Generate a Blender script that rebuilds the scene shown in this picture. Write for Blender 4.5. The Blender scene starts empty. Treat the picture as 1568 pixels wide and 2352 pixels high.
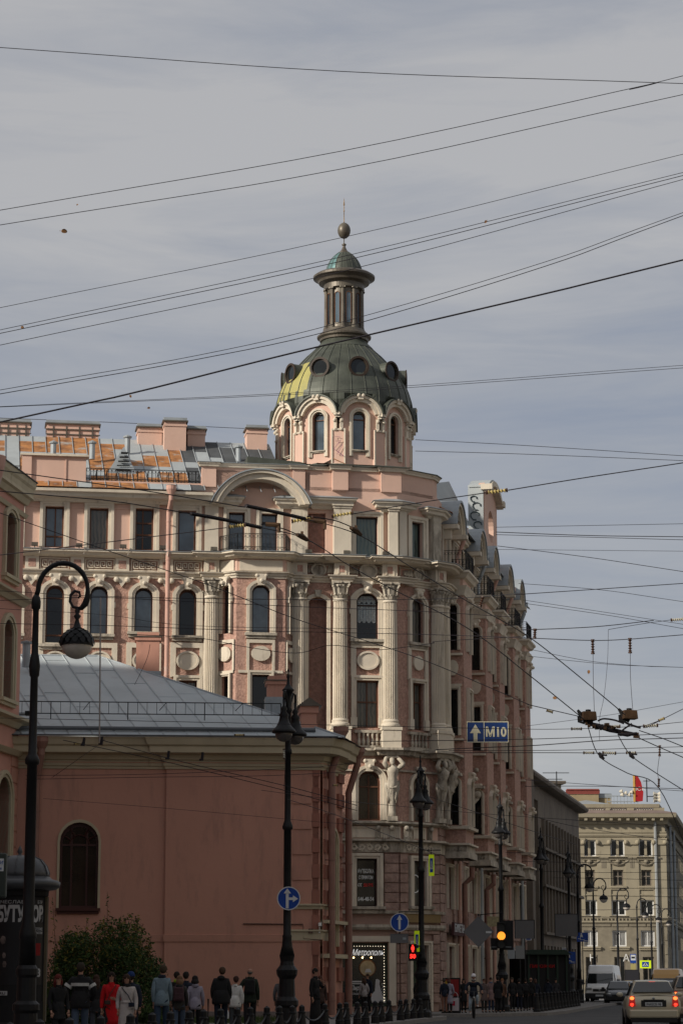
import bpy, math, random
from math import sin, cos, tan, atan, atan2, pi, radians, sqrt, hypot
from mathutils import Vector, noise
S = bpy.context.scene
COL = S.collection
random.seed(7)
# ------------------------------------------------------------------ camera, sky, sun, exposure
FPX = 5500.0                      # focal length in units of a 1568 px wide frame
PITCH = radians(11.10)
CAMZ = 1.4
cam = bpy.data.cameras.new('camera'); camo = bpy.data.objects.new('camera', cam); COL.objects.link(camo)
camo.location = (0, 0, CAMZ); camo.rotation_euler = (pi/2 + PITCH, 0, 0)
cam.sensor_fit = 'VERTICAL'; cam.sensor_height = 36.0; cam.lens = 36.0*FPX/2352.0
cam.clip_start = 0.5; cam.clip_end = 6000
S.camera = camo
SUN = Vector((-.78, -.50, .41)).normalized()      # direction towards the sun
sl = bpy.data.lights.new('sun', 'SUN'); slo = bpy.data.objects.new('sun', sl); COL.objects.link(slo)
sl.energy = 4.6; sl.angle = radians(3.0); sl.color = (1.0, .92, .80)
slo.rotation_euler = SUN.to_track_quat('Z', 'Y').to_euler()
W = bpy.data.worlds.new('World'); S.world = W; W.use_nodes = True
nt = W.node_tree; nt.nodes.clear()
def N(t, **k):
    n = nt.nodes.new(t)
    for a, b in k.items(): setattr(n, a, b)
    return n
wo = N('ShaderNodeOutputWorld'); bg = N('ShaderNodeBackground'); bg2 = N('ShaderNodeBackground'); ad = N('ShaderNodeAddShader')
sky = N('ShaderNodeTexSky'); sky.sky_type = 'NISHITA'; sky.sun_disc = False
sky.sun_elevation = math.asin(SUN.z); sky.sun_rotation = atan2(SUN.x, SUN.y)
bg.inputs[1].default_value = 0.012
nt.links.new(sky.outputs[0], bg.inputs[0])
tc = N('ShaderNodeTexCoord'); mp = N('ShaderNodeMapping'); mp.inputs['Scale'].default_value = (1.5, 1.5, 9.0); mp.inputs['Rotation'].default_value = (radians(7), radians(-9), 0)
n1 = N('ShaderNodeTexNoise'); n1.inputs['Scale'].default_value = 1.6; n1.inputs['Detail'].default_value = 7; n1.inputs['Roughness'].default_value = .55
n1.inputs['Distortion'].default_value = .5
n2 = N('ShaderNodeTexNoise'); n2.inputs['Scale'].default_value = 4.2; n2.inputs['Roughness'].default_value = .62; n2.inputs['Distortion'].default_value = .8; n2.inputs['Detail'].default_value = 5
rp = N('ShaderNodeValToRGB'); e = rp.color_ramp.elements
e[0].position = .33; e[0].color = (.285, .315, .385, 1); e[1].position = .66; e[1].color = (.48, .475, .48, 1)
el = rp.color_ramp.elements.new(.48); el.color = (.36, .375, .415, 1)
mx = N('ShaderNodeMix'); mx.data_type = 'FLOAT'; mx.inputs[0].default_value = .42
sx = N('ShaderNodeSeparateXYZ')
# the cloud deck thins towards a bluer band about 15 degrees up and thickens overhead
gr = N('ShaderNodeValToRGB'); g = gr.color_ramp.elements
g[0].position = 0.0; g[0].color = (.60, .60, .60, 1); g[1].position = .42; g[1].color = (.78, .78, .78, 1)
for p_, c_ in ((.10, .40), (.17, .22), (.24, .30), (.31, .62)):
    x_ = gr.color_ramp.elements.new(p_); x_.color = (c_, c_, c_, 1)
mm = N('ShaderNodeMath', operation='MULTIPLY_ADD'); mm.inputs[1].default_value = .30; mm.inputs[2].default_value = -.12
m3 = N('ShaderNodeMath', operation='ADD')
for a, b in ((tc.outputs['Generated'], mp.inputs[0]), (mp.outputs[0], n1.inputs[0]), (mp.outputs[0], n2.inputs[0]),
             (n1.outputs[0], mx.inputs[2]), (n2.outputs[0], mx.inputs[3]), (tc.outputs['Generated'], sx.inputs[0]),
             (sx.outputs[2], gr.inputs[0]), (gr.outputs[0], mm.inputs[0]), (mx.outputs[0], m3.inputs[0]), (mm.outputs[0], m3.inputs[1]),
             (m3.outputs[0], rp.inputs[0]), (rp.outputs[0], bg2.inputs[0]), (bg.outputs[0], ad.inputs[0]), (bg2.outputs[0], ad.inputs[1]), (ad.outputs[0], wo.inputs[0])):
    nt.links.new(a, b)
bg2.inputs[1].default_value = .88
S.view_settings.view_transform = 'Standard'; S.view_settings.look = 'None'; S.view_settings.exposure = 0.0; S.view_settings.gamma = 1.0
S.view_settings.use_curve_mapping = False
S.cycles.use_denoising = True
S.cycles.max_bounces = 6

# ------------------------------------------------------------------ helpers
def ray(u, v):
    xc = (u-784)/FPX; yc = (1176-v)/FPX
    return Vector((xc, cos(PITCH)-yc*sin(PITCH), sin(PITCH)+yc*cos(PITCH)))
def at(u, v, Y):
    r = ray(u, v); return Vector((0, 0, CAMZ)) + r*(Y/r.y)
def zat(v, Y): return at(784, v, Y).z
def mpx(Y): return Y/FPX/.985      # metres per frame pixel at a depth
class MB:
    """collects faces for ONE mesh"""
    def __init__(s): s.v = []; s.f = []; s.mi = []; s.mats = []; s.cur = 0; s.sm = []; s.smooth = False
    def m(s, mat):
        if mat not in s.mats: s.mats.append(mat)
        s.cur = s.mats.index(mat); return s
    def add(s, vs, fs):
        b = len(s.v); s.v += [tuple(x) for x in vs]
        for f in fs: s.f.append([b+i for i in f]); s.mi.append(s.cur); s.sm.append(s.smooth)
    def box(s, c, d, rz=0, taper=1.0):
        x, y, z = c; a, b, h = d[0]/2, d[1]/2, d[2]/2; cr, sr = cos(rz), sin(rz); vs = []
        for k, (i, j) in enumerate(((-1, -1), (1, -1), (1, 1), (-1, 1))):
            vs.append((x+i*a*cr-j*b*sr, y+i*a*sr+j*b*cr, z-h))
        for k, (i, j) in enumerate(((-1, -1), (1, -1), (1, 1), (-1, 1))):
            vs.append((x+(i*a*cr-j*b*sr)*taper, y+(i*a*sr+j*b*cr)*taper, z+h))
        s.add(vs, [(3, 2, 1, 0), (4, 5, 6, 7), (0, 1, 5, 4), (1, 2, 6, 5), (2, 3, 7, 6), (3, 0, 4, 7)])
    def fbox(s, F, s0, s1, z0, z1, d0, d1):
        vs = [F.P(a, z, d) for z in (z0, z1) for a, d in ((s0, d1), (s1, d1), (s1, d0), (s0, d0))]
        s.add(vs, [(3, 2, 1, 0), (4, 5, 6, 7), (0, 1, 5, 4), (1, 2, 6, 5), (2, 3, 7, 6), (3, 0, 4, 7)])
    def fpoly(s, F, pts, d0, d1):
        n = len(pts); vs = [F.P(a, z, d1) for a, z in pts] + [F.P(a, z, d0) for a, z in pts]
        s.add(vs, [tuple(range(n)), tuple(range(2*n-1, n-1, -1))] + [(i, i+n, (i+1) % n+n, (i+1) % n) for i in range(n)])
    def strip(s, F, inn, out, d0, d1):
        """solid between two outlines with the same number of points"""
        n = len(inn); vs = [F.P(a, z, d) for d in (d1, d0) for L in (inn, out) for a, z in L]; fs = []
        for i in range(n-1):
            fs += [(i, i+1, n+i+1, n+i), (2*n+i, 3*n+i, 3*n+i+1, 2*n+i+1), (i, 2*n+i, 2*n+i+1, i+1), (n+i, n+i+1, 3*n+i+1, 3*n+i)]
        fs += [(0, n, 3*n, 2*n), (n-1, 3*n-1, 4*n-1, 2*n-1)]
        s.add(vs, fs)
    def tube(s, pts, r, n=8, cap=True):
        pts = [Vector(p) for p in pts]; m = len(pts)
        rr = r if isinstance(r, (list, tuple)) else [r]*m
        vs = []; fs = []; up = None
        for i, p in enumerate(pts):
            t = (pts[min(i+1, m-1)]-pts[max(i-1, 0)]).normalized()
            if up is None: up = Vector((0, 0, 1)) if abs(t.z) < .9 else Vector((0, 1, 0))
            a = t.cross(up).normalized(); b = a.cross(t).normalized(); up = b
            for k in range(n):
                q = 2*pi*k/n; vs.append(p+a*(rr[i]*cos(q))+b*(rr[i]*sin(q)))
        for i in range(m-1):
            for k in range(n):
                k2 = (k+1) % n; fs.append((i*n+k, i*n+k2, (i+1)*n+k2, (i+1)*n+k))
        if cap: fs += [tuple(range(n-1, -1, -1)), tuple(range((m-1)*n, m*n))]
        s.add(vs, fs)
    def lathe(s, prof, c=(0, 0, 0), n=24, sx=1, sy=1, a0=0, a1=2*pi, flute=0, fa=0.0):
        full = abs(a1-a0-2*pi) < 1e-6; k = n if full else n+1; vs = []; fs = []
        for r, z in prof:
            for i in range(k):
                q = a0+(a1-a0)*i/n; R = r*(1-fa*(.5-.5*cos(q*flute))) if flute else r
                vs.append((c[0]+R*sin(q)*sx, c[1]-R*cos(q)*sy, c[2]+z))
        m = len(prof)
        for j in range(m-1):
            for i in range(n if full else n):
                i2 = (i+1) % k; fs.append((j*k+i, j*k+i2, (j+1)*k+i2, (j+1)*k+i))
        if full:
            if prof[0][0] > 1e-4: fs.append(tuple(range(k-1, -1, -1)))
            if prof[-1][0] > 1e-4: fs.append(tuple(range((m-1)*k, m*k)))
        s.add(vs, fs)
    def ball(s, c, r, n=12, m=8):
        rx, ry, rz = r if isinstance(r, (tuple, list)) else (r, r, r)
        s.lathe([(sin(pi*j/m)*1.0, -cos(pi*j/m)*rz) for j in range(m+1)], c, n, rx, ry)
    def sweep(s, path, prof, closed=False):
        """profile [(outward, z)] carried along a plan polyline, mitred"""
        P = [Vector(p[:2]) for p in path]; m = len(P); k = len(prof); vs = []
        for i, p in enumerate(P):
            def nrm(a, b): t = (b-a).normalized(); return Vector((t.y, -t.x))
            if closed: n0 = nrm(P[i-1], p); n1_ = nrm(p, P[(i+1) % m])
            else:
                n0 = nrm(P[i-1], p) if i else nrm(p, P[1]); n1_ = nrm(p, P[i+1]) if i < m-1 else n0
            b = (n0+n1_); b = b/max(b.dot(n1_), .35)
            vs += [(p.x+b.x*d, p.y+b.y*d, z) for d, z in prof]
        fs = []
        for i in range(m if closed else m-1):
            j = (i+1) % m
            fs += [(i*k+q, j*k+q, j*k+(q+1) % k, i*k+(q+1) % k) for q in range(k)]
        if not closed: fs += [tuple(range(k)), tuple(range((m-1)*k+k-1, (m-1)*k-1, -1))]
        s.add(vs, fs)
    def build(s, name, mat=None, parent=None, bevel=0):
        me = bpy.data.meshes.new(name); o = bpy.data.objects.new(name, me)
        off = Vector((0, 0, 0)); p = parent
        while p is not None: off += Vector(p.location); p = p.parent
        me.from_pydata([(x-off.x, y-off.y, z-off.z) for x, y, z in s.v], [], s.f)
        if mat is not None and not s.mats: me.materials.append(mat)
        for m_ in s.mats: me.materials.append(m_)
        if s.mats: me.polygons.foreach_set('material_index', s.mi)
        me.polygons.foreach_set('use_smooth', s.sm)
        me.update(); COL.objects.link(o)
        if parent: o.parent = parent
        if bevel:
            b = o.modifiers.new('bevel', 'BEVEL'); b.width = bevel; b.segments = 2; b.limit_method = 'ANGLE'
        return o
def recalc(o):
    import bmesh
    b = bmesh.new(); b.from_mesh(o.data); bmesh.ops.recalc_face_normals(b, faces=b.faces); b.to_mesh(o.data); b.free(); return o
class Fr:
    """a facade plane: s runs to the right along it, z up, d outwards"""
    def __init__(s, x, y, a): s.x, s.y, s.a = x, y, a; s.t = Vector((cos(a), sin(a), 0)); s.n = Vector((sin(a), -cos(a), 0))
    def P(s, q, z, d=0): return Vector((s.x, s.y, z)) + s.t*q + s.n*d
    def hit(s, u, v, d=0):
        r = ray(u, v); o = Vector((s.x, s.y, 0))+s.n*d; c = Vector((0, 0, CAMZ))
        k = (o-c).dot(s.n)/r.dot(s.n); p = c+r*k
        return (p-o).dot(s.t), p.z
    def S(s, u, v=1300, d=0): return s.hit(u, v, d)[0]
    def Z(s, u, v, d=0): return s.hit(u, v, d)[1]
def tag(o, label=None, cat=None, group=None, kind=None):
    if label: o['label'] = label
    if cat: o['category'] = cat
    if group: o['group'] = group
    if kind: o['kind'] = kind
    return o
def thing(name, loc, label, cat, group=None, rz=0):
    o = bpy.data.objects.new(name, None); COL.objects.link(o); o.location = loc; o.rotation_euler = (0, 0, rz); o.empty_display_size = .2
    return tag(o, label, cat, group)
def copy_tree(o, parent=None, kids=None):
    c = o.copy(); COL.objects.link(c); c.parent = parent
    for ch in [x for x in o.children]: copy_tree(ch, c)
    return c
# ------------------------------------------------------------------ materials
def mat(name, c, rough=.85, metal=0, c2=None, vs=.6, var=.12, bump=0, bs=30, spec=.3, streak=0, dirt=None, dirt_at=.6, emis=None, es=0):
    m = bpy.data.materials.new(name); m.use_nodes = True; t = m.node_tree; b = t.nodes['Principled BSDF']
    b.inputs['Roughness'].default_value = rough; b.inputs['Metallic'].default_value = metal; b.inputs['Specular IOR Level'].default_value = spec
    def n(ty, **k):
        q = t.nodes.new(ty)
        for a_, b_ in k.items(): q.inputs[a_].default_value = b_
        return q
    L = t.links.new
    co = n('ShaderNodeTexCoord')
    ns = n('ShaderNodeTexNoise', Scale=vs, Detail=6, Roughness=.6); L(co.outputs['Object'], ns.inputs[0])
    rp = n('ShaderNodeValToRGB'); e = rp.color_ramp.elements
    a_ = tuple(x*(1-var) for x in c); b_ = tuple(min(1, x*(1+var)) for x in (c2 or c))
    e[0].position = .32; e[0].color = (*a_, 1); e[1].position = .68; e[1].color = (*b_, 1); L(ns.outputs[0], rp.inputs[0])
    out = rp.outputs[0]
    if dirt:
        mp_ = n('ShaderNodeMapping', Scale=(1.6, 1.6, .35) if streak else (1, 1, 1)); L(co.outputs['Object'], mp_.inputs[0])
        n2_ = n('ShaderNodeTexNoise', Scale=1.4, Detail=8, Roughness=.7); L(mp_.outputs[0], n2_.inputs[0])
        r2 = n('ShaderNodeValToRGB'); r2.color_ramp.elements[0].position = dirt_at; r2.color_ramp.elements[1].position = dirt_at+.16
        L(n2_.outputs[0], r2.inputs[0])
        mi = t.nodes.new('ShaderNodeMix'); mi.data_type = 'RGBA'; L(r2.outputs[0], mi.inputs[0]); L(out, mi.inputs[6]); mi.inputs[7].default_value = (*dirt, 1); out = mi.outputs[2]
    L(out, b.inputs['Base Color'])
    if bump:
        n3 = n('ShaderNodeTexNoise', Scale=bs, Detail=4, Roughness=.6); L(co.outputs['Object'], n3.inputs[0])
        bp = n('ShaderNodeBump', Strength=bump, Distance=.05); L(n3.outputs[0], bp.inputs['Height']); L(bp.outputs[0], b.inputs['Normal'])
    if emis: b.inputs['Emission Color'].default_value = (*emis, 1); b.inputs['Emission Strength'].default_value = es
    return m
def glass(name, c, rough=.06, spec=.9, folds=None, room=None):
    m = bpy.data.materials.new(name); m.use_nodes = True; t = m.node_tree; b = t.nodes['Principled BSDF']; L = t.links.new
    b.inputs['Roughness'].default_value = rough; b.inputs['Specular IOR Level'].default_value = spec
    co = t.nodes.new('ShaderNodeTexCoord'); ns = t.nodes.new('ShaderNodeTexNoise'); ns.inputs['Scale'].default_value = .9; ns.inputs['Detail'].default_value = 3
    L(co.outputs['Object'], ns.inputs[0]); rp = t.nodes.new('ShaderNodeValToRGB'); e = rp.color_ramp.elements
    e[0].position = .4; e[0].color = (*[x*.6 for x in c], 1); e[1].position = .62; e[1].color = (*[x*1.4 for x in c], 1); L(ns.outputs[0], rp.inputs[0]); out = rp.outputs[0]
    if folds:
        w = t.nodes.new('ShaderNodeTexWave'); w.inputs['Scale'].default_value = 1.9; w.inputs['Distortion'].default_value = 5; w.inputs['Detail'].default_value = 3; L(co.outputs['Object'], w.inputs[0])
        mi = t.nodes.new('ShaderNodeMix'); mi.data_type = 'RGBA'; L(w.outputs[1], mi.inputs[0]); L(out, mi.inputs[6]); mi.inputs[7].default_value = (*folds, 1); out = mi.outputs[2]
    L(out, b.inputs['Base Color'])
    bp = t.nodes.new('ShaderNodeBump'); bp.inputs['Strength'].default_value = .05; n3 = t.nodes.new('ShaderNodeTexNoise'); n3.inputs['Scale'].default_value = 1.2
    L(co.outputs['Object'], n3.inputs[0]); L(n3.outputs[0], bp.inputs['Height']); L(bp.outputs[0], b.inputs['Normal'])
    return m
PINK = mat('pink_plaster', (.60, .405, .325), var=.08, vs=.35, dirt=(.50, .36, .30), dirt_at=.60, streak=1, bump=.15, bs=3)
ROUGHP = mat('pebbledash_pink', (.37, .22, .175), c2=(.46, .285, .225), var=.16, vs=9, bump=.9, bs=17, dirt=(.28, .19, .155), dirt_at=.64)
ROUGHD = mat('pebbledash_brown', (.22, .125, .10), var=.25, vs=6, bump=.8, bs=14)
CREAM = mat('cream_stucco', (.60, .535, .435), var=.10, vs=.8, dirt=(.33, .28, .22), dirt_at=.56, streak=1, bump=.2, bs=6)
CREAMD = mat('weathered_cream_stucco', (.43, .385, .315), var=.2, vs=2.5, dirt=(.17, .145, .115), dirt_at=.48, streak=1, bump=.4, bs=9)
STONE = mat('rusticated_stone', (.27, .175, .145), c2=(.35, .24, .20), var=.15, vs=2.5, bump=.9, bs=7, dirt=(.17, .12, .10), dirt_at=.6)
SALMON = mat('salmon_plaster', (.49, .255, .19), var=.07, vs=.25, dirt=(.40, .215, .165), dirt_at=.52, streak=1, bump=.15, bs=5)
SALCREAM = mat('ochre_cream_stucco', (.46, .40, .28), var=.08, vs=1, dirt=(.28, .23, .16), dirt_at=.6, streak=1)
COPPER = mat('dark_green_copper', (.05, .056, .045), c2=(.075, .083, .066), rough=.55, metal=.25, var=.2, vs=1.2, dirt=(.05, .055, .045), dirt_at=.58, streak=1, spec=.5)
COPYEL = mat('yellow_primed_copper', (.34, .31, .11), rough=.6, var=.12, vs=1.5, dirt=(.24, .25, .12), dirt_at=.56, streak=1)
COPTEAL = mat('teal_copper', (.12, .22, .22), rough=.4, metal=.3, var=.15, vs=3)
COPBRN = mat('brown_copper', (.10, .082, .065), c2=(.12, .105, .08), rough=.45, metal=.35, var=.15, vs=1.5, spec=.5)
ZINC = mat('grey_zinc_sheet', (.30, .33, .35), rough=.5, metal=.2, var=.12, vs=1.3, dirt=(.22, .24, .25), dirt_at=.58)
ZINCL = mat('weathered_zinc_roof', (.36, .39, .40), rough=.6, metal=.1, var=.1, vs=.8, dirt=(.27, .28, .28), dirt_at=.58)
RUST = mat('rusty_zinc_roof', (.25, .11, .05), c2=(.38, .17, .06), rough=.9, var=.3, vs=2.0, dirt=(.34, .35, .34), dirt_at=.54)
ZROOF = mat('pale_zinc_hip_roof', (.40, .44, .46), rough=.5, metal=.1, var=.08, vs=.7, dirt=(.34, .36, .37), dirt_at=.58)
TARROOF = mat('dark_tar_roof', (.07, .075, .08), var=.2, vs=1)
WOODF = mat('brown_window_frame', (.10, .045, .025), rough=.6, var=.2, vs=4)
DARKF = mat('dark_window_frame', (.03, .018, .015), rough=.5, var=.2)
IRON = mat('black_painted_iron', (.010, .0105, .012), rough=.5, var=.25, vs=6, spec=.25)
BLACKM = mat('black_matt', (.012, .012, .013), rough=.8)
GDARK = glass('window_glass_dark', (.010, .013, .015), spec=.45)
GBLUE = glass('window_glass_painted_sky', (.055, .082, .105), spec=1.0)  # blue sky reflection is put into the base colour
GCURT = glass('window_glass_curtained', (.05, .055, .05), rough=.15, spec=.6, folds=(.12, .11, .09))
GGREEN = glass('window_glass_greenish', (.05, .085, .085), rough=.12, spec=.7, folds=(.09, .12, .10))
GWARM = glass('window_glass_warm', (.02, .012, .008), spec=.5)
PIPEM = mat('pink_painted_pipe', (.50, .30, .24), rough=.6, var=.1, vs=2, dirt=(.45, .42, .40), dirt_at=.55)
PIPEL = mat('salmon_painted_pipe', (.25, .135, .105), rough=.6, var=.12, vs=2)
WHITE = mat('white_paint', (.75, .75, .73), rough=.5, var=.04)
# ------------------------------------------------------------------ facade tools
def arc_pts(s0, s1, zs, rise, n=10):
    w = (s1-s0)/2; rise = min(rise, w); R = (w*w+rise*rise)/(2*rise); zc = zs+rise-R; a = math.asin(min(1, w/R))
    return [((s0+s1)/2+R*sin(-a+2*a*i/n), zc+R*cos(-a+2*a*i/n)) for i in range(n+1)]
def outline(s0, s1, z0, z1, rise, n=10):
    """opening outline from bottom left, over the top, to bottom right"""
    if rise <= 0: return [(s0, z0), (s0, z1), (s1, z1), (s1, z0)]
    return [(s0, z0)] + arc_pts(s0, s1, z1-rise, rise, n) + [(s1, z0)]
def wall(mb, F, s0, s1, z0, z1, ops=(), d=0, depth=.28):
    ss = sorted({s0, s1} | {x for o in ops for x in (o[0], o[1]) if s0 < x < s1})
    zz = sorted({z0, z1} | {x for o in ops for x in (o[2], o[3]) if z0 < x < z1})
    for i in range(len(ss)-1):
        for j in range(len(zz)-1):
            cs, cz = (ss[i]+ss[i+1])/2, (zz[j]+zz[j+1])/2
            if any(o[0] < cs < o[1] and o[2] < cz < o[3] for o in ops): continue
            mb.add([F.P(a, z, d) for a, z in ((ss[i], zz[j]), (ss[i+1], zz[j]), (ss[i+1], zz[j+1]), (ss[i], zz[j+1]))], [(0, 1, 2, 3)])
    for o in ops:
        a, b, c, e_ = o[:4]; r = o[4] if len(o) > 4 else 0
        if b <= s0 or a >= s1 or e_ <= z0 or c >= z1: continue
        if r > 0:
            A = arc_pts(a, b, e_-r, r); T = [(p[0], e_) for p in A]
            for i in range(len(A)-1):
                mb.add([F.P(*A[i], d), F.P(*A[i+1], d), F.P(*T[i+1], d), F.P(*T[i], d)], [(0, 1, 2, 3)])
        O = outline(a, b, c, e_, r)
        for i in range(len(O)):
            p, q = O[i], O[(i+1) % len(O)]
            mb.add([F.P(*p, d), F.P(*p, d-depth), F.P(*q, d-depth), F.P(*q, d)], [(0, 1, 2, 3)])
def trim(F, s0, s1, z0, z1, rise, w, parent, name='window_surround', m=None, d0=0, d1=.10, key=False, ears=False, base=False):
    mb = MB(); inn = outline(s0, s1, z0, z1, rise); out = outline(s0-w, s1+w, z0, z1+w*.9, rise+(w*.25 if rise > 0 else 0))
    mb.strip(F, inn, out, d0, d1)
    i2 = outline(s0-w*.45, s1+w*.45, z0, z1+w*.42, rise+(w*.1 if rise > 0 else 0)); mb.strip(F, i2, out, d1-.002, d1+.05)
    if ears:
        zc = z1-rise*.9-.5
        for q in (s0-w, s1+w): mb.fbox(F, q-.05, q+.05, zc-.12, zc+.12, d0, d1+.03)
    if base:
        for q in (s0-w*.55, s1+w*.55): mb.fbox(F, q-w*.6, q+w*.6, z0, z0+.45, d0, d1+.07)
    if key:
        c = (s0+s1)/2; mb.fpoly(F, [(c-.14, z1-.04), (c+.14, z1-.04), (c+.22, z1+w+.22), (c-.22, z1+w+.22)], d0, d1+.14)
        for q in (-.2, .2): mb.ball(F.P(c+q, z1+w+.14, d1+.1), .09, 8, 5)
        mb.ball(F.P(c, z1+w*.6, d1+.2), .1, 8, 5)
    return mb.build(name, m or CREAM, parent)
def window(F, s0, s1, z0, z1, rise=0, parent=None, fm=None, gm=None, d=-.22, mul=(), tr=(), fw=.07):
    """frame (part) and pane (its sub-part); mul = upright bars, tr = cross bars (fractions)"""
    mb = MB(); w, h = s1-s0, z1-z0
    mb.strip(F, outline(s0+fw, s1-fw, z0+fw, z1-fw, max(0, rise-fw*.3) if rise else 0), outline(s0, s1, z0, z1, rise), d, d+.06)
    mb.fbox(F, s0, s1, z0, z0+fw, d, d+.058)
    for q in mul: mb.fbox(F, s0+w*q-fw*.4, s0+w*q+fw*.4, z0+fw, z1-fw-(rise*.25 if rise else 0), d+.004, d+.05)
    for q in tr: mb.fbox(F, s0+fw, s1-fw, z0+h*q-fw*.45, z0+h*q+fw*.45, d+.003, d+.054)
    o = mb.build('window', fm or WOODF, parent)
    p = MB(); O = outline(s0, s1, z0, z1, rise); p.fpoly(F, O, d-.03, d-.002); p.build('pane', gm or GDARK, o)
    return o
def merge(objs, name, parent):
    mb = MB()
    for o in objs:
        p = Vector((0, 0, 0)); q = o
        while q is not None: p += Vector(q.location); q = q.parent
        vs = [tuple(v.co+p) for v in o.data.vertices]; b_ = len(mb.v); mb.v += vs
        for f in o.data.polygons: mb.m(o.data.materials[f.material_index]); mb.f.append([b_+i for i in f.vertices]); mb.mi.append(mb.cur); mb.sm.append(False)
    for o in objs: bpy.data.objects.remove(o)
    return tag(mb.build(name, None, parent), kind='stuff')
def sill(F, s0, s1, z, parent, m=None, pr=.22, h=.12, name='window_sill'):
    mb = MB(); mb.fbox(F, s0, s1, z-h, z, 0, pr); mb.fbox(F, s0+.05, s1-.05, z-h*2, z-h-.002, 0, pr*.6); return mb.build(name, m or CREAMD, parent)
def text_mesh(txt, size, font_ext=.01, bold=0, shear=0, align='CENTER'):
    cu = bpy.data.curves.new('t', 'FONT'); cu.body = txt; cu.size = size; cu.extrude = font_ext; cu.align_x = align; cu.offset = bold; cu.shear = shear; cu.resolution_u = 3
    o = bpy.data.objects.new('t', cu); COL.objects.link(o); dg = bpy.context.evaluated_depsgraph_get()
    me = bpy.data.meshes.new_from_object(o.evaluated_get(dg)); COL.objects.unlink(o); bpy.data.objects.remove(o); return me
def text(F, txt, s, z, d, size, parent, m, name='lettering', sx=1.0, width=None, **k):
    me = text_mesh(txt, size, **k)
    if width:
        xs = [v.co.x for v in me.vertices]; sx = width/(max(xs)-min(xs)); 
    mb = MB()
    mb.add([F.P(s+v.co.x*sx, z+v.co.y, d+v.co.z) for v in me.vertices], [tuple(p.vertices) for p in me.polygons])
    bpy.data.meshes.remove(me)
    return mb.build(name, m, parent)
# ================================================================== THE SETTING: ground, road, pavements
ASPH = mat('asphalt', (.050, .050, .052), c2=(.07, .07, .07), var=.15, vs=.4, rough=.85, bump=.3, bs=40, dirt=(.035, .035, .037), dirt_at=.6)
PAVE = mat('paving_slabs', (.16, .15, .14), c2=(.2, .19, .18), var=.12, vs=2, dirt=(.10, .095, .09), dirt_at=.6)
KERB = mat('granite_kerb', (.20, .19, .18), var=.15, vs=6)
LINE = mat('road_paint', (.55, .55, .52), var=.1, vs=5, dirt=(.2, .2, .2), dirt_at=.6)
LAWNB = mat('lawn_soil', (.035, .05, .018), c2=(.06, .075, .025), var=.3, vs=5)
def sheet(name, pts, z, m, kind='structure', th=0):
    mb = MB()
    if th: 
        n = len(pts); mb.add([(x, y, z) for x, y in pts]+[(x, y, z-th) for x, y in pts], [tuple(range(n))]+[(i, i+n, (i+1) % n+n, (i+1) % n) for i in range(n)])
    else: mb.add([(x, y, z) for x, y in pts], [tuple(range(len(pts)))])
    return tag(mb.build(name, m), kind=kind)
sheet('ground', [(-900, -600), (1500, -600), (1500, 2500), (-900, 2500)], -.02, ASPH)
SDIR = Vector((.195, .981)); SNRM = Vector((.981, -.195))          # the avenue's direction and its right-hand side
def street(s, d):
    p = Vector((2.6, 86.5)) + SDIR*s + SNRM*d; return (p.x, p.y)
sheet('road', [(-400, -100), (400, -100), (400, 101), (600, 700), (60, 700), (-400, 101)], -.010, ASPH)
PA = [(-60, 20), (-10.5, 20), (-6.2, 38), (-3.45, 51), (-1.6, 61), (.6, 73), (3.7, 91.5), (3.9, 93.2), (3.2, 94.4), (1.5, 95), (-60, 92)]
PB = [(-60, 99.2), (2.5, 99.6), (5.5, 100.2), (8.6, 103.5), (10.0, 110), (15.2, 142), (24, 187), (52, 330), (52, 700), (-60, 700)]
sheet('pavement', PA, .12, PAVE, th=.14); sheet('pavement_beyond', PB, .12, PAVE, th=.14)
for nm, pts in (('kerb', PA[1:-1]), ('kerb_beyond', PB[:-2])):
    kb = MB(); kb.sweep(pts, [(-.15, -.01), (.10, -.01), (.10, .125), (-.15, .135)]); tag(kb.build(nm, KERB), kind='structure')
mk = MB()
for k in range(24):
    for d in (4.2, 8.2):
        a = -12+7*k; mk.add([(*street(a, d+3), 0), (*street(a+2.6, d+3), 0), (*street(a+2.6, d+3.14), 0), (*street(a, d+3.14), 0)], [(0, 3, 2, 1)])
tag(mk.build('road_marking', LINE), kind='structure')
mk = MB()
for d in (12.8, 13.1): mk.add([(*street(-60, d), .001), (*street(300, d), .001), (*street(300, d+.13), .001), (*street(-60, d+.13), .001)], [(0, 3, 2, 1)])
tag(mk.build('road_centre_line', LINE), kind='structure')

# ================================================================== THE PINK CORNER BUILDING WITH THE DOME
p0 = at(47, 1262, 102.8); p1 = at(912, 1284.5, 105.3)
LA = atan2(p1.y-p0.y, p1.x-p0.x)
L = Fr(p0.x, p0.y, LA)                                # long facade (cross street)
C1 = p1.xy; C2 = at(1000, 1297, 106.9).xy
F2 = Fr(C1.x, C1.y, atan2(C2.y-C1.y, C2.x-C1.x)); W2 = (C2-C1).length
SA = atan2(.981, .197); ST = Fr(C2.x, C2.y, SA)      # avenue facade
SE = 31.0
sC = (C1-p0.xy).length
B = thing('apartment_building', (p1.x, p1.y, 0), 'pink and cream corner apartment building with green copper dome and lantern', 'building')
zl = lambda v, u=843: L.Z(u, v)
ZB = zl(1283)                 # top of the belt cornice
ZE0 = zl(1341); ZCAPB = zl(1388)
Z_ATT = zl(1076); Z_EAVE = zl(1140)
Z_LED = zl(1722)              # ledge over the mezzanine
Z_M0 = zl(1890); Z_FR = zl(1930); Z_RUS = zl(1957)
ops_top, ops_low, ops_rus = [], [], []
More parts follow.
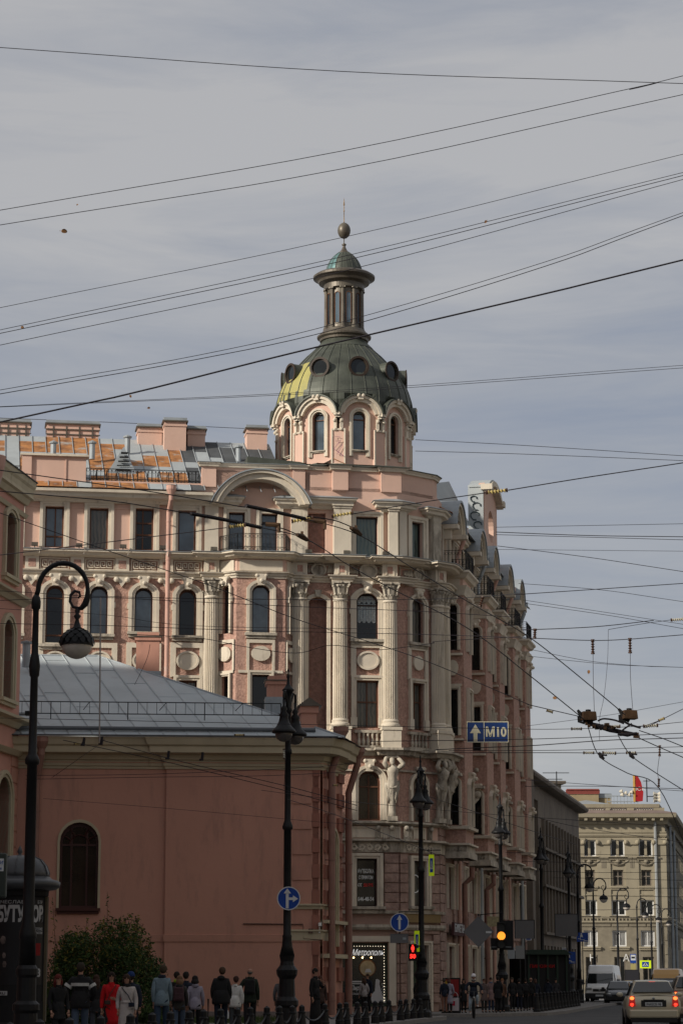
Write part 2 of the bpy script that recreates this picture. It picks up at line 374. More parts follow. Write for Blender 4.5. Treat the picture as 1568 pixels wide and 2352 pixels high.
def LW(u0, u1, vt, vb, rise=0, lst=None, gm=None, fm=None, tw=.24, mul=(), tr=(), F=None, key=False, **k):
    F = F or L; um = (u0+u1)/2; s0, s1 = F.S(u0, (vt+vb)/2), F.S(u1, (vt+vb)/2); z0, z1 = F.Z(um, vb), F.Z(um, vt)
    if lst is not None: lst.append((s0, s1, z0, z1, rise))
    window(F, s0, s1, z0, z1, rise, B, fm, gm, mul=mul, tr=tr)
    trim(F, s0, s1, z0, z1, rise, tw, B, key=key, **k)
    return s0, s1, z0, z1
# --- top floor of the long facade
for u0, u1, vt, vb, g, mul, tr in ((104, 147, 1163, 1257, GBLUE, (.55,), (.28,)), (206, 249, 1167, 1262, GCURT, (), ()), (311, 353, 1168, 1264, GDARK, (.42,), (.38, .66)), (409, 450, 1173, 1267, GBLUE, (), ()),
                                   (525, 562, 1177, 1266, GBLUE, (), ()), (600, 637, 1180, 1268, GBLUE, (), (.78,)), (817, 867, 1187, 1279, GGREEN, (), ())):
    LW(u0, u1, vt, vb, 0, ops_top, g, DARKF if u0 > 500 else WOODF, .24, mul, tr)
s = L.S(0); LW(2, 45, 1160, 1254, 0, ops_top, GBLUE, WOODF, .24)
LW(-100, -57, 1158, 1252, 0, ops_top, GBLUE, WOODF, .24)
# --- arched floor
for u0, u1, vt, vb, g, tr in ((0, 42, 1340, 1455, GDARK, ()), (105, 147, 1344, 1480, GDARK, (.16, .79)), (207, 248, 1346, 1457, GBLUE, ()), (309, 351, 1350, 1452, GBLUE, ()), (410, 451, 1353, 1461, GDARK, ()),
                              (818, 868, 1362, 1469, GDARK, (.74,))):
    a = LW(u0, u1, vt, vb, .38, ops_low, g, DARKF if u0 > 800 or u0 in (207, 309) else WOODF, .27, (), tr, key=True, ears=True)
    sill(L, a[0]-.3, a[1]+.3, a[2], B, pr=.25)
# --- lower windows and the oval panels between
for u0, u1 in ((410, 452), (818, 869)):
    a = LW(u0, u1, 1563, 1672, 0, ops_low, GCURT, WOODF, .24, (.5,), (.55,), base=True)
for u0, u1 in ((107, 149), (209, 251), (309, 351)):
    a = LW(u0, u1, 1563, 1672, 0, ops_low, GCURT, WOODF, .24)
for uc in (127, 229, 330, 431, 844):
    mb = MB(); sc = L.S(uc, 1510); za, zb_ = L.Z(uc, 1482), L.Z(uc, 1552)
    mb.strip(L, outline(sc-.52, sc+.52, zb_, za-.12, 0), outline(sc-.76, sc+.76, zb_-.1, za+.1, 0), 0, .09)
    mb.fpoly(L, [(sc+.42*cos(q*pi/12), (za+zb_)/2-.02+.34*sin(q*pi/12)) for q in range(24)], 0, .10)
    mb.strip(L, [(sc+.42*cos(q*pi/12), (za+zb_)/2-.02+.34*sin(q*pi/12)) for q in range(25)], [(sc+.5*cos(q*pi/12), (za+zb_)/2-.02+.42*sin(q*pi/12)) for q in range(25)], 0, .15)
    mb.build('oval_panel', CREAM, B)
# --- mezzanine arched window, printed-shirt window, shop
a = LW(822, 873, 1770, 1884, .48, ops_low, GWARM, WOODF, .27, (.5,), (.68,), key=True)
# lace curtain in the tall window
LACE = mat('lace_curtain', (.33, .38, .40), rough=.9, var=.25, vs=14, bump=1, bs=16); s0, s1 = L.S(821, 1400), L.S(865, 1400)
for za, zb_, nm in ((1368, 1380, 'a'), (1386, 1424, 'b')):
    mb = MB(); z0, z1 = zl(zb_), zl(za); O = [(s1, z0), (s1, z1), (s0, z1), (s0, z0)]
    for k in range(1, 12): O.append((s0+(s1-s0)*k/12, z0-(.1 if k % 3 else 0)))
    mb.fpoly(L, O, -.222, -.215)
    for k in range(7): x = s0+(s1-s0)*(k+.5)/7; mb.tube([L.P(x, z0, -.215), L.P(x, z1, -.215)], .03, 5)
    mb.build('curtain', LACE, B)
# --- walls
mb = MB(); mb.m(PINK); sE = sC
SL0 = L.S(-260)
niche_t = (L.S(708, 1225), L.S(748, 1225), L.Z(728, 1270), L.Z(728, 1178), 0); niche_m = (L.S(708, 1500), L.S(750, 1500), L.Z(728, 1690), L.Z(728, 1372), .2)
wall(mb, L, SL0, sC, ZB-.1, Z_EAVE+.35, ops_top+[niche_t]); wall(mb, L, L.S(462, 1100), L.S(712, 1100), Z_EAVE+.35, zl(1090))
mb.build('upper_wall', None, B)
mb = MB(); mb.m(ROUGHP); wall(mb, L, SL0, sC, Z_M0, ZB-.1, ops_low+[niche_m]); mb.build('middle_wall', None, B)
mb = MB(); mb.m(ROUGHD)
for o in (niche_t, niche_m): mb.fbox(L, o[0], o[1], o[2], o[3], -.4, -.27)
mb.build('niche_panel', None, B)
mb = MB(); i2 = outline(*niche_m); mb.strip(L, i2, outline(niche_m[0]-.16, niche_m[1]+.16, niche_m[2], niche_m[3]+.16, .25), 0, .1); mb.build('niche_surround', CREAM, B)
mb = MB(); c = (niche_m[0]+niche_m[1])/2; mb.fpoly(L, [(c-.1, niche_m[3]), (c+.1, niche_m[3]), (c+.16, niche_m[3]+.3), (c-.16, niche_m[3]+.3)], .1, .24); mb.build('keystone', CREAMD, B)
# recessed wall panels between the top floor windows
for ua, ub in ((58, 96), (160, 197), (262, 302), (362, 400)):
    mb = MB(); q0, q1 = L.S(ua, 1210), L.S(ub, 1210); z0, z1 = zl(1262, 250), zl(1166, 250)
    mb.strip(L, outline(q0+.06, q1-.06, z0+.06, z1-.06, 0), outline(q0, q1, z0, z1, 0), 0, .035); mb.fbox(L, q0+.06, q1-.06, z0, z0+.06, 0, .034); mb.build('wall_panel', PINK, B)
# --- top floor pilasters
def pil(F, u0, u1, vt, vb, m=CREAM, pr=.16, cap=True, name='pilaster'):
    um = (u0+u1)/2; s0, s1 = F.S(u0, (vt+vb)/2), F.S(u1, (vt+vb)/2); z0, z1 = F.Z(um, vb), F.Z(um, vt)
    mb = MB(); mb.fbox(F, s0, s1, z0, z1, 0, pr)
    if cap:
        mb.fbox(F, s0-.05, s1+.05, z1-.22, z1-.12, 0, pr+.05); mb.fbox(F, s0-.10, s1+.10, z1-.119, z1+.1, 0, pr+.12)
    return mb.build(name, m, B)
pil(L, 470, 501, 1152, 1269); pil(L, 668, 705, 1158, 1278); pil(L, 764, 803, 1160, 1282, pr=.4); pil(L, 52, 57, 1150, 1262)
pil(L, 890, 911, 1166, 1284, pr=.3)
# --- belt cornice, frieze and architrave swept along the plan (bay window included)
bs0, bs1, BD = L.S(543, 1400, .78), L.S(655, 1400, .78), .78
e_ = lambda q, d=0: tuple(L.P(q, 0, d).xy)
def ledges(dx=0): return
path = [e_(SL0), e_(L.S(468)), e_(L.S(468), .3), e_(L.S(503), .3), e_(L.S(503)), e_(bs0-.8), e_(bs0, BD), e_(bs1, BD), e_(bs1+.5), e_(L.S(668)), e_(L.S(668), .3), e_(L.S(706), .3), e_(L.S(706)),
        e_(L.S(762)), e_(L.S(762), .42), e_(L.S(803), .42), e_(L.S(803)), e_(sC-.75), e_(sC-.75, .4), e_(sC-.05, .4), tuple(F2.P(.55, 0, .4).xy), tuple(F2.P(.55, 0, 0).xy), tuple(F2.P(W2-.3, 0, 0).xy), tuple(F2.P(W2-.3, 0, .45).xy), tuple(F2.P(W2+.1, 0, .45).xy), tuple(ST.P(.3, 0, .5).xy), tuple(ST.P(1.2, 0, .5).xy), tuple(ST.P(1.2, 0, 0).xy), tuple(ST.P(SE, 0, 0).xy)]
def belt(z, name, prof, m=CREAM, pth=None):
    mb = MB(); mb.sweep(pth or path, [(d, z+h) for d, h in prof]); return mb.build(name, m, B)
belt(ZB, 'belt_cornice', [(-.1, .0), (.55, -.02), (.56, -.1), (.42, -.14), (.36, -.22), (.16, -.28), (-.1, -.29)])
belt(ZB, 'flashing', [(-.1, .03), (.60, -.0), (.60, -.018), (-.1, -.001)], ZINC)
belt(ZE0, 'architrave', [(-.1, .0), (.06, .0), (.08, .1), (.14, .11), (.16, .2), (.24, .22), (.26, .27), (-.1, .27)])
# frieze: greek key panels on the left, cartouches on the right
zf0, zf1 = ZE0+.30, ZB-.32
def key_panel(q0, q1):
    mb = MB(); mb.strip(L, outline(q0+.05, q1-.05, zf0+.05, zf1-.05, 0), outline(q0, q1, zf0, zf1, 0), 0, .05); mb.fbox(L, q0, q1, zf0, zf0+.05, 0, .049)
    n = 4; w = (q1-q0-.2)/n; a0 = zf0+.1; H = zf1-zf0-.2; t = .04
    for k in range(n):
        x = q0+.1+k*w
        for r in ((0, w-.02, 0, t), (0, t, 0, H), (0, w*.78, H-t, H), (w*.72, w*.78+.02, H*.3, H), (w*.3, w*.78, H*.3, H*.3+t), (w*.3, w*.3+t, H*.3, H*.68)):
            mb.fbox(L, x+r[0], x+r[1], a0+r[2], a0+r[3], 0, .075)
    return mb.build('greek_key_panel', CREAM, B)
for ua, ub in ((18, 50), (92, 159), (196, 264), (301, 365), (400, 464)): key_panel(L.S(ua), L.S(ub))
for uc in (74, 178, 281, 382):
    q = L.S(uc); mb = MB(); mb.m(CREAM); mb.fbox(L, q-.3, q+.3, ZE0+.2, ZB-.28, 0, .13); mb.m(ROUGHP); mb.fbox(L, q-.16, q+.16, zf0+.08, zf1-.08, .1, .14); mb.m(CREAM)
    for k in (-.24, .24): mb.ball(L.P(q+k, ZE0-.1, .1), .13, 10, 6)
    mb.fpoly(L, [(q-.3, ZE0), (q+.3, ZE0), (q+.12, ZE0-.25), (q, ZE0-.42), (q-.12, ZE0-.25)], 0, .12)
    o = mb.build('frieze_bracket', None, B)
def cartouche(F, sc, w=.42):
    mb = MB(); zc = (zf0+zf1)/2
    O = lambda r, k=1: [(sc+r*cos(q*pi/12)*k, zc+r*.82*sin(q*pi/12)) for q in range(25)]
    mb.fpoly(F, O(w*.7)[:-1], 0, .08); mb.strip(F, O(w*.7), O(w), 0, .17)
    for k in (-1, 1):
        mb.ball(F.P(sc+k*.14, zc+w*.9, .12), .09, 8, 5); mb.ball(F.P(sc+k*.1, zc-w*.9, .1), .06, 8, 5)
        for j in range(6):
            x = sc+k*(w+.06+j*.09); mb.fpoly(F, [(x-.05, zc-.16+.04*(j % 2)), (x+.05, zc-.1), (x+.06*k+.03, zc+.2-.02*j), (x+.04*k, zc+.2-.02*j)], 0, .09)
    a = w+.75; mb.strip(F, outline(sc-a, sc+a, zf0+.05, zf1-.05, 0), outline(sc-a-.05, sc+a+.05, zf0, zf1, 0), 0, .05)
    mb.build('cartouche', CREAMD, B)
cartouche(L, L.S(845)); cartouche(L, L.S(731), .36); cartouche(F2, W2*.52, .34)
# --- the bay window on the long facade
BF = Fr(*e_(bs0, BD), LA); bw = bs1-bs0
BLf = Fr(*e_(bs0-.8), atan2(e_(bs0, BD)[1]-e_(bs0-.8)[1], e_(bs0, BD)[0]-e_(bs0-.8)[0])); blw = hypot(.8, BD)
BRf = Fr(*e_(bs1, BD), atan2(e_(bs1+.5)[1]-e_(bs1, BD)[1], e_(bs1+.5)[0]-e_(bs1, BD)[0])); brw = hypot(.5, BD)
bops = []
def BW(F, w, hw, vt, vb, rise, g, key=True, tw=.2, ears=True):
    c = w/2; z0, z1 = zl(vb, 600), zl(vt, 600); window(F, c-hw, c+hw, z0, z1, rise, B, DARKF, g); trim(F, c-hw, c+hw, z0, z1, rise, tw, B, key=key, ears=ears)
    return (c-hw, c+hw, z0, z1, rise)
o1 = BW(BF, bw, .40, 1350, 1460, .3, GBLUE, tw=.24); o2 = BW(BF, bw, .37, 1555, 1665, 0, GDARK, False, ears=False); sill(BF, o1[0]-.3, o1[1]+.3, o1[2], B)
o3 = BW(BLf, blw, .2, 1350, 1460, .15, GCURT, tw=.14); o4 = BW(BLf, blw, .2, 1558, 1665, 0, GDARK, False, tw=.14, ears=False)
o5 = BW(BRf, brw, .16, 1350, 1460, .15, GDARK, tw=.12)
mb = MB(); mb.m(ROUGHP)
wall(mb, BF, 0, bw, Z_LED, ZE0, [o1, o2]); wall(mb, BLf, 0, blw, Z_LED, ZE0, [o3, o4]); wall(mb, BRf, 0, brw, Z_LED, ZE0, [o5])
mb.m(PINK); wall(mb, BF, 0, bw, ZE0, ZB-.2); wall(mb, BLf, 0, blw, ZE0, ZB-.2); wall(mb, BRf, 0, brw, ZE0, ZB-.2)
mb.build('bay_window_wall', None, B)
for F, w in ((BF, bw), (BLf, blw), (BRf, brw)):
    mb = MB(); mb.fbox(F, .12, w-.12, zf0+.02, zf1-.02, 0, .06)
    mb.build('frieze_panel', CREAM, B); mb = MB(); mb.fpoly(F, [(w/2+min(.42, w*.3)*cos(q*pi/12), zl(1512)+.33*sin(q*pi/12)) for q in range(24)], 0, .12); mb.fbox(F, .1, w-.1, zl(1550), zl(1556), 0, .08)
    mb.strip(F, outline(w/2-min(.5, w*.36), w/2+min(.5, w*.36), zl(1550), zl(1488), 0), outline(w/2-min(.62, w*.44), w/2+min(.62, w*.44), zl(1550), zl(1480), 0), 0, .08)
    mb.build('oval_panel', CREAM, B)
def railing(F, pts, z, h, parent, name='railing', step=.13, curl=True, r=.012):
    mb = MB()
    for i in range(len(pts)-1):
        a, b = Vector(pts[i]), Vector(pts[i+1]); n = max(2, int((b-a).length/step))
        for hh in (0.04, h*.28, h): mb.tube([a+Vector((0, 0, z+hh)), b+Vector((0, 0, z+hh))], r*1.2, 5)
        for k in range(n+1):
            p = a+(b-a)*k/n; mb.tube([p+Vector((0, 0, z)), p+Vector((0, 0, z+h))], r*(1.7 if k % 6 == 0 else .8), 4)
            if curl and k < n:
                q = a+(b-a)*(k+.5)/n; t = (b-a).normalized()*step*.42
                mb.tube([q+t*cos(w_)+Vector((0, 0, z+h*.14+step*.42*sin(w_))) for w_ in [x*pi/4 for x in range(9)]], r*.7, 4, False)
                mb.tube([q+t*cos(w_)+Vector((0, 0, z+h*.86+step*.42*sin(w_))) for w_ in [x*pi/4 for x in range(9)]], r*.6, 4, False)
    return mb.build(name, IRON, parent)
v3 = lambda p: Vector((p[0], p[1], 0))
railing(L, [v3(e_(L.S(505))), v3(e_(bs0, BD+.2)), v3(e_(bs1, BD+.2)), v3(e_(L.S(665)))], ZB, zl(1242)-ZB, B, 'balcony_railing', .17)
mb = MB(); mb.add([L.P(q, ZB-.05, d) for q, d in ((bs0-.8, 0), (bs0, BD), (bs1, BD), (bs1+.5, 0))], [(0, 1, 2, 3)]); mb.build('balcony_floor', CREAMD, B)
# --- big columns
def column(F, s, z0, z1, r, d, name='column', parent=None, pilaster=False, ped=True):
    parent = parent or B; mb = MB(); c = F.P(s, 0, d); zc = z1-r*2.3; zb = z0
    if ped:
        pz = z0; zb = zl(1672); mb.box((c.x, c.y, (pz+zb)/2), (r*2.5, r*2.5, zb-pz), F.a); mb.box((c.x, c.y, zb-.06), (r*2.75, r*2.75, .13), F.a)
    mb.lathe([(r*1.25, zb), (r*1.3, zb+.08), (r*1.25, zb+.16), (r*1.08, zb+.2), (r*1.14, zb+.28), (r*1.0, zb+.36)], (c.x, c.y, 0), 32)
    mb.lathe([(r, zb+.36), (r, zb+(zc-zb)*.35), (r*.96, zb+(zc-zb)*.7), (r*.89, zc-.08)], (c.x, c.y, 0), 120, flute=24, fa=.16)
    mb.lathe([(r*.95, zc-.10), (r*1.0, zc-.05), (r*.95, zc)], (c.x, c.y, 0), 24)
    o = mb.build(name, CREAM, parent)
    k = MB(); H = z1-zc; k.lathe([(r*.86, zc), (r*.88, zc+H*.5), (r*1.08, zc+H*.86)], (c.x, c.y, 0), 20)
    for row, (hh, n, rr) in enumerate(((.34, 10, .95), (.62, 10, 1.0))):
        for i in range(n):
            a = (i+.5*row)*2*pi/n; ca, sa = sin(a), -cos(a); base = Vector((c.x+ca*r*.88, c.y+sa*r*.88, zc+H*(0 if row == 0 else .25))); t = Vector((cos(a), sin(a), 0)); nn = Vector((ca, sa, 0)); w = r*.24
            tip = base+nn*r*.34+Vector((0, 0, H*hh*.9)); mid = base+nn*r*.12+Vector((0, 0, H*hh*.55)); low = tip+nn*r*.08-Vector((0, 0, H*.11))
            k.add([base-t*w, base+t*w, mid+t*w*1.1, tip+t*w*.8, low+t*w*.3, low-t*w*.3, tip-t*w*.8, mid-t*w*1.1], [(0, 1, 2, 7), (7, 2, 3, 6), (6, 3, 4, 5)])
    for i in range(4):
        a = F.a+pi/4+i*pi/2; p = Vector((c.x+cos(a)*r*1.32, c.y+sin(a)*r*1.32, zc+H*.76)); t = Vector((cos(a), sin(a), 0))
        k.tube([p+t*(rr_*cos(q))+Vector((0, 0, rr_*sin(q))) for q, rr_ in [(x*pi/4, r*.33*(1-x/15)) for x in range(13)]], r*.10, 5, False)
        k.tube([p-t*r*.2-Vector((0, 0, H*.5)), p-t*r*.05-Vector((0, 0, H*.15)), p], r*.1, 5)
    for i in range(4):
        a = F.a+i*pi/2; k.ball((c.x+cos(a)*r*1.15, c.y+sin(a)*r*1.15, z1-H*.06), r*.2, 8, 5)
    k.box((c.x, c.y, z1-H*.06), (r*2.35, r*2.35, H*.1), F.a)
    k.build('capital', CREAMD, o); return o
RC = .33
for uc in (485, 687, 781): column(L, L.S(uc, 1500, .2), Z_LED+.05, ZE0, RC, .2)
column(L, sC-.36, Z_LED+.05, ZE0, RC, .14)
F3 = ST
column(F2, W2-.12, Z_LED+.05, ZE0, RC*.97, .22); column(ST, .42, Z_LED+.05, ZE0, RC*.9, .26); column(ST, 1.1, Z_LED+.05, ZE0, RC*.8, .22)
# entablature blocks with little pink panels over the columns
for F, q, d in [(L, L.S(u), .3) for u in (485, 687)]+[(L, L.S(782), .42), (L, sC-.4, .4), (F2, W2-.1, .45)]:
    mb = MB(); mb.m(CREAM); mb.fbox(F, q-.33, q+.33, ZE0+.22, ZB-.26, d-.4, d-.004); mb.m(ROUGHP); mb.fbox(F, q-.12, q+.12, zf0+.12, zf1-.1, d-.1, d+.01); mb.m(CREAM)
    mb.strip(F, outline(q-.13, q+.13, zf0+.1, zf1-.08, 0), outline(q-.2, q+.2, zf0+.02, zf1, 0), d-.05, d+.03)
    mb.build('entablature_block', None, B)
# --- second facet (F2)
f2t, f2l, f2r = [], [], []
def FW(q0, q1, zt, zb, rise, lst, g, fm=DARKF, tw=.2, mul=(), tr=(), key=False, F=None, **k):
    F = F or F2; lst.append((q0, q1, zb, zt, rise)); window(F, q0, q1, zb, zt, rise, B, fm, g, mul=mul, tr=tr); trim(F, q0, q1, zb, zt, rise, tw, B, key=key, **k)
c = W2*.50
FW(c-.36, c+.36, zl(1190), zl(1281), 0, f2t, GGREEN, tw=.26)
FW(c-.38, c+.38, zl(1366), zl(1470), .3, f2l, GCURT, tr=(.74,), key=True, ears=True); sill(F2, c-.6, c+.6, zl(1470), B)
FW(c-.36, c+.36, zl(1563), zl(1672), 0, f2l, GCURT, WOODF, mul=(.45,), tr=(.6,), base=True)
FW(c-.36, c+.36, zl(1780), zl(1884), .36, f2l, GCURT, WOODF, mul=(.4,), tr=(.7,), key=True)
mb = MB(); za, zb_ = zl(1482), zl(1552); mb.fpoly(F2, [(c+.3*cos(q*pi/12), (za+zb_)/2+.33*sin(q*pi/12)) for q in range(24)], 0, .12); mb.strip(F2, outline(c-.42, c+.42, zb_, za-.1, 0), outline(c-.62, c+.62, zb_-.1, za+.1, 0), 0, .09); mb.build('oval_panel', CREAM, B)
mb = MB(); wall(mb, F2, 0, W2, ZB-.1, Z_EAVE+.35, f2t); mb.build('upper_wall', PINK, B)
mb = MB(); wall(mb, F2, 0, W2, Z_M0, ZB-.1, f2l); mb.build('middle_wall', ROUGHP, B)
mb = MB(); mb.fbox(F2, W2-.42, W2+.08, ZB, Z_EAVE-.5, 0, .3); mb.fbox(F2, W2-.48, W2+.14, Z_EAVE-.62, Z_EAVE-.42, 0, .4); mb.build('pilaster', CREAMD, B)
mb = MB(); mb.fbox(F2, -.02, .42, ZB, Z_EAVE-.5, 0, .2); mb.fbox(F2, -.05, .48, Z_EAVE-.62, Z_EAVE-.42, 0, .3); mb.build('pilaster', CREAM, B)
# --- attic wall and its copper coping
apath = [e_(L.S(463, 1100)), e_(L.S(463, 1100), .12), e_(L.S(496, 1090), .12), e_(L.S(496, 1090)), e_(L.S(672, 1100)), e_(L.S(672, 1100), .1), e_(L.S(700, 1100), .1), e_(L.S(700, 1100)), e_(L.S(762, 1100)), e_(L.S(762, 1100), .30), e_(L.S(797, 1100), .30), e_(L.S(797, 1100)), e_(sC-.75), e_(sC-.75, .18), tuple(F2.P(.1, 0, .18).xy),
         tuple(F2.P(.1, 0, 0).xy), tuple(F2.P(W2-.15, 0, 0).xy), tuple(ST.P(.5, 0, .0).xy), tuple(ST.P(1.2, 0, -.3).xy)]
ab = Z_EAVE+.2; at_ = Z_ATT-.16
mb = MB(); mb.sweep(apath, [(0, ab), (0, at_), (-.35, at_), (-.35, ab)]); mb.build('attic_wall', PINK, B)
mb = MB(); mb.sweep(apath, [(-.4, at_-.002), (.1, at_-.002), (.12, at_+.06), (.18, at_+.12), (.18, at_+.17), (-.4, at_+.17)]); mb.build('attic_coping', CREAM, B)
cp = [p_ for p_ in apath[6:]]
mb = MB(); mb.sweep(cp, [(.24, at_+.171), (.24, at_+.20), (-.25, at_+.34), (-2.6, at_+.52), (-2.6, at_+.171)]); mb.build('attic_roof', COPPER, B)
mb = MB(); mb.sweep(apath[:7], [(.22, at_+.171), (.22, at_+.19), (-.4, at_+.26), (-.4, at_+.171)]); mb.build('flashing', ZINC, B)
# --- eaves cornice on the left and the segmental pediment
PR = [(-.1, -.42), (.2, -.42), (.28, -.3), (.62, -.24), (.66, -.1), (.8, -.06), (.82, .06), (-.1, .12)]
ez = L.Z(280, 1128, .8)
mb = MB(); mb.sweep([e_(SL0), e_(L.S(486, 1140))], [(d, ez+h) for d, h in PR]); mb.build('eaves_cornice', CREAM, B)
pa0, pa1 = L.S(485, 1140), L.S(706, 1150); pz0 = L.Z(490, 1150, .5); pcr = L.Z(597, 1083, .5)
A = arc_pts(pa0, pa1, pz0-.1, pcr-pz0+.1, 24)
mb = MB(); In = arc_pts(pa0+.42, pa1-.42, pz0-.1, pcr-pz0-.28, 24); mb.strip(L, In, A, 0, .72)
In2 = arc_pts(pa0+.22, pa1-.22, pz0-.1, pcr-pz0-.02, 24); mb.strip(L, In2, A, .72, .88)
mb.build('segmental_pediment', CREAM, B)
mb = MB(); A2 = arc_pts(pa0-.1, pa1+.1, pz0-.1, pcr-pz0+.16, 24); A0 = arc_pts(pa0-.05, pa1+.05, pz0-.1, pcr-pz0+.104, 24); mb.strip(L, A0, A2, -.1, .95); mb.build('pediment_flashing', ZINC, B)
def ledge_piece(F, q0, q1, z, pr=.7, name='cornice_piece'):
    mb = MB(); pth = [tuple(F.P(q0, 0, -.1).xy), tuple(F.P(q0, 0, .05).xy), tuple(F.P(q1, 0, .05).xy), tuple(F.P(q1, 0, -.1).xy)]
    mb.m(CREAM); mb.sweep(pth, [(-.1, z-.38), (.1, z-.38), (.2, z-.26), (pr*.75, z-.2), (pr*.8, z-.08), (pr, z-.04), (pr+.02, z+.04), (-.1, z+.04)])
    mb.m(ZINC); mb.sweep(pth, [(-.1, z+.042), (pr+.06, z+.042), (pr+.06, z+.06), (-.05, z+.26)])
    return mb.build(name, None, B)
zc_ = L.Z(800, 1146, .7)
ledge_piece(L, L.S(706, 1140)+.3, L.S(808, 1140)-.5, zc_, .62)
def corner_ledge(pts, z, pr):
    mb = MB(); mb.m(CREAM); mb.sweep(pts, [(-.1, z-.38), (.1, z-.38), (.2, z-.26), (pr*.75, z-.2), (pr*.8, z-.08), (pr, z-.04), (pr+.02, z+.04), (-.1, z+.04)]); mb.m(ZINC); mb.sweep(pts, [(-.1, z+.042), (pr+.06, z+.042), (pr+.06, z+.06), (-.05, z+.26)]); mb.build('cornice_piece', None, B)
fp = lambda F, q, d=0: tuple(F.P(q, 0, d).xy)
corner_ledge([fp(L, sC-.62, -.1), fp(L, sC-.62, .05), fp(L, sC, .05), fp(F2, .42, .05), fp(F2, .42, -.1)], zc_-.05, .5); corner_ledge([fp(F2, W2-.5, -.1), fp(F2, W2-.5, .05), fp(F2, W2, .05), fp(ST, .55, .05), fp(ST, .55, -.1)], zc_-.1, .5)
for q in (L.S(500, 1145), L.S(648, 1145)): ledge_piece(L, q, q+.75, L.Z(510, 1142, .4), .4)
# --- roof on the left with rust, attic block, railing, chimneys
RF = Fr(L.x, L.y, LA)
zr0 = ez+.13; rd = 7.0; zr1 = at(200, 1006, L.P(L.S(200), 0, -rd).y).z
ROOF = None
mb = MB(); qL, qR = SL0, L.S(660, 1040)
npan = int((qR-qL)/.62)
for i in range(npan):
    a = qL+(qR-qL)*i/npan; b = qL+(qR-qL)*(i+1)/npan; segs = 9
    for j in range(segs):
        t0, t1 = j/segs, (j+1)/segs; h0, h1 = zr0+(zr1-zr0)*t0, zr0+(zr1-zr0)*t1; d0, d1 = .82-(rd+.82)*t0, .82-(rd+.82)*t1
        if (a+b)/2 > L.S(463, 1100) and t0 < .1: continue
        uu = (a+b)/2; rnd = .5+1.1*noise.noise(Vector((i*.33, j*.55, 3.7)))+random.uniform(-.08, .08)
        dark = uu > L.S(440, 1040)
        m_ = TARROOF if dark and rnd < .75 else RUST if (rnd < (.66 if (L.S(40, 1050) < uu < L.S(440, 1050)) and 0 < j < 8 else .5 if j == 0 else .22)) else ZINCL
        mb.m(m_); mb.add([L.P(a, h0, d0), L.P(b, h0, d0), L.P(b, h1, d1), L.P(a, h1, d1)], [(0, 1, 2, 3)])
    mb.m(ZINC); mb.tube([L.P(a, zr0+.03, .8), L.P(a, zr1+.03, -rd)], .022, 4)
mb.m(ZINCL); mb.add([L.P(qL, zr1, -rd), L.P(qR, zr1, -rd), L.P(qR, zr1-4, -rd-9), L.P(qL, zr1-4, -rd-9)], [(0, 1, 2, 3)])
ROOF = mb.build('roof', None, B)
rz = lambda d: zr0+(zr1-zr0)*(.82-d)/(rd+.82)
mb = MB(); q0, q1 = L.S(52, 1070), L.S(198, 1070); zt = L.Z(120, 1048, .1)
mb.m(PINK); mb.fbox(L, q0, q1, zr0+.1, zt, -.35, .1); mb.fbox(L, q0-.02, q0+.4, zr0+.1, zt-.003, .1, .2); mb.fbox(L, q1-.9, q1-.86, zr0+.1, zt-.003, .1, .14)
mb.m(CREAM); mb.fbox(L, q0-.1, q1+.1, zt+.001, zt+.09, -.45, .26); mb.build('attic_block', None, B)
railing(L, [L.P(L.S(199, 1080), 0, -.2), L.P(L.S(459, 1090), 0, -.2)], zr0+.45, .62, B, 'roof_railing', .16)
railing(L, [L.P(SL0, 0, -.2), L.P(L.S(50, 1080), 0, -.2)], zr0+.45, .62, B, 'roof_railing', .16)
mb = MB()
for q in range(12): x = L.S(199, 1080)+(L.S(459, 1090)-L.S(199, 1080))*q/11; mb.tube([L.P(x, zr0+.35, -.2), L.P(x, zr0+1.0, -.2)], .02, 5); mb.tube([L.P(x, rz(-1.0), -1.0), L.P(x, zr0+.95, -.2)], .015, 4)
mb.build('railing_stay', IRON, B)
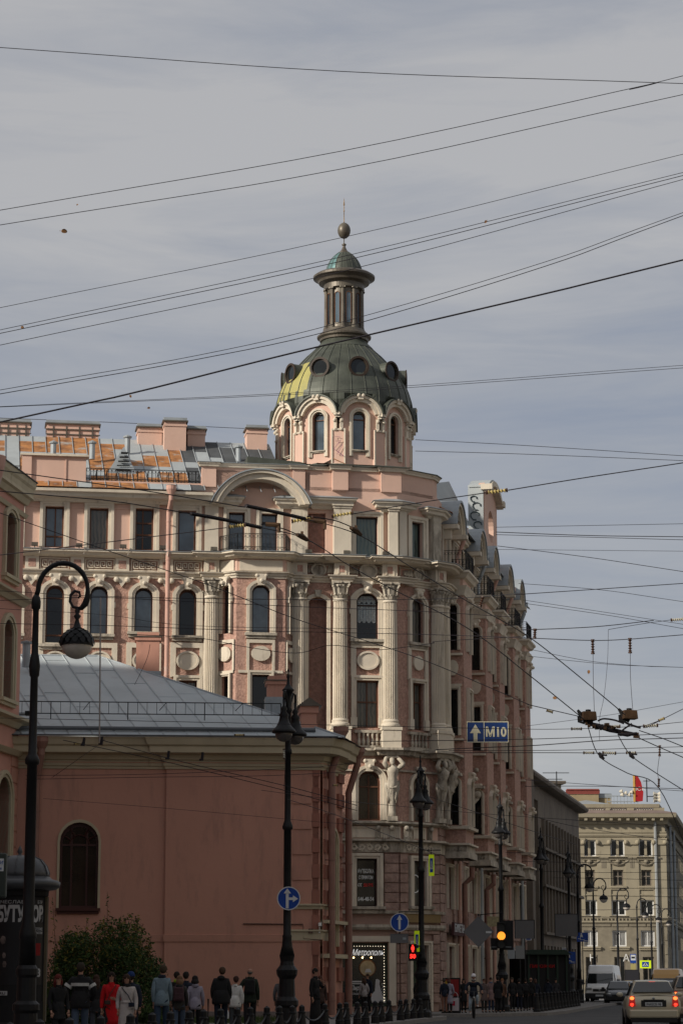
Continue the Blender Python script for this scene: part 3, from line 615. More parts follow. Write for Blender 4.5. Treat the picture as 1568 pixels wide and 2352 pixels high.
# skylight on the roof
mb = MB(); q = L.S(290, 1060); d = -1.4; z = rz(d); mb.m(ZINC); p1_, p2_, p3_, p4_ = L.P(q-.75, z, d), L.P(q+.55, z, d), L.P(q, z+1.35, d-.5), L.P(q-.1, z+1.4, d-2.2)
mb.add([p1_, p2_, p3_, p4_], [(0, 1, 2), (0, 2, 3), (1, 3, 2)]); mb.m(BLACKM)
for k in range(5): w = .36*(1-k/6); mb.fbox(L, q-.02-w, q+.08+w*.6, z+.15+k*.2, z+.2+k*.2, d-.05, d+.02-k*.07)
mb.build('roof_vent_window', None, ROOF)
def chimney(u0, u1, vt, vb, d, capm=ZINC, bands=False, depth=.9, step=0):
    F = L; um = (u0+u1)/2; s0, s1 = F.S(u0, vb, d), F.S(u1, vb, d); zt, zb = F.Z(um, vt, d), F.Z(um, vb, d)-.6
    mb = MB(); mb.m(PINK); mb.fbox(F, s0+.06, s1-.06, zb, zt-.2, d-depth, d); mb.fbox(F, s0+.02, s1-.02, zt-.42, zt-.34, d-depth-.04, d+.04); mb.m(capm if capm != ZINC else COPBRN); mb.fbox(F, s0-.03, s1+.03, zt-.2, zt-.14, d-depth-.1, d+.1)
    mb.m(capm); mb.fbox(F, s0+.02, s1-.02, zt-.139, zt, d-depth, d+.02)
    if bands:
        mb.m(COPBRN); mb.fbox(F, s0, s1, zt-.48, zt-.44, d, d+.05)
        for k in range(4): x = s0+(s1-s0)*(k+.6)/4.2; mb.fbox(F, x-.03, x+.03, zb+.3, zt-.3, d, d+.06)
        mb.fbox(F, s0, s1, zb+.75, zb+.8, d, d+.05)
    o = mb.build('chimney', None, ROOF); return o
chimney(-14, 72, 962, 1003, -rd, bands=True); chimney(105, 230, 966, 1007, -rd, bands=True)
chimney(314, 375, 973, 1020, -rd+.8); chimney(374, 430, 959, 1040, -rd+1.6, depth=2.5); chimney(428, 474, 978, 1025, -rd+.8); chimney(564, 616, 976, 1045, -rd+1)
def flue(u, vt, vb, d, w=.13):
    q = L.S(u, vb, d); z0, z1 = L.Z(u, vb, d)-.3, L.Z(u, vt, d); p = L.P(q, 0, d); mb = MB(); mb.lathe([(w, z0), (w, z1-.1)], (p.x, p.y, 0), 12); mb.lathe([(w*1.5, z1-.1), (w*1.6, z1-.04), (.01, z1+.06)], (p.x, p.y, 0), 12); mb.build('flue_pipe', ZINC, ROOF)
flue(123, 1014, 1040, -3); flue(212, 1014, 1040, -3); flue(293, 1001, 1025, -4.5); flue(548, 1024, 1050, -4)
# --- downpipes
def downpipe(F, s, ztop, zbot, d=.22, r=.085, m=PIPEM, parent=B, elbow=.9, lean=.35, head=True):
    mb = MB(); pts = [F.P(s+lean, ztop, d+.35), F.P(s+lean, ztop-.45, d+.35), F.P(s, ztop-.45-elbow, d), F.P(s, zbot, d)]
    mb.tube(pts, r, 12)
    if head: p = pts[0]; mb.lathe([(r*1.1, ztop-.25), (r*2.2, ztop), (r*2.2, ztop+.16), (r*2.4, ztop+.18), (r*2.0, ztop+.18)], (p.x, p.y, 0), 12)
    z = zbot+.5
    while z < ztop-.6-elbow: p = F.P(s, z, d); mb.lathe([(r*1.12, z), (r*1.15, z+.03), (r*1.12, z+.06)], (p.x, p.y, 0), 12); mb.fbox(F, s-.02, s+.02, z+.01, z+.05, 0, d); z += 1.7
    return mb.build('downpipe', m, parent)
downpipe(L, L.S(386, 1300, .5), L.Z(395, 1128, .5), .3, d=.5, r=.1, lean=.07, elbow=.5)
# --- floodlights on the belt cornice
for u in (80, 182, 283, 374, 491, 708, 795, 885):
    q = L.S(u, 1265, .3); mb = MB(); mb.fbox(L, q-.14, q+.14, ZB+.12, ZB+.26, .25, .5); mb.fbox(L, q-.02, q+.02, ZB, ZB+.13, .3, .34); mb.tube([L.P(q+.1, ZB+.1, .4), L.P(q+.25, ZB+.02, .6), L.P(q+.2, ZB-.25, .62)], .015, 5); mb.build('floodlight', COPBRN, B)
# --- mezzanine ledge, balustrade, band under it and the ground floors
gpath = [e_(L.S(690, 1900)), e_(sC), tuple(F2.P(W2, 0, 0).xy), tuple(ST.P(1.3, 0, 0).xy)]
lp = [e_(L.S(690, 1720)), e_(sC-.8), e_(sC-.8, .45), e_(sC, .45), tuple(F2.P(.5, 0, .4).xy), tuple(F2.P(.6, 0, 0).xy), tuple(F2.P(W2-.5, 0, 0).xy), tuple(F2.P(W2-.5, 0, .5).xy), tuple(F2.P(W2+.1, 0, .5).xy), tuple(ST.P(1.4, 0, .6).xy), tuple(ST.P(1.4, 0, 0).xy)]
belt(Z_LED, 'mezzanine_ledge', [(-.1, .06), (.34, .04), (.35, -.06), (.2, -.12), (.14, -.26), (-.1, -.28)], CREAMD, lp)
belt(Z_LED-.9, 'mezzanine_moulding', [(-.1, .06), (.1, .04), (.12, -.04), (-.1, -.06)], CREAMD, gpath)
for F, q0, q1 in ((L, L.S(818, 1700), L.S(880, 1700)), (F2, W2*.5-.55, W2*.5+.5)):
    mb = MB(); z0, z1 = zl(1713), zl(1684); mb.fbox(F, q0-.1, q1+.1, z1, z1+.12, 0, .2); mb.fbox(F, q0-.1, q1+.1, z0-.1, z0, 0, .2); n = int((q1-q0)/.19)
    for k in range(n): p = F.P(q0+(q1-q0)*(k+.5)/n, 0, .12); mb.lathe([(.05, z0), (.08, z0+.12), (.075, z0+.2), (.035, z0+.34), (.06, z1-.06), (.07, z1)], (p.x, p.y, 0), 10)
    mb.build('balustrade', CREAMD, B)
belt(Z_M0, 'cornice', [(-.1, .1), (.3, .06), (.32, -.02), (.16, -.1), (-.1, -.14)], CREAMD, gpath)
belt(Z_FR, 'cornice', [(-.1, .08), (.34, .05), (.35, -.03), (.26, -.06), (-.1, -.06)], CREAMD, gpath)
mb = MB(); mb.sweep(gpath, [(0, Z_FR-.06), (0, Z_M0-.1), (-.3, Z_M0-.1), (-.3, Z_FR-.06)]); mb.build('panel_wall', PINK, B)
mb = MB(); mb.sweep(gpath, [(.12, Z_RUS), (.12, Z_FR-.07), (-.3, Z_FR-.07), (-.3, Z_RUS)]); mb.build('frieze_wall', CREAMD, B)
mb = MB()
for F, q0, q1 in ((L, L.S(803, 1940), sC-.45), (F2, .3, W2-.4)):
    n = max(2, int((q1-q0)/.32)); zc = (Z_FR+Z_RUS)/2-.05
    for k in range(n):
        x = q0+(q1-q0)*(k+.5)/n; sg = 1 if k % 2 else -1
        mb.tube([F.P(x+.13*cos(w)*(1-w/16), zc+sg*.13*sin(w)*(1-w/16), .15) for w in [j*pi/4 for j in range(13)]], .03, 5, False)
        mb.tube([F.P(x-.16, zc-sg*.08, .15), F.P(x, zc-sg*.15, .15), F.P(x+.16, zc+sg*.05, .15)], .03, 5)
mb.build('scroll_frieze', CREAM, B)
for F, cs in ((L, (L.S(843, 1910), sC-.3)), (F2, (W2*.5,))):
    for c in cs:
        w = .75 if F is L and c < sC-1 else .3; mb = MB(); z0, z1 = Z_FR+.12, Z_M0-.22; mb.fbox(F, c-w, c+w, z0, z1, 0, .05); mb.strip(F, outline(c-w, c+w, z0, z1, 0), outline(c-w-.08, c+w+.08, z0-.06, z1+.06, 0), 0, .09)
        mb.build('mezzanine_panel', CREAM, B)
        for k in (-1, 1):
            x = c+k*(w+.32); mb = MB(); mb.fbox(F, x-.1, x+.1, z0-.1, z1+.1, 0, .16); mb.ball(F.P(x, z1, .2), .11, 8, 5); mb.ball(F.P(x, z0+.02, .13), .07, 8, 5); mb.build('scroll_bracket', CREAMD, B)
# rusticated storeys
def rust_wall(F, q0, q1, z0, z1, ops, m=STONE, ch=.42, bl=.95, d=.10, name='rusticated_wall', base=True):
    mb = MB()
    if base: wall(mb, F, q0, q1, z0, z1, ops, depth=.3)
    z = z0; row = 0
    while z < z1-.05:
        zt = min(z+ch, z1); cuts = [(o[0]-.32, o[1]+.32) for o in ops if o[2]-.3 < zt-.02 and o[3]+.25 > z+.02]; segs = [(q0, q1)]
        for a, b in cuts:
            ns = []
            for s0, s1 in segs:
                if b <= s0 or a >= s1: ns.append((s0, s1))
                else:
                    if a > s0: ns.append((s0, a))
                    if b < s1: ns.append((b, s1))
            segs = ns
        for s0, s1 in segs:
            x = s0-(bl*.5 if row % 2 and s0 == q0 else 0)
            while x < s1-.02:
                a, b = max(x, s0), min(x+bl, s1)
                if b-a > .06: 
                    jt = random.uniform(-.012, .012); mb.fbox(F, a+.014, b-.014, z+.02, zt-.02, 0, d+jt)
                x += bl
        z += ch; row += 1
    return mb.build(name, m, B)
# window with the printed-shirt sign
s0, s1 = L.S(818, 2020), L.S(865, 2020); z0, z1 = L.Z(842, 2082), L.Z(842, 1972)
ops_rus.append((s0, s1, z0, z1, 0)); trim(L, s0, s1, z0, z1, 0, .26, B, d1=.14); sill(L, s0-.35, s1+.35, z0, B, pr=.3)
wn = window(L, s0, s1, z0, z1, 0, B, DARKF, GDARK)
TXW = mat('white_vinyl', (.85, .88, .87), var=.03); TXR = mat('red_vinyl', (.6, .04, .04), var=.05)
lt = (s0+s1)/2; H = z1-z0
for tx, zz, hh, w_, mm_ in (('ФУТБОЛКА', .70, .24, .70, TXW), ('С ПРИНТОМ', .575, .2, .62, TXW), ('ОТ', .42, .18, .17, TXW), ('646-48-54', .12, .24, .70, TXW)):
    x = lt if tx != 'ОТ' else s0+.19
    text(L, tx, x, z0+H*zz, -.215, hh, wn, mm_, width=w_, bold=.004)
text(L, '550 РУБ', s0+.56, z0+H*.42, -.215, .18, wn, TXR, width=.42, bold=.006)
# shop opening
q0, q1 = L.S(803, 2230), L.S(891, 2230); zb0, zb1 = .35, L.Z(850, 2166)
shop_op = (q0-.4, q1, zb0, zb1, 0); ops_rus.append(shop_op)
rust_wall(L, L.S(760, 2100), sC, Z_RUS*0+L.Z(850, 2095), Z_RUS, ops_rus[:1])
rust_wall(L, q1+.35, sC, .5, L.Z(850, 2130), [])
SIGNB = mat('pink_grey_fascia', (.33, .22, .18), var=.08, vs=1)
mb = MB(); wall(mb, L, L.S(760, 2100), sC, .12, L.Z(850, 2095), [shop_op], depth=.35); mb.build('ground_floor_wall', SIGNB, B)
mb = MB(); zz = L.Z(850, 2095); mb.sweep([e_(L.S(700, 2100)), e_(sC), tuple(F2.P(W2, 0, 0).xy), tuple(ST.P(.8, 0, 0).xy)], [(-.1, zz-.08), (.2, zz-.06), (.22, zz+.06), (-.1, zz+.08)]); zz = L.Z(850, 2130); mb.sweep([e_(L.S(700, 2100)), e_(sC), tuple(F2.P(W2, 0, 0).xy), tuple(ST.P(.8, 0, 0).xy)], [(-.1, zz-.1), (.16, zz-.1), (.22, zz), (.2, zz+.12), (-.1, zz+.12)]); mb.build('shop_cornice', CREAMD, B)
mb = MB(); mb.fbox(L, q1+.02, q1+.32, .4, L.Z(850, 2150), 0, .18); mb.fbox(L, q0-.3, q1+.35, L.Z(850, 2163), L.Z(850, 2150), 0, .2); mb.build('shop_pilaster', CREAM, B)
SHF = mat('dark_green_shop_frame', (.03, .05, .03), rough=.4); 
mb = MB(); mb.strip(L, outline(q0-.28, q1-.06, zb0+.1, zb1-.08, 0), outline(q0-.38, q1, zb0, zb1, 0), -.3, -.16); mb.fbox(L, q0-.38, q1, zb0, zb0+.12, -.3, -.1)
sw = mb.build('shop_window', SHF, B)
mb = MB(); mb.fbox(L, q0-.38, q1, zb0+.1, zb1, -.36, -.3); mb.build('pane', GDARK, sw)
LAMPW = mat('lit_bulb', (.9, .8, .6), emis=(1, .86, .62), es=3.0); LAMPY = mat('lit_yellow_spot', (.9, .7, .3), emis=(1, .7, .3), es=7)
text(L, 'Метрополь', (q0+q1)/2-.02, zb1-.52, -.27, .36, sw, mat('lit_white_lettering', (.8, .8, .8), emis=(1, 1, 1), es=.4), width=1.38, shear=.35, bold=.0)
mb = MB()
for k in range(20): mb.ball(L.P(q1-.13, zb0+.25+k*(zb1-zb0-.4)/19, -.26), .014, 6, 4)
for k in range(14): mb.ball(L.P(q0+(q1-q0-.15)*k/13, zb1-.13, -.26), .012, 6, 4)
mb.build('string_lights', LAMPW, sw)
for k in (.12, .35, .58):
    mb = MB(); p = L.P(q0+(q1-q0)*k, zb1-.62, -.2); mb.ball(p, .035, 8, 5); mb.build('spot_lamp', LAMPY, sw)
TW = mat('white_decal', (.55, .55, .55), var=.06)
mb = MB(); c = (q0+q1)/2
mb.m(mat('cream_roundel', (.45, .36, .22), var=.2, vs=5)); mb.fpoly(L, [(c-.02+.33*cos(k*pi/12), 1.98+.33*sin(k*pi/12)) for k in range(24)], -.295, -.27)
mb.m(mat('brown_roundel', (.16, .07, .03), var=.2)); mb.strip(L, [(c-.02+.33*cos(k*pi/12), 1.98+.33*sin(k*pi/12)) for k in range(25)], [(c-.02+.37*cos(k*pi/12), 1.98+.37*sin(k*pi/12)) for k in range(25)], -.295, -.26)
mb.m(TW); mb.fpoly(L, [(c-.08, 1.95), (c+.08, 1.95), (c+.16, 1.8), (c-.14, 1.8)], -.27, -.262); mb.build('roundel_decal', None, sw)
mb = MB(); mb.fpoly(L, [(c+.18, zb0+.15), (c+1.0, zb0+.15), (c+.62, zb0+.5), (c+.5, zb0+.95), (c+.52, 1.45), (c+.42, 1.52), (c+.34, 1.5), (c+.3, 1.0), (c+.1, zb0+.45)], -.295, -.285)
mb.build('wedding_dress_decal', TW, sw)
text(L, 'Пироги', c-.42, 1.05, -.28, .26, sw, TW, width=.75, shear=.4, bold=.004); text(L, 'свадебные', c-.4, .86, -.28, .14, sw, TW, width=.6)
mb = MB(); mb.fbox(L, c-.75, c-.1, 1.38, 1.44, -.295, -.285); mb.fbox(L, c-.7, c-.15, 1.3, 1.34, -.295, -.285)
for k in range(3): mb.tube([L.P(c+.72+.12*cos(w), .95+.16*k+.08*sin(w), -.28) for w in [j*pi/4 for j in range(9)]], .012, 4, False)
mb.build('scroll_decal', TW, sw)
# F2 ground floors
c = W2*.5; rz0, rz1 = zl(2080), zl(1975); f2r.append((c-.38, c+.38, rz0, rz1, 0))
trim(F2, c-.38, c+.38, rz0, rz1, 0, .24, B, d1=.14); w2 = window(F2, c-.38, c+.38, rz0, rz1, 0, B, DARKF, GCURT); sill(F2, c-.7, c+.7, rz0, B, pr=.3)
mb = MB(); mb.strip(F2, [(c+.27*cos(k*pi/12), (rz0+rz1)/2+.36*sin(k*pi/12)) for k in range(25)], [(c+.3*cos(k*pi/12), (rz0+rz1)/2+.4*sin(k*pi/12)) for k in range(25)], -.23, -.2); mb.build('round_decal', TXW, w2)
rust_wall(F2, 0, W2, zl(2095), Z_RUS, f2r)
door = (c-.5, c+.45, .15, zl(2170), 0)
mb = MB(); wall(mb, F2, 0, W2, .12, zl(2095), [door], depth=.35); mb.build('ground_floor_wall', SIGNB, B)
rust_wall(F2, 0, W2, .5, zl(2130), [door], base=False); trim(F2, *door, .2, B, d1=.16, name='door_surround')
mb = MB(); mb.fbox(F2, door[0], door[1], .15, door[3], -.3, -.25); mb.strip(F2, outline(door[0]+.1, door[1]-.1, 1.2, door[3]-.15, 0), outline(door[0]+.16-.1, door[1]-.06, 1.16, door[3]-.1, 0), -.25, -.2); d_ = mb.build('door', SHF, B)
mb = MB(); mb.fbox(F2, door[0]+.12, door[0]+.16, 1.0, 1.3, -.25, -.18); mb.build('handle', ZINC, d_)
mb = MB(); mb.fbox(F2, .05, W2*1.0, zl(2118), zl(2098), .1, .16); mb.build('fascia_board', mat('ochre_fascia', (.24, .17, .08), var=.1), B)
# ================================================================== avenue facade
NB = [(110.95, 2.5), (117.9, 2.3), (122.4, 2.0), (128.2, 2.3), (133.0, 2.2)]   # world y of each bay's far corner, width
ends = [(y-C2.y)/ST.t.y for y, w in NB]
bays = [(e1-w, e1) for e1, (y, w) in zip(ends, NB)]
DB = 1.0; LATEW, LATET = [], []
so_t, so_l, so_r = [], [], []
bz0 = zl(1962, 843); bz0 = at(1082, 1961, 110.8).z
def SWin(F, a, b, z0, z1, rise, lst, g=GDARK, tw=.16, key=False, fm=DARKF):
    lst.append((a, b, z0, z1, rise)); w_ = window(F, a, b, z0, z1, rise, B, fm, g); t_ = trim(F, a, b, z0, z1, rise, tw, B, key=key, d1=.12)
    if lst is so_r or F.x != ST.x and abs(F.a-ST.a) < .01: LATEW.extend([w_]+list(w_.children)); LATET.append(t_)
Zs = dict(top=(zl(1281), zl(1190)), arch=(zl(1470), zl(1362)), mid=(zl(1672), zl(1563)), mez=(zl(1884), zl(1775)))
gaps = []; x = 1.4
for a, b in bays:
    if a-.1-x > .8: gaps.append((x, a-.1))
    x = b+.1
gaps.append((x, SE-.2))
for i, (a, b) in enumerate(gaps):
    n = 2 if b-a > 3.2 else 1
    for k in range(n):
        c = a+(b-a)*(k+.5)/n; hw = .45 if b-a > 1.6 else .32
        SWin(ST, c-hw, c+hw, *Zs['top'], 0, so_t, GDARK); SWin(ST, c-hw, c+hw, *Zs['arch'], .35, so_l, GDARK, key=True); SWin(ST, c-hw, c+hw, *Zs['mid'], 0, so_l, GDARK); SWin(ST, c-hw, c+hw, *Zs['mez'], .4, so_l, GWARM)
        SWin(ST, c-hw, c+hw, zl(2080), zl(1975), 0, so_r, GDARK); SWin(ST, c-hw*1.3, c+hw*1.3, .5, zl(2170), 0, so_r, GDARK)
for a, b in bays:
    c = (a+b)/2; SWin(ST, c-.55, c+.55, *Zs['top'], 0, so_t, GDARK); SWin(ST, c-.8, c+.8, zl(2080), zl(1980), 0, so_r, GDARK); SWin(ST, c-.9, c+.9, .5, zl(2170), 0, so_r, GDARK)
mb = MB(); wall(mb, ST, 0, SE, ZB-.1, Z_EAVE+.4, so_t); mb.build('upper_wall', PINK, B)
mb = MB(); wall(mb, ST, 0, SE, Z_M0, ZB-.1, so_l); mb.build('middle_wall', ROUGHP, B)
rust_wall(ST, 0, SE, .2, Z_M0, so_r)
mb = MB(); mb.fbox(ST, SE, SE+.02, 0, Z_EAVE, -12, 0); mb.build('side_wall', PINK, B)
TR_ = [( .1, -.1)]
for bi, (a, b) in enumerate(bays):
    near = Fr(*ST.P(a, 0, 0).xy, SA-pi/2); fr = Fr(*ST.P(a, 0, DB).xy, SA); w = b-a
    lst = []; lf = []
    for (z0, z1), rs in ((Zs['arch'], .2), (Zs['mid'], 0), (Zs['mez'], .22)):
        SWin(near, .30, .72, z0, z1, rs, lst, GDARK, .13, key=rs > 0)
        SWin(fr, w/2-.45, w/2+.45, z0, z1, rs*1.4, lf, GDARK, .16, key=rs > 0)
    mb = MB(); mb.m(ROUGHP); wall(mb, near, 0, DB, bz0, ZE0+.2, lst); wall(mb, fr, 0, w, bz0, ZE0+.2, lf); mb.add([ST.P(b, z, d) for z, d in ((bz0, 0), (bz0, DB), (ZE0+.2, DB), (ZE0+.2, 0))], [(0, 1, 2, 3)])
    mb.m(PINK); pth = [tuple(ST.P(a, 0, -.05).xy), tuple(ST.P(a, 0, DB).xy), tuple(ST.P(b, 0, DB).xy), tuple(ST.P(b, 0, -.05).xy)]
    mb.sweep(pth, [(0, ZE0+.2), (0, ZB-.3), (-.1, ZB-.3), (-.1, ZE0+.2)])
    BY = mb.build('bay_window', None, B)
    mb = MB(); mb.sweep(pth, [(-.1, .0+ZB), (.32, ZB-.02), (.33, ZB-.12), (.24, ZB-.2), (.16, ZB-.34), (-.1, ZB-.42)]); mb.build('bay_cornice', CREAM, BY); mb = MB(); mb.sweep(pth, [(-.1, ZE0), (.05, ZE0), (.1, ZE0+.2), (.2, ZE0+.44), (-.1, ZE0+.46)]); mb.build('bay_architrave', CREAM, BY); mb = MB()
    mb.sweep(pth, [(-.1, Z_M0-.1), (.18, Z_M0-.06), (.2, Z_M0+.06), (-.1, Z_M0+.1)]); mb.build('bay_cornice', CREAM, BY); mb = MB(); mb.sweep(pth, [(-.1, Z_FR-.06), (.2, Z_FR-.03), (.2, Z_FR+.05), (-.1, Z_FR+.08)])
    mb.build('bay_cornice', CREAM, BY)
    mb = MB(); mb.sweep(pth, [(.06, Z_RUS-.1), (.06, Z_FR-.062), (-.1, Z_FR-.062), (-.1, Z_RUS-.1)]); mb.sweep(pth, [(0, bz0-.2), (.14, bz0-.05), (.16, Z_RUS-.1), (-.1, Z_RUS-.1)]); mb.fbox(ST, a+.02, b-.02, bz0-.19, bz0-.06, 0, DB-.02)
    for k in range(3): mb.tube([near.P(.2+.3*k+.12*cos(t_)*(1-t_/16), (Z_FR+Z_RUS)/2+.12*sin(t_)*(1-t_/16), .08) for t_ in [j*pi/4 for j in range(13)]], .028, 5, False)
    mb.build('bay_base', CREAMD, BY)
    mb = MB(); mb.fbox(near, .15, DB-.15, zf0+.02, zf1-.02, 0, .06); mb.build('frieze_panel', CREAM, BY); mb = MB(); mb.fpoly(near, [(.51+.24*cos(q*pi/10), zl(1512)+.36*sin(q*pi/10)) for q in range(20)], 0, .1)
    mb.build('oval_panel', CREAM, BY)
    for zz in (zl(1478), zl(1680)): mb = MB(); mb.fbox(near, .1, DB-.05, zz-.1, zz, 0, .2); mb.build('bay_sill', CREAM, BY)
    mb = MB(); mb.fbox(near, .13, DB-.1, zl(1556), zl(1550), 0, .08); mb.build('bay_moulding', CREAM, BY)
    mb = MB()      # small console under the mid windows and the atlas head below the bay
    mb.fbox(near, .12, .3, zl(1730), zl(1690), 0, .2); mb.ball(near.P(.5, zl(1722), .12), .12, 8, 6); mb.build('console', CREAMD, BY)
    P3 = [ST.P(a+.05, 0, .0), ST.P(a+.05, 0, DB+.12), ST.P(b-.05, 0, DB+.12), ST.P(b-.05, 0, 0)]
    railing(None, P3, ZB+.02, .95, B, 'balcony_railing', .16)
    # segmental gable hood over the bay, projecting from the eaves
    hz = Z_EAVE-.35; mb = MB(); q0, q1 = a-.25, b+.25; O = arc_pts(q0, q1, hz-.35, 1.25, 14); I_ = arc_pts(q0+.3, q1-.3, hz-.35, .95, 14)
    mb.m(CREAM); mb.strip(ST, I_, O, .0, .62); mb.strip(ST, arc_pts(q0+.12, q1-.12, hz-.35, 1.13, 14), O, .62, .75)
    mb.fbox(ST, q0-.1, q0+.35, hz-.55, hz-.35, 0, .85); mb.fbox(ST, q1-.35, q1+.1, hz-.55, hz-.35, 0, .85); mb.fbox(ST, q0+.05, q0+.3, hz-1.0, hz-.55, 0, .5)
    mb.m(PINK); mb.fpoly(ST, I_, .02, .1)
    mb.m(ZINC); mb.strip(ST, arc_pts(q0-.02, q1+.02, hz-.33, 1.26, 14), arc_pts(q0-.1, q1+.1, hz-.33, 1.36, 14), -1.6, .82); mb.m(CREAM)
    mb.build('gable_hood', None, B)
merge(LATEW, 'window', B); merge(LATET, 'window_surround', B)
# eaves along the avenue between hoods, and pilasters
mb = MB(); mb.sweep([tuple(ST.P(1.4, 0, 0).xy), tuple(ST.P(SE, 0, 0).xy)], [(d*.45, Z_EAVE-.3+h*.8) for d, h in PR]); mb.build('eaves_cornice', CREAM, B)
for x in [a-.35 for a, b in bays]+[b+.35 for a, b in bays]:
    mb = MB(); mb.fbox(ST, x-.16, x+.16, ZB, Z_EAVE-.8, 0, .16); mb.build('pilaster', CREAMD, B)
for x in (5.0, 12.1, 16.6, 22.7, 28.2):
    downpipe(ST, x, Z_EAVE-.4, .4, d=.2, r=.10, m=ZINC if x in (12.1, 28.2) else PIPEM, lean=0, elbow=.9)
for x in (5.6, 13.0): downpipe(ST, x, zl(1975), .3, d=.35, r=.13, m=PIPEL, lean=0, elbow=.3, head=False)
# roof over the avenue wing
mb = MB(); z = Z_EAVE-.2
for k in range(44):
    a, b = 1.2+(SE-1.2)*k/44, 1.2+(SE-1.2)*(k+1)/44; mb.m(RUST if random.random() < .15 else ZINC); mb.add([ST.P(a, z, .6), ST.P(b, z, .6), ST.P(b, z+2.8, -5), ST.P(a, z+2.8, -5)], [(0, 1, 2, 3)]); mb.tube([ST.P(a, z+.02, .6), ST.P(a, z+2.82, -5)], .02, 4)
mb.m(ZINCL); mb.add([ST.P(1.2, z+2.8, -5), ST.P(SE, z+2.8, -5), ST.P(SE, z, -11), ST.P(1.2, z, -11)], [(0, 1, 2, 3)]); mb.build('roof', None, B)
# tall gabled dormer with an oval opening
ga, gb = ST.S(1110, 1200), ST.S(1138, 1180)
gz1 = ST.Z(1128, 1118); gz0 = Z_EAVE-.2; gc = (ga+gb)/2; hw = (gb-ga)/2
mb = MB(); mb.m(PINK); ov = [(gc+hw*.42*cos(k*pi/12), gz0+(gz1-gz0)*.52+.85*sin(k*pi/12)) for k in range(25)]
big = []
for k in range(25):
    an = k*pi/12; x_, z_ = cos(an), sin(an); m_ = max(abs(x_), abs(z_)); big.append((gc+hw*x_/m_, gz0+(gz1-gz0)*.45+(gz1-gz0)*.45*z_/m_))
mb.strip(ST, ov, big, -.25, .05); mb.fpoly(ST, arc_pts(ga, gb, gz0+(gz1-gz0)*.9-.001, (gz1-gz0)*.1, 12), -.25, .05); mb.m(BLACKM); mb.fbox(ST, gc-hw*.42, gc+hw*.42, gz0+1, gz0+(gz1-gz0)*.5, -.4, -.3)
mb.m(ZINCL); O = arc_pts(ga-.1, gb+.1, gz0+(gz1-gz0)*.88, (gz1-gz0)*.14, 12)
mb.strip(ST, [(p[0]*1, p[1]-.08) for p in O], O, -.75, .3); mb.fbox(ST, ga-.05, ga+.03, gz0, gz0+(gz1-gz0)*.89, -.8, -.0); mb.fbox(ST, gb-.03, gb+.05, gz0, gz0+(gz1-gz0)*.89, -.8, -.0)
mb.m(CREAM); mb.strip(ST, [(p[0]*1, p[1]-.35) for p in O], [(p[0], p[1]-.081) for p in O], .051, .4)
for q in (ga, gb): mb.fbox(ST, q-.25, q+.25, gz0+(gz1-gz0)*.83, gz0+(gz1-gz0)*.89, -.1, .5)
DG = mb.build('gabled_dormer', None, B)
GRAF = mat('dark_spray_paint', (.05, .07, .08))
gfr = Fr(*ST.P(ga-.06, 0, -.8).xy, SA-pi/2)
mb = MB()
for k, (cx, cz, r_) in enumerate(((.3, 3.6, .16), (.45, 3.2, .2), (.35, 2.7, .22), (.5, 2.2, .2), (.4, 1.8, .16))): mb.tube([gfr.P(cx+r_*cos(t_)*(1+.2*sin(3*t_)), gz0+cz+r_*sin(t_), .03) for t_ in [j*pi/5 for j in range(9)]], .03, 4, False)
mb.build('graffiti', GRAF, DG)
mb = MB(); w = 1.9; z_ = gz0+1.2; mb.m(ZINCL); mb.add([ST.P(ga-9, z_+1.2, -4.2), ST.P(ga, z_+3.4, -1.8), ST.P(ga, z_+1.0, -.7), ST.P(ga-9, z_-.8, -1.6)], [(0, 1, 2, 3)]); mb.build('roof_slope', None, B)
# inner core so that no light leaks through the building
mb = MB(); core = [tuple(L.P(SL0, 0, -.45).xy), tuple(L.P(sC-.1, 0, -.45).xy), tuple(F2.P(W2-.2, 0, -.45).xy), tuple(ST.P(SE-.1, 0, -.45).xy), tuple(ST.P(SE-.1, 0, -12).xy), tuple(L.P(sC-12, 0, -12).xy), tuple(L.P(SL0, 0, -13).xy)]
n = len(core); zt = Z_EAVE-.3; mb.add([(x, y, .05) for x, y in core]+[(x, y, zt) for x, y in core], [tuple(range(n, 2*n))]+[(i, (i+1) % n, (i+1) % n+n, i+n) for i in range(n)]); mb.build('light_blocking_core', mat('dark_light_blocker', (.05, .04, .035)), B)

# ================================================================== DOME
DX, DY = at(790, 1000, 112.3).xy
dzv = lambda v: zat(v, 112.3)
RS = mpx(112.3)                              # metres per frame pixel at the tower
OCR = mat('dark_bronze_rim', (.035, .022, .015), rough=.6, var=.2)
DM = MB(); zz0 = lambda y: dzv(428.7+y/3.624); rr = lambda r: r/3.624*RS
prof = [(560, 2010), (577, 1900), (575, 1850), (565, 1800), (548, 1745), (524, 1690), (492, 1635), (455, 1585), (412, 1535), (366, 1485), (318, 1435), (272, 1395), (240, 1365)]
prof = [(rr(r), zz0(y)) for r, y in prof]; nseg = 120
NF = 10; A0 = radians(13.2); Rw = rr(540)
def lim(r, h, a):          # the copper skirt steps back behind each arched gable
    d = (a-A0+pi/NF) % (2*pi/NF)-pi/NF; zc_ = zat(428.7+1915/3.624, DY-Rw*.8); g_ = zat(428.7+1768/3.624, DY-Rw*.8)-zc_; hw_ = Rw*tan(pi/NF)*.97; x = abs(Rw*tan(d))
    top = zc_+g_*sqrt(max(0, 1-(x/hw_)**2))
    return min(r, (Rw-.08)/cos(d)) if h < top+.02 else r
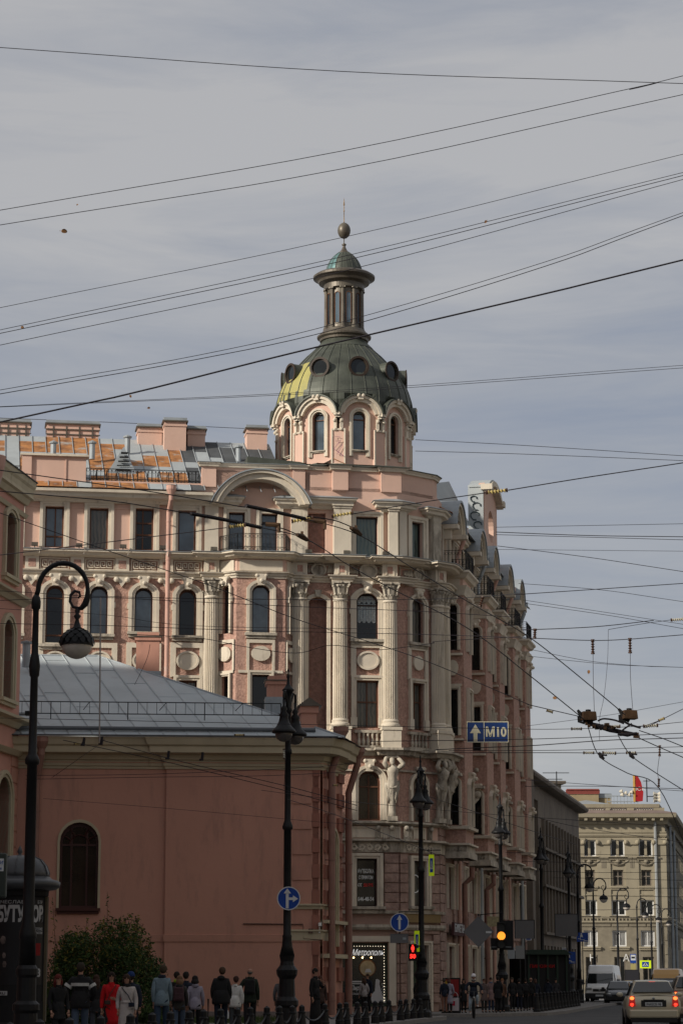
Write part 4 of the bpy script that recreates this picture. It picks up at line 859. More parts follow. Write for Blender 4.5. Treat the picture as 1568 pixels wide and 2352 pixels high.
for j in range(len(prof)-1):
    for i in range(nseg):
        a0, a1 = 2*pi*i/nseg, 2*pi*(i+1)/nseg; ac = (a0+a1)/2; ac = ac-2*pi if ac > pi else ac
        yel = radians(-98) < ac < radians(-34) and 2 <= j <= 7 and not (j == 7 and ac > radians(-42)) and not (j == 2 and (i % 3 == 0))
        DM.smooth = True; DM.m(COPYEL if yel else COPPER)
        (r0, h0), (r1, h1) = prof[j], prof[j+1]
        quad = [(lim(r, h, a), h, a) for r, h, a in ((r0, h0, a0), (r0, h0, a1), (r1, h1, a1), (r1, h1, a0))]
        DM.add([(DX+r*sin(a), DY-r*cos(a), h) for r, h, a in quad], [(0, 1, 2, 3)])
DM.smooth = False; DM.m(COPPER)
for i in range(30):
    a = 2*pi*(i+.5)/30; DM.tube([(DX+(lim(r, h, a)+.012)*sin(a), DY-(lim(r, h, a)+.012)*cos(a), h) for r, h in prof], .022, 4)
dome = DM.build('dome', None, B)
NF = 10; A0 = radians(13.2)
Rw = rr(540); zd0 = dzv(1078); 
def drum_frame(k, R): a = A0+k*2*pi/NF; return Fr(DX+R*sin(a), DY-R*cos(a), a)
fwid = 2*Rw*tan(pi/NF)
zf_ = lambda y: zat(428.7+y/3.624, DY-Rw*.8)
zd0 = zat(1078, DY-Rw*.8)
zsp = zf_(1915); zcr = zf_(1768); gr_ = zcr-zsp
mb = MB(); mb.m(PINK); hwn = rr(54); wz0, wz1 = zf_(2215), zf_(1893)
for k in range(NF):
    F = drum_frame(k, Rw); wall(mb, F, -fwid/2, fwid/2, zd0-.3, wz0); n = 12
    inn = outline(-hwn, hwn, wz0, wz1, hwn, n); out = [(-fwid/2, wz0)]+arc_pts(-fwid/2+.06, fwid/2-.06, zsp, gr_-.1, n)+[(fwid/2, wz0)]
    for i in range(len(inn)-1):
        mb.add([F.P(*inn[i]), F.P(*out[i]), F.P(*out[i+1]), F.P(*inn[i+1])], [(0, 1, 2, 3)]); mb.add([F.P(*inn[i]), F.P(*inn[i+1]), F.P(*inn[i+1], -.25), F.P(*inn[i], -.25)], [(0, 1, 2, 3)])
mb.build('drum_wall', None, B)
for k in range(NF):
    F = drum_frame(k, Rw); n = 14
    if 3 <= k <= 6: continue
    wi = window(F, -hwn, hwn, wz0, wz1, hwn, B, WOODF, GBLUE if k in (0, 9, 8) else GDARK, tr=(.80,), d=-.2, fw=.05)
    trim(F, -hwn, hwn, wz0-.3, wz1, hwn, rr(32), B, m=CREAM, d1=.07)
    sill(F, -hwn-.08, hwn+.08, wz0, B, pr=.14, h=.05)
    mb = MB(); a = fwid/2+.03
    O = arc_pts(-a, a, zsp-.02, gr_+.02, n); I_ = arc_pts(-a+rr(50), a-rr(50), zsp-.02, gr_-rr(50), n)
    mb.m(CREAM); mb.strip(F, I_, O, 0, .22); mb.strip(F, arc_pts(-a+rr(22), a-rr(22), zsp-.02, gr_-rr(20), n), O, .22, .32)
    for q in (-1, 1): mb.ball(F.P(q*.11, zcr-.03, .34), .1, 8, 5)
    mb.fbox(F, -.12, .12, zcr-.22, zcr+.04, .1, .36)
    for q in (-1, 1): mb.fbox(F, q*a-.16, q*a+.16, zsp-.14, zsp-.0, 0, .3); mb.fbox(F, q*a-.13, q*a+.13, zsp-.24, zsp-.141, 0, .2)
    mb.m(COPPER); mb.strip(F, O, arc_pts(-a-.06, a+.06, zsp+.0, gr_+.07, n), -1.2, .4)
    mb.build('arched_gable', None, B)
    for q in (-1, 1):                        # scroll brackets either side of the pier
        x = q*(fwid/2-.13); mb = MB(); mb.fbox(F, x-.07, x+.07, zsp-.85, zsp-.24, 0, .12); mb.ball(F.P(x, zsp-.36, .14), .09, 8, 6); mb.ball(F.P(x, zsp-.78, .1), .07, 8, 6); mb.build('scroll_bracket', CREAM, B)
    Fp = Fr(DX+(Rw/cos(pi/NF)-.05)*sin(A0+(k+.5)*2*pi/NF), DY-(Rw/cos(pi/NF)-.05)*cos(A0+(k+.5)*2*pi/NF), A0+(k+.5)*2*pi/NF)
    mb = MB(); z0, z1 = zd0+.05, zf_(2045); hw_ = rr(58)
    mb.m(PINK); mb.fbox(Fp, -hw_, hw_, z0, z1, -.1, .06); mb.m(CREAM); mb.strip(Fp, outline(-hw_+.07, hw_-.07, z0+.07, z1-.07, 0), outline(-hw_, hw_, z0, z1, 0), .06, .11); mb.fbox(Fp, -hw_, hw_, z0, z0+.07, .06, .108)
    mb.build('pier_panel', None, B)
    # oculus on the dome
    zo = zf_(1515); ao = A0+k*2*pi/NF; Fo = Fr(DX, DY, ao); Ro = rr(522); r_o = rr(82)
    mb = MB(); O = [(r_o*cos(q*pi/12), zo+r_o*sin(q*pi/12)) for q in range(25)]; I2 = [((r_o-.07)*cos(q*pi/12), zo+(r_o-.07)*sin(q*pi/12)) for q in range(25)]
    mb.m(COPPER); mb.strip(Fo, I2, O, Ro-1.6, Ro); mb.m(OCR); mb.strip(Fo, [((r_o-.12)*cos(q*pi/12), zo+(r_o-.12)*sin(q*pi/12)) for q in range(25)], I2, Ro-.12, Ro-.05); mb.strip(Fo, I2, [((r_o+.03)*cos(q*pi/12), zo+(r_o+.03)*sin(q*pi/12)) for q in range(25)], Ro, Ro+.04)
    mb.m(GDARK); mb.fpoly(Fo, [((r_o-.06)*cos(q*pi/12), zo+(r_o-.06)*sin(q*pi/12)) for q in range(24)], Ro-.13, Ro-.06)
    mb.build('oculus', None, dome)
mb = MB(); mb.lathe([(Rw/cos(pi/NF)+.1, zd0-.1), (Rw/cos(pi/NF)+.12, zd0+.04), (Rw*.9, zd0+.1)], (DX, DY, 0), 44); mb.build('drum_base', COPPER, B)
DG_ = GRAF_P = mat('purple_spray_paint', (.30, .12, .22))
Fp = Fr(DX+(Rw/cos(pi/NF))*sin(A0-pi/NF), DY-(Rw/cos(pi/NF))*cos(A0-pi/NF), A0-pi/NF); mb = MB()
mb.tube([Fp.P(x_, zd0+z_, .1) for x_, z_ in ((.1, 1.35), (-.15, 1.4), (-.1, 1.15), (.12, 1.2), (-.2, .8), (.25, .45), (-.05, .55), (.2, 1.0))], .012, 4); mb.build('graffiti', GRAF_P, B)
# lantern
mb = MB(); mb.smooth = False
mb.m(COPPER); mb.lathe([(rr(r), zz0(y)) for r, y in ((252, 1372), (248, 1362), (225, 1340), (200, 1315), (190, 1300))], (DX, DY, 0), 48)
mb.m(COPBRN); mb.lathe([(rr(r), zz0(y)) for r, y in ((188, 1300), (205, 1296), (208, 1280), (228, 1268), (230, 1256), (215, 1250), (205, 1235), (190, 1228), (180, 1208), (168, 1205), (150, 1196), (150, 880), (172, 868), (172, 825), (180, 820), (215, 812), (222, 795), (240, 782), (262, 772), (263, 756), (235, 738), (160, 724))], (DX, DY, 0), 48)
LAN = mb.build('lantern', None, dome)
for k in range(10):
    a = A0+radians(-17)+k*2*pi/10; x_, y_ = DX+rr(156)*sin(a), DY-rr(156)*cos(a); mb = MB(); mb.lathe([(rr(26), zz0(1210)), (rr(26), zz0(1200)), (rr(21), zz0(1188)), (rr(18), zz0(1180)), (rr(16), zz0(890)), (rr(18), zz0(885))], (x_, y_, 0), 12)
    mb.box((x_, y_, zz0(875)), (rr(46), rr(40), rr(14)), a); F = Fr(x_, y_, a)
    for q in (-1, 1): mb.ball(F.P(q*rr(20), zz0(876), rr(14)), rr(9), 6, 5)
    mb.build('lantern_column', COPBRN, dome)
    a += pi/10; F = Fr(DX+rr(149)*sin(a), DY-rr(149)*cos(a), a); w_ = rr(24); mb = MB(); mb.m(mat('lantern_frame', (.14, .07, .04)) if k == 0 else LF_); LF_ = mb.mats[0]
    O = outline(-w_, w_, zz0(1165), zz0(910), w_); mb.strip(F, outline(-w_+.025, w_-.025, zz0(1165), zz0(910)-.03, w_-.025), O, 0, .05); mb.m(GBLUE if k in (9, 0) else GDARK); mb.fpoly(F, O, -.01, .02); mb.build('lantern_window', None, dome)
mb = MB(); cu = [(rr(r), zz0(y)) for r, y in ((157, 726), (155, 712), (150, 690), (141, 665), (127, 635), (108, 607), (85, 582), (62, 563), (50, 556))]
for j in range(len(cu)-1):
    for i in range(48):
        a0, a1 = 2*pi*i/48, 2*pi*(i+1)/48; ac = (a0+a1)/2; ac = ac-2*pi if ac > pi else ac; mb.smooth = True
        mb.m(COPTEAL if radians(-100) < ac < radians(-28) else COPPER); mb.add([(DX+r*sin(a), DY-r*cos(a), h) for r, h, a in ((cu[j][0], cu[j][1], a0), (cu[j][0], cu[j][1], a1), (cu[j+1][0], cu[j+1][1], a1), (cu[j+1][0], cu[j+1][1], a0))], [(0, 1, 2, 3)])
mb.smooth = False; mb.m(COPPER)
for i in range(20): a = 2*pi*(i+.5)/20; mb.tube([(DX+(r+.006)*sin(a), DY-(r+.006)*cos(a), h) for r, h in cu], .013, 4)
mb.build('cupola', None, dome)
mb = MB(); mb.smooth = True; mb.lathe([(rr(r), zz0(y)) for r, y in ((54, 560), (52, 552), (38, 545), (24, 528), (14, 505), (11, 495), (19, 488), (19, 480), (8, 474), (4, 470), (4, 432))], (DX, DY, 0), 20)
mb.lathe([(rr(r), zz0(y)) for r, y in ((0, 433), (22, 428), (42, 412), (53, 388), (56, 366), (52, 342), (40, 320), (22, 306), (0, 301))], (DX, DY, 0), 24); mb.build('finial_ball', COPBRN, dome)
mb = MB(); mb.smooth = True; mb.lathe([(rr(r), zz0(y)) for r, y in ((5, 301), (4, 290), (3, 210), (6, 206), (6, 200), (3, 195), (3, 180), (5, 175), (3, 170), (2, 162), (7, 154), (4, 125), (0, 90))], (DX, DY, 0), 10); mb.build('spire', mat('aged_brass', (.25, .17, .10), metal=.4, rough=.5), dome)
# cream herms (atlas figures) carrying the ledge
def atlas(F, s, zt, zb, d, lean=1, parent=B):
    mb = MB(); H = zt-zb; P = F.P; mb.smooth = True
    def blob(pts): mb.tube([P(s+a*lean, zb+H*b, d+c) for a, b, c, r in pts], [r for a, b, c, r in pts], 12)
    blob([(0, .0, .0, .20), (0, .12, .0, .17), (0, .3, .02, .16), (0, .45, .05, .2), (0, .53, .1, .27), (0, .58, .16, .24), (.0, .66, .2, .2), (0, .74, .24, .26), (0, .79, .26, .28), (0, .83, .26, .13), (-.02, .86, .28, .09)])
    mb.ball(P(s-.04*lean, zb+H*.895, d+.34), (.12, .13, .155), 12, 8); mb.ball(P(s-.04*lean, zb+H*.925, d+.27), (.14, .13, .12), 10, 6); mb.ball(P(s-.04*lean, zb+H*.87, d+.42), (.07, .05, .09), 8, 5)
    blob([(.2, .79, .26, .12), (.42, .84, .34, .11), (.46, .86, .36, .10), (.3, .93, .3, .085), (.12, .985, .2, .06)])
    blob([(-.2, .79, .26, .12), (-.38, .87, .36, .11), (-.30, .95, .30, .085), (-.1, .99, .2, .06)])
    for k in range(7):
        x = -.27+.09*k; blob([(x, .58, .22-abs(x)*.4, .06), (x*1.05, .50, .25-abs(x)*.4, .05), (x*.75, .40-.03*(k % 3), .14, .05), (x*.6, .26+.03*(k % 2), .12, .025)])
    blob([(-.28, .57, .1, .05), (-.1, .5, .28, .07), (.1, .5, .3, .07), (.3, .6, .1, .05)])
    mb.smooth = False; mb.fbox(F, s-.26, s+.26, zt-.12, zt+.02, 0, d+.35); mb.fbox(F, s-.22, s+.22, zb-.02, zb+.18, 0, d+.2)
    return mb.build('atlas_figure', CREAMD, parent)
atlas(L, sC-.32, Z_LED-.25, Z_M0+.1, .18); atlas(F2, W2-.12, Z_LED-.25, Z_M0+.1, .25, -1); atlas(ST, .55, Z_LED-.25, Z_M0+.1, .32)
for a, b in bays:
    near = Fr(*ST.P(a, 0, 0).xy, SA-pi/2); mb = MB(); z = Z_LED-1.2; mb.smooth = True; mb.ball(ST.P(a-.35, z, .55), (.2, .3, .22), 10, 7); mb.tube([ST.P(a-.35, z-.1, .5), ST.P(a-.35, z-.6, .2)], [.2, .08], 8); mb.smooth = False; mb.fbox(ST, a-.6, a-.1, z+.3, z+.42, 0, .9); mb.build('carved_head', CREAMD, B)
# ================================================================== SALMON PAVILION (low building in front)
q0_ = at(84, 1759, 88.3); q1_ = at(735, 1763, 89.1)
PF = Fr(q1_.x, q1_.y, atan2(q1_.y-q0_.y, q1_.x-q0_.x))       # s = 0 at its street corner, negative to the left
PSd = Fr(q1_.x, q1_.y, radians(77)); PW = 3.7
V = thing('low_building', (q1_.x, q1_.y, 0), 'low salmon building with blank plastered wall, arched window and grey metal roof', 'building')
zp = lambda v, u=560: PF.Z(u, v)
sl_ = PF.S(-150); sm = PF.S(381, 1900)
zc0, zc1 = PF.Z(560, 1742, 0), PF.Z(560, 1694, .75)
aw = (PF.S(137, 1990), PF.S(226, 1990), zp(2086, 180), zp(1884, 180), .78)
mb = MB(); mb.m(SALMON); wall(mb, PF, sl_, sm, 0, zc1, [aw], depth=.3); wall(mb, PF, sm, 0, 0, zc1, d=.12); mb.add([PF.P(sm, z, d) for z, d in ((0, 0), (0, .12), (zc1, .12), (zc1, 0))], [(0, 1, 2, 3)])
mb.build('front_wall', None, V)
ww = window(PF, *aw[:4], aw[4], V, mat('dark_maroon_frame', (.05, .018, .015), rough=.5), GWARM, d=-.2, fw=.09, mul=(.30, .70), tr=(.72,))
mb = MB(); cx_, zz_ = (aw[0]+aw[1])/2, aw[2]+(aw[3]-aw[2])*.72
for k in (1, 2, 4, 5): a = pi*k/6; mb.tube([PF.P(cx_+.38*cos(a), zz_+.38*sin(a), -.15), PF.P(cx_+.74*cos(a), zz_+.74*sin(a), -.15)], .03, 4)
mb.tube([PF.P(cx_+.36*cos(k*pi/10), zz_+.36*sin(k*pi/10), -.15) for k in range(11)], .03, 4); mb.build('fanlight_bars', ww.data.materials[0], ww)
mb = MB(); mb.strip(PF, outline(*aw), outline(aw[0]-.085, aw[1]+.085, aw[2], aw[3]+.085, aw[4]+.06), -.02, .05); mb.build('window_surround', SALCREAM, V)
sill(PF, aw[0]-.1, aw[1]+.1, aw[2], V, mat('maroon_sill', (.07, .03, .025)), pr=.16, h=.1)
e2 = lambda q, d=0: tuple(PF.P(q, 0, d).xy)
ppath = [e2(sl_), e2(sm), e2(sm, .12), e2(0, .12), tuple(PSd.P(.12, 0, .1).xy), tuple(PSd.P(1.1, 0, .1).xy), tuple(PSd.P(1.1, 0, -.0).xy), tuple(PSd.P(PW, 0, -.0).xy)]
mb = MB(); z = zc1; mb.sweep(ppath, [(-.1, z-1.0), (.06, z-.98), (.12, z-.82), (.2, z-.78), (.24, z-.62), (.62, z-.56), (.64, z-.34), (.72, z-.28), (.78, z-.1), (.82, z-.02), (-.1, z)]); mb.build('eaves_cornice', SALCREAM, V)
for vv in (1762,):
    z = zp(vv); mb = MB(); mb.sweep(ppath, [(-.05, z-.1), (.05, z-.1), (.07, z-.02), (.12, z+.02), (.13, z+.1), (-.05, z+.12)]); mb.build('string_course', SALCREAM, V)
    mb = MB(); mb.sweep(ppath, [(-.05, z+.121), (.10, z+.121), (.10, z+.2), (-.05, z+.22)]); mb.build('string_course', SALMON, V)
zb1, zb0 = zp(2146), zp(2163)
mb = MB(); mb.sweep(ppath[:4], [(-.05, zb0), (.035, zb0), (.05, zb1-.02), (-.05, zb1)]); mb.build('band_course', SALMON, V)
mb = MB(); mb.sweep(ppath[:4], [(-.05, 0), (.07, 0), (.07, zp(2324)), (-.05, zp(2324)+.03)]); mb.build('plinth', mat('grey_granite_plinth', (.17, .14, .13), var=.2, vs=3), V)
# corner: rusticated strips, cornices and dark groove
mb = MB(); sq = PF.S(672, 1900); z = zp(2080)
while z < zp(1800): mb.fbox(PF, sq, -.32, z, z+.52, .12, .16); mb.fbox(PF, sq-.35, sq-.002, z+.02, z+.5, .12, .135); z += .93
mb.build('corner_rustication', SALMON, V)
mb = MB(); mb.fbox(PF, -.28, -.06, .3, zc0-.4, .10, .10+.02)
z = .5
while z < zc0-.5: mb.fbox(PF, -.29, -.03, z, z+.5, .121, .16); z += .93
for d0 in (.1,):
    z = .5
    while z < zc0-.5: mb.fbox(PSd, .12, .42, z, z+.5, d0, .16); mb.fbox(PSd, .75, 1.08, z, z+.5, d0, .18); mb.fbox(PSd, 2.7, 3.6, z, z+.5, 0, .1); z += .93
mb.build('corner_blocks', mat('brown_salmon_plaster', (.30, .13, .095), var=.1), V)
mb = MB(); mb.m(SALCREAM)
for zz, h in ((zp(2088), .10), (zp(2160), .3)): mb.sweep([e2(PF.S(668, 2100), .12), e2(-.3, .12), e2(0, .12), tuple(PSd.P(1.08, 0, .1).xy)], [(-.02, zz), (.05, zz), (.07, zz+h), (.14, zz+h+.03), (.14, zz+h+.08), (-.02, zz+h+.1)])
mb.build('corner_cornice', None, V)
so = (1.35, 2.4, 2.7, zp(1905), .5)
mb = MB(); wall(mb, PSd, 0, 1.1, 0, zc1, d=.1); wall(mb, PSd, 1.1, PW, 0, zc1, [so, (1.4, 2.35, .2, 2.3, 0)], depth=.5); mb.add([PSd.P(PW, z, d) for z, d in ((0, 0), (0, -9), (zc1, -9), (zc1, 0))], [(0, 1, 2, 3)]); mb.build('side_wall', SALMON, V)
trim(PSd, *so[:4], so[4], .22, V, m=SALCREAM, d0=-.3, d1=.08); mb = MB(); mb.fbox(PSd, 1.3, 2.5, .1, so[3], -.62, -.5); mb.build('recess_panel', SALCREAM, V)
for vv, h in ((2120, .12), (2200, .15)): z = zp(vv); mb = MB(); mb.fbox(PSd, .1, PW, z, z+h, 0, .3); mb.build('string_course', SALCREAM, V)
downpipe(PSd, .45, zc1+.35, .2, d=.34, r=.13, m=PIPEL, parent=V, lean=.0, elbow=1.0); downpipe(PSd, 3.45, zc1-.15, .2, d=.3, r=.13, m=PIPEL, parent=V, lean=0, elbow=1.1); downpipe(PF, PF.S(84, 1900), zc1-.2, .2, d=.3, r=.13, m=PIPEL, parent=V, lean=.15, elbow=.9)
# hipped metal roof
ex = .82; rz0 = zc1+.02; k1 = PF.hit(225, 1507, -9.5); rze = k1[1]; rse = k1[0]
mb = MB(); mb.m(ZROOF); EL, ER = PF.P(sl_, rz0, ex), PF.P(.85, rz0, ex+.1); RL, RR = PF.P(sl_, rze, -9.5), PF.P(rse, rze, -9.5); BR_ = PSd.P(PW+.8, rz0, .8)
mb.add([EL, ER, RR, RL], [(0, 1, 2, 3)]); mb.add([ER, BR_, RR], [(0, 1, 2)]); mb.add([RL, RR, BR_, PF.P(sl_, rz0, -19)], [(0, 1, 2, 3)])
N_ = 17
for i in range(N_):
    s_ = sl_+(0-sl_)*i/N_*1.02; t1 = 1.0; top = PF.P(s_-2.5, rze, -9.5)
    bot = PF.P(s_, rz0, ex); 
    if s_-2.5 > rse: t1 = max(0, (0.9-s_)/((0.9-s_)+(s_-2.5-rse))) 
    if t1 > .03: mb.tube([bot+Vector((0, 0, .03)), bot+(top-bot)*t1+Vector((0, 0, .03))], .028, 4)
    for j in range(3):
        tt = (.2+.3*j+.13*(i % 3)); s2_ = sl_+(0-sl_)*(i+1)/N_*1.02
        if tt < t1-.05 and (i+j) % 2: a_ = bot+(top-bot)*tt; b_ = a_+(PF.P(s2_, 0)-PF.P(s_, 0)); mb.tube([a_+Vector((0, 0, .02)), b_+Vector((0, 0, .02))], .012, 4)
mb.m(ZINC); mb.tube([RL, RR], .06, 6); mb.tube([RR, ER], .05, 6)
RV = mb.build('roof', None, V)
mb = MB(); mb.tube([PF.P(sl_, rz0+.32, .35), PF.P(-.2, rz0+.32, .35)], .08, 6); mb.tube([PF.P(sl_, rz0+.02, ex+.05), PF.P(.6, rz0+.02, ex+.1)], .03, 6); mb.build('gutter', mat('dark_gutter', (.10, .11, .12), rough=.5), V)
# snow railing along the eaves
rr0, rr1 = PF.S(-60, 1630, -.6), PF.S(645, 1640, -.6); zr = PF.Z(300, 1640, -.6); zrt = PF.Z(300, 1613, -.6); mb = MB()
mb.tube([PF.P(rr0, zrt, -.6), PF.P(rr1, zrt, -.6)], .02, 5); mb.tube([PF.P(rr0, zr, -.6), PF.P(rr1, zr, -.6)], .02, 5); n = int((rr1-rr0)/.35)
for i in range(n+1): s_ = rr0+(rr1-rr0)*i/n; mb.tube([PF.P(s_, zr-(.22 if i % 8 == 0 else 0), -.6), PF.P(s_, zrt, -.6)], .018 if i % 8 == 0 else .009, 4)
for i in range(4, n, 8): s_ = rr0+(rr1-rr0)*i/n; mb.tube([PF.P(s_, zrt, -.6), PF.P(s_-.25, zr+.25, -1.5)], .018, 4)
mb.build('roof_railing', IRON, V)
def pchim(u0, u1, vt, vb, d, parent=RV, gable=False, dep=.8):
    um = (u0+u1)/2; s0, s1 = PF.S(u0, vb, d), PF.S(u1, vb, d); zt, zb = PF.Z(um, vt, d), PF.Z(um, vb, d)-.5
    mb = MB(); mb.m(SALMON); mb.fbox(PF, s0, s1, zb, zt-.2, d-dep, d); mb.fbox(PF, s0-.06, s1+.06, zt-.34, zt-.2, d-dep-.06, d+.06); mb.m(COPBRN); mb.fbox(PF, s0-.1, s1+.1, zt-.199, zt-.16, d-dep-.1, d+.1); mb.m(SALMON); mb.fbox(PF, s0+.03, s1-.03, zt-.159, zt, d-dep, d); mb.m(ZINC); mb.fbox(PF, s0-.08, s1+.08, zb, zb+.65, d-dep-.08, d+.08)
    mb.build('chimney', None, parent)
pchim(312, 366, 1452, 1550, -7.6); pchim(614, 660, 1552, 1610, -3.0)
# stout chimney standing on the street corner
mb = MB(); d = -.2; s0, s1 = PF.S(692, 1650, d), PF.S(727, 1650, d); zt = PF.Z(710, 1622, d); zb = rz0-.1; mb.m(SALMON)
mb.fbox(PF, s0, s1, zb, zt, d-2.8, d); mb.fbox(PF, s0-.05, s1+.08, zt-.25, zt, d-2.9, d+.06); mb.fbox(PF, s1+.001, s1+.06, zb+.45, zb+.75, d-2.5, d-.3)
mb.m(COPBRN); c_ = (s0+s1)/2; A_ = [PF.P(s0-.15, zt+.001, d+.14), PF.P(s1+.2, zt+.001, d+.14), PF.P(c_, zt+.32, d+.14)]; B_ = [p-PF.n*3.2 for p in A_]; mb.add(A_+B_, [(0, 1, 2), (3, 5, 4), (0, 2, 5, 3), (1, 4, 5, 2), (0, 3, 4, 1)]); mb.build('chimney', None, RV)
mb = MB(); p = PF.P(PF.S(61, 1510, -7), 0, -7); z0, z1 = PF.Z(61, 1515, -7)-.3, PF.Z(61, 1478, -7); mb.lathe([(.16, z0), (.16, z1)], (p.x, p.y, 0), 12); mb.lathe([(.26, z1), (.28, z1+.06), (.01, z1+.12)], (p.x, p.y, 0), 12); mb.build('flue_pipe', ZINC, RV)
mb = MB(); p = PF.P(PF.S(229, 1690, 1.0), 0, .9); mb.tube([(p.x, p.y, PF.Z(229, 1704, .9)), (p.x-.06, p.y, PF.Z(229, 1372, .9))], .028, 6); mb.build('mast', mat('grey_galvanised_pole', (.30, .27, .25), rough=.5), V)
mb = MB(); s_, z = PF.hit(1160/1568*0+742, 2130, .3)
cs, cz = PF.hit(715, 2143, .3); mb.fbox(PF, cs-.1, cs+.06, cz, cz+.16, .13, .25); mb.tube([PF.P(PF.S(558, 2122), zp(2122), .16), PF.P(cs-.3, zp(2123), .16), PF.P(cs-.28, cz-.2, .16), PF.P(cs+.4, cz-.25, .16)], .025, 5); mb.build('junction_box', mat('brown_conduit', (.12, .07, .055)), V)
mb = MB(); mb.fbox(PF, cs+.25, cs+.36, cz+.25, cz+.37, .2, .5); mb.fbox(PF, cs+.28, cs+.32, cz, cz+.26, .18, .24); mb.build('security_camera', WHITE, V)

# ================================================================== PINK BUILDING AT THE LEFT EDGE
a_, b_ = at(81.6, 1108, 88.0), at(0, 1047.5, 83.4); an = atan2(a_.y-b_.y, a_.x-b_.x)
wcn = at(48, 1500, 88.2); LB = Fr(wcn.x, wcn.y, an)
G = thing('corner_building', (wcn.x, wcn.y, 0), 'tall pink building edge with cream arched window surrounds at left border of photo', 'building')
zg = lambda v, u=20: LB.Z(u, v)
zt_ = zg(1100, 40)
lops = []
for k in range(2):
    o_ = -3.4*k
    for vt, vb, rs in ((1180, 1328, .3), (1428, 1612, .5)): lops.append((-2.4+o_, -1.15+o_, zg(vb, 28), zg(vt, 28), rs))
    lops.append((-2.6+o_, -1.0+o_, zg(2020, 28), zg(1790, 28), .8)); lops.append((-2.6+o_, -1.0+o_, .6, zg(2110, 28), 0))
mb = MB(); mb.m(mat('soft_pink_plaster', (.52, .27, .21), var=.07, vs=.4)); wall(mb, LB, -9, 0, 0, zt_, lops, depth=.42); mb.add([LB.P(0, 0, 0), LB.P(0, 0, -14), LB.P(0, zt_, -14), LB.P(0, zt_, 0)], [(0, 1, 2, 3)]); mb.add([LB.P(-9, 0, 0), LB.P(-9, 0, -14), LB.P(-9, zt_, -14), LB.P(-9, zt_, 0)], [(0, 3, 2, 1)]); mb.add([LB.P(-9, zt_, 0), LB.P(0, zt_, 0), LB.P(0, zt_, -14), LB.P(-9, zt_, -14)], [(0, 1, 2, 3)]); mb.add([LB.P(-9, 0, -14), LB.P(0, 0, -14), LB.P(0, zt_, -14), LB.P(-9, zt_, -14)], [(0, 1, 2, 3)])
mb.build('wall', None, G)
for o in lops:
    window(LB, o[0], o[1], o[2], o[3], o[4], G, DARKF, GDARK, d=-.4, mul=(.5,)); trim(LB, o[0], o[1], o[2], o[3], o[4], .28, G, m=SALCREAM, d0=-.36, d1=.08); sill(LB, o[0]-.35, o[1]+.35, o[2], G, m=SALCREAM, pr=.22)
lpth = [tuple(LB.P(-9, 0, 0).xy), tuple(LB.P(0, 0, 0).xy), tuple(LB.P(0, 0, -3).xy)]
lpth = [tuple(LB.P(-9, 0, 0).xy), tuple(LB.P(.0, 0, 0).xy), tuple(LB.P(.0, 0, -6).xy)]
def lbelt(z, prof, name='cornice', m=SALCREAM): mb = MB(); mb.sweep(lpth, [(d, z+h) for d, h in prof]); return mb.build(name, m, G)
lbelt(zt_, [(-.1, -.8), (.1, -.8), (.2, -.6), (.3, -.55), (.26, -.4), (.28, -.2), (.34, -.1), (.36, .1), (-.1, .16)], 'eaves_cornice')
lbelt(zt_-1.2, [(-.1, -.1), (.08, -.1), (.14, .04), (-.1, .06)])
lbelt(zg(1380, 45), [(-.1, -.22), (.1, -.2), (.22, -.05), (.4, 0), (.42, .08), (-.1, .12)]); lbelt(zg(1660, 45), [(-.1, -.3), (.1, -.28), (.25, -.1), (.45, -.02), (.46, .08), (-.1, .12)]); lbelt(zg(1730, 45), [(-.1, -.2), (.15, -.18), (.3, .0), (-.1, .04)])
mb = MB(); z = 1.0
while z < zg(1760, 45): mb.fbox(LB, -.9, -.02, z, z+.5, 0, .04); z += .58
mb.build('corner_rustication', SALMON, G)
mb = MB(); mb.sweep(lpth, [(.40, zt_+.1), (.40, zt_+.14), (-3, zt_+1.6), (-3, zt_+.1)]); mb.build('roof', TARROOF, G)
mb = MB(); q = at(-3, 1055, 83); mb.lathe([(.1, -.9), (.24, -.25), (.28, .1), (.2, .14)], (q.x, q.y, q.z), 12); mb.build('rainwater_head', PIPEM, G)
mb = MB(); p = LB.P(-.1, zg(1640, 45), .4); mb.box(p, (.25, .3, .16)); mb.box(p-Vector((.2, 0, .05)), (.3, .05, .05)); mb.build('floodlight', IRON, G)

xw = MB(); xw.m(SALMON); x0 = -9.02; xops = []  # unseen continuation of this building, added to shade the street
while x0 > -62: xops += [(x0-2.6, x0-1.2, z_, z_+2.3, 0) for z_ in (2, 6, 10, 14)]; x0 -= 3.4
wall(xw, LB, -66, -9.01, 0, zt_, xops, depth=.4)
for o in xops: xw.m(GDARK); xw.add([LB.P(o[0], o[2], -.38), LB.P(o[1], o[2], -.38), LB.P(o[1], o[3], -.38), LB.P(o[0], o[3], -.38)], [(0, 1, 2, 3)])
xw.m(TARROOF); xw.add([LB.P(-66, zt_, 0), LB.P(-9.01, zt_, 0), LB.P(-9.01, zt_, -14), LB.P(-66, zt_, -14)], [(0, 1, 2, 3)]); xw.add([LB.P(-66, 0, -14), LB.P(-9.01, 0, -14), LB.P(-9.01, zt_, -14), LB.P(-66, zt_, -14)], [(0, 1, 2, 3)]); xw.build('unseen_shade_wing', None, G)
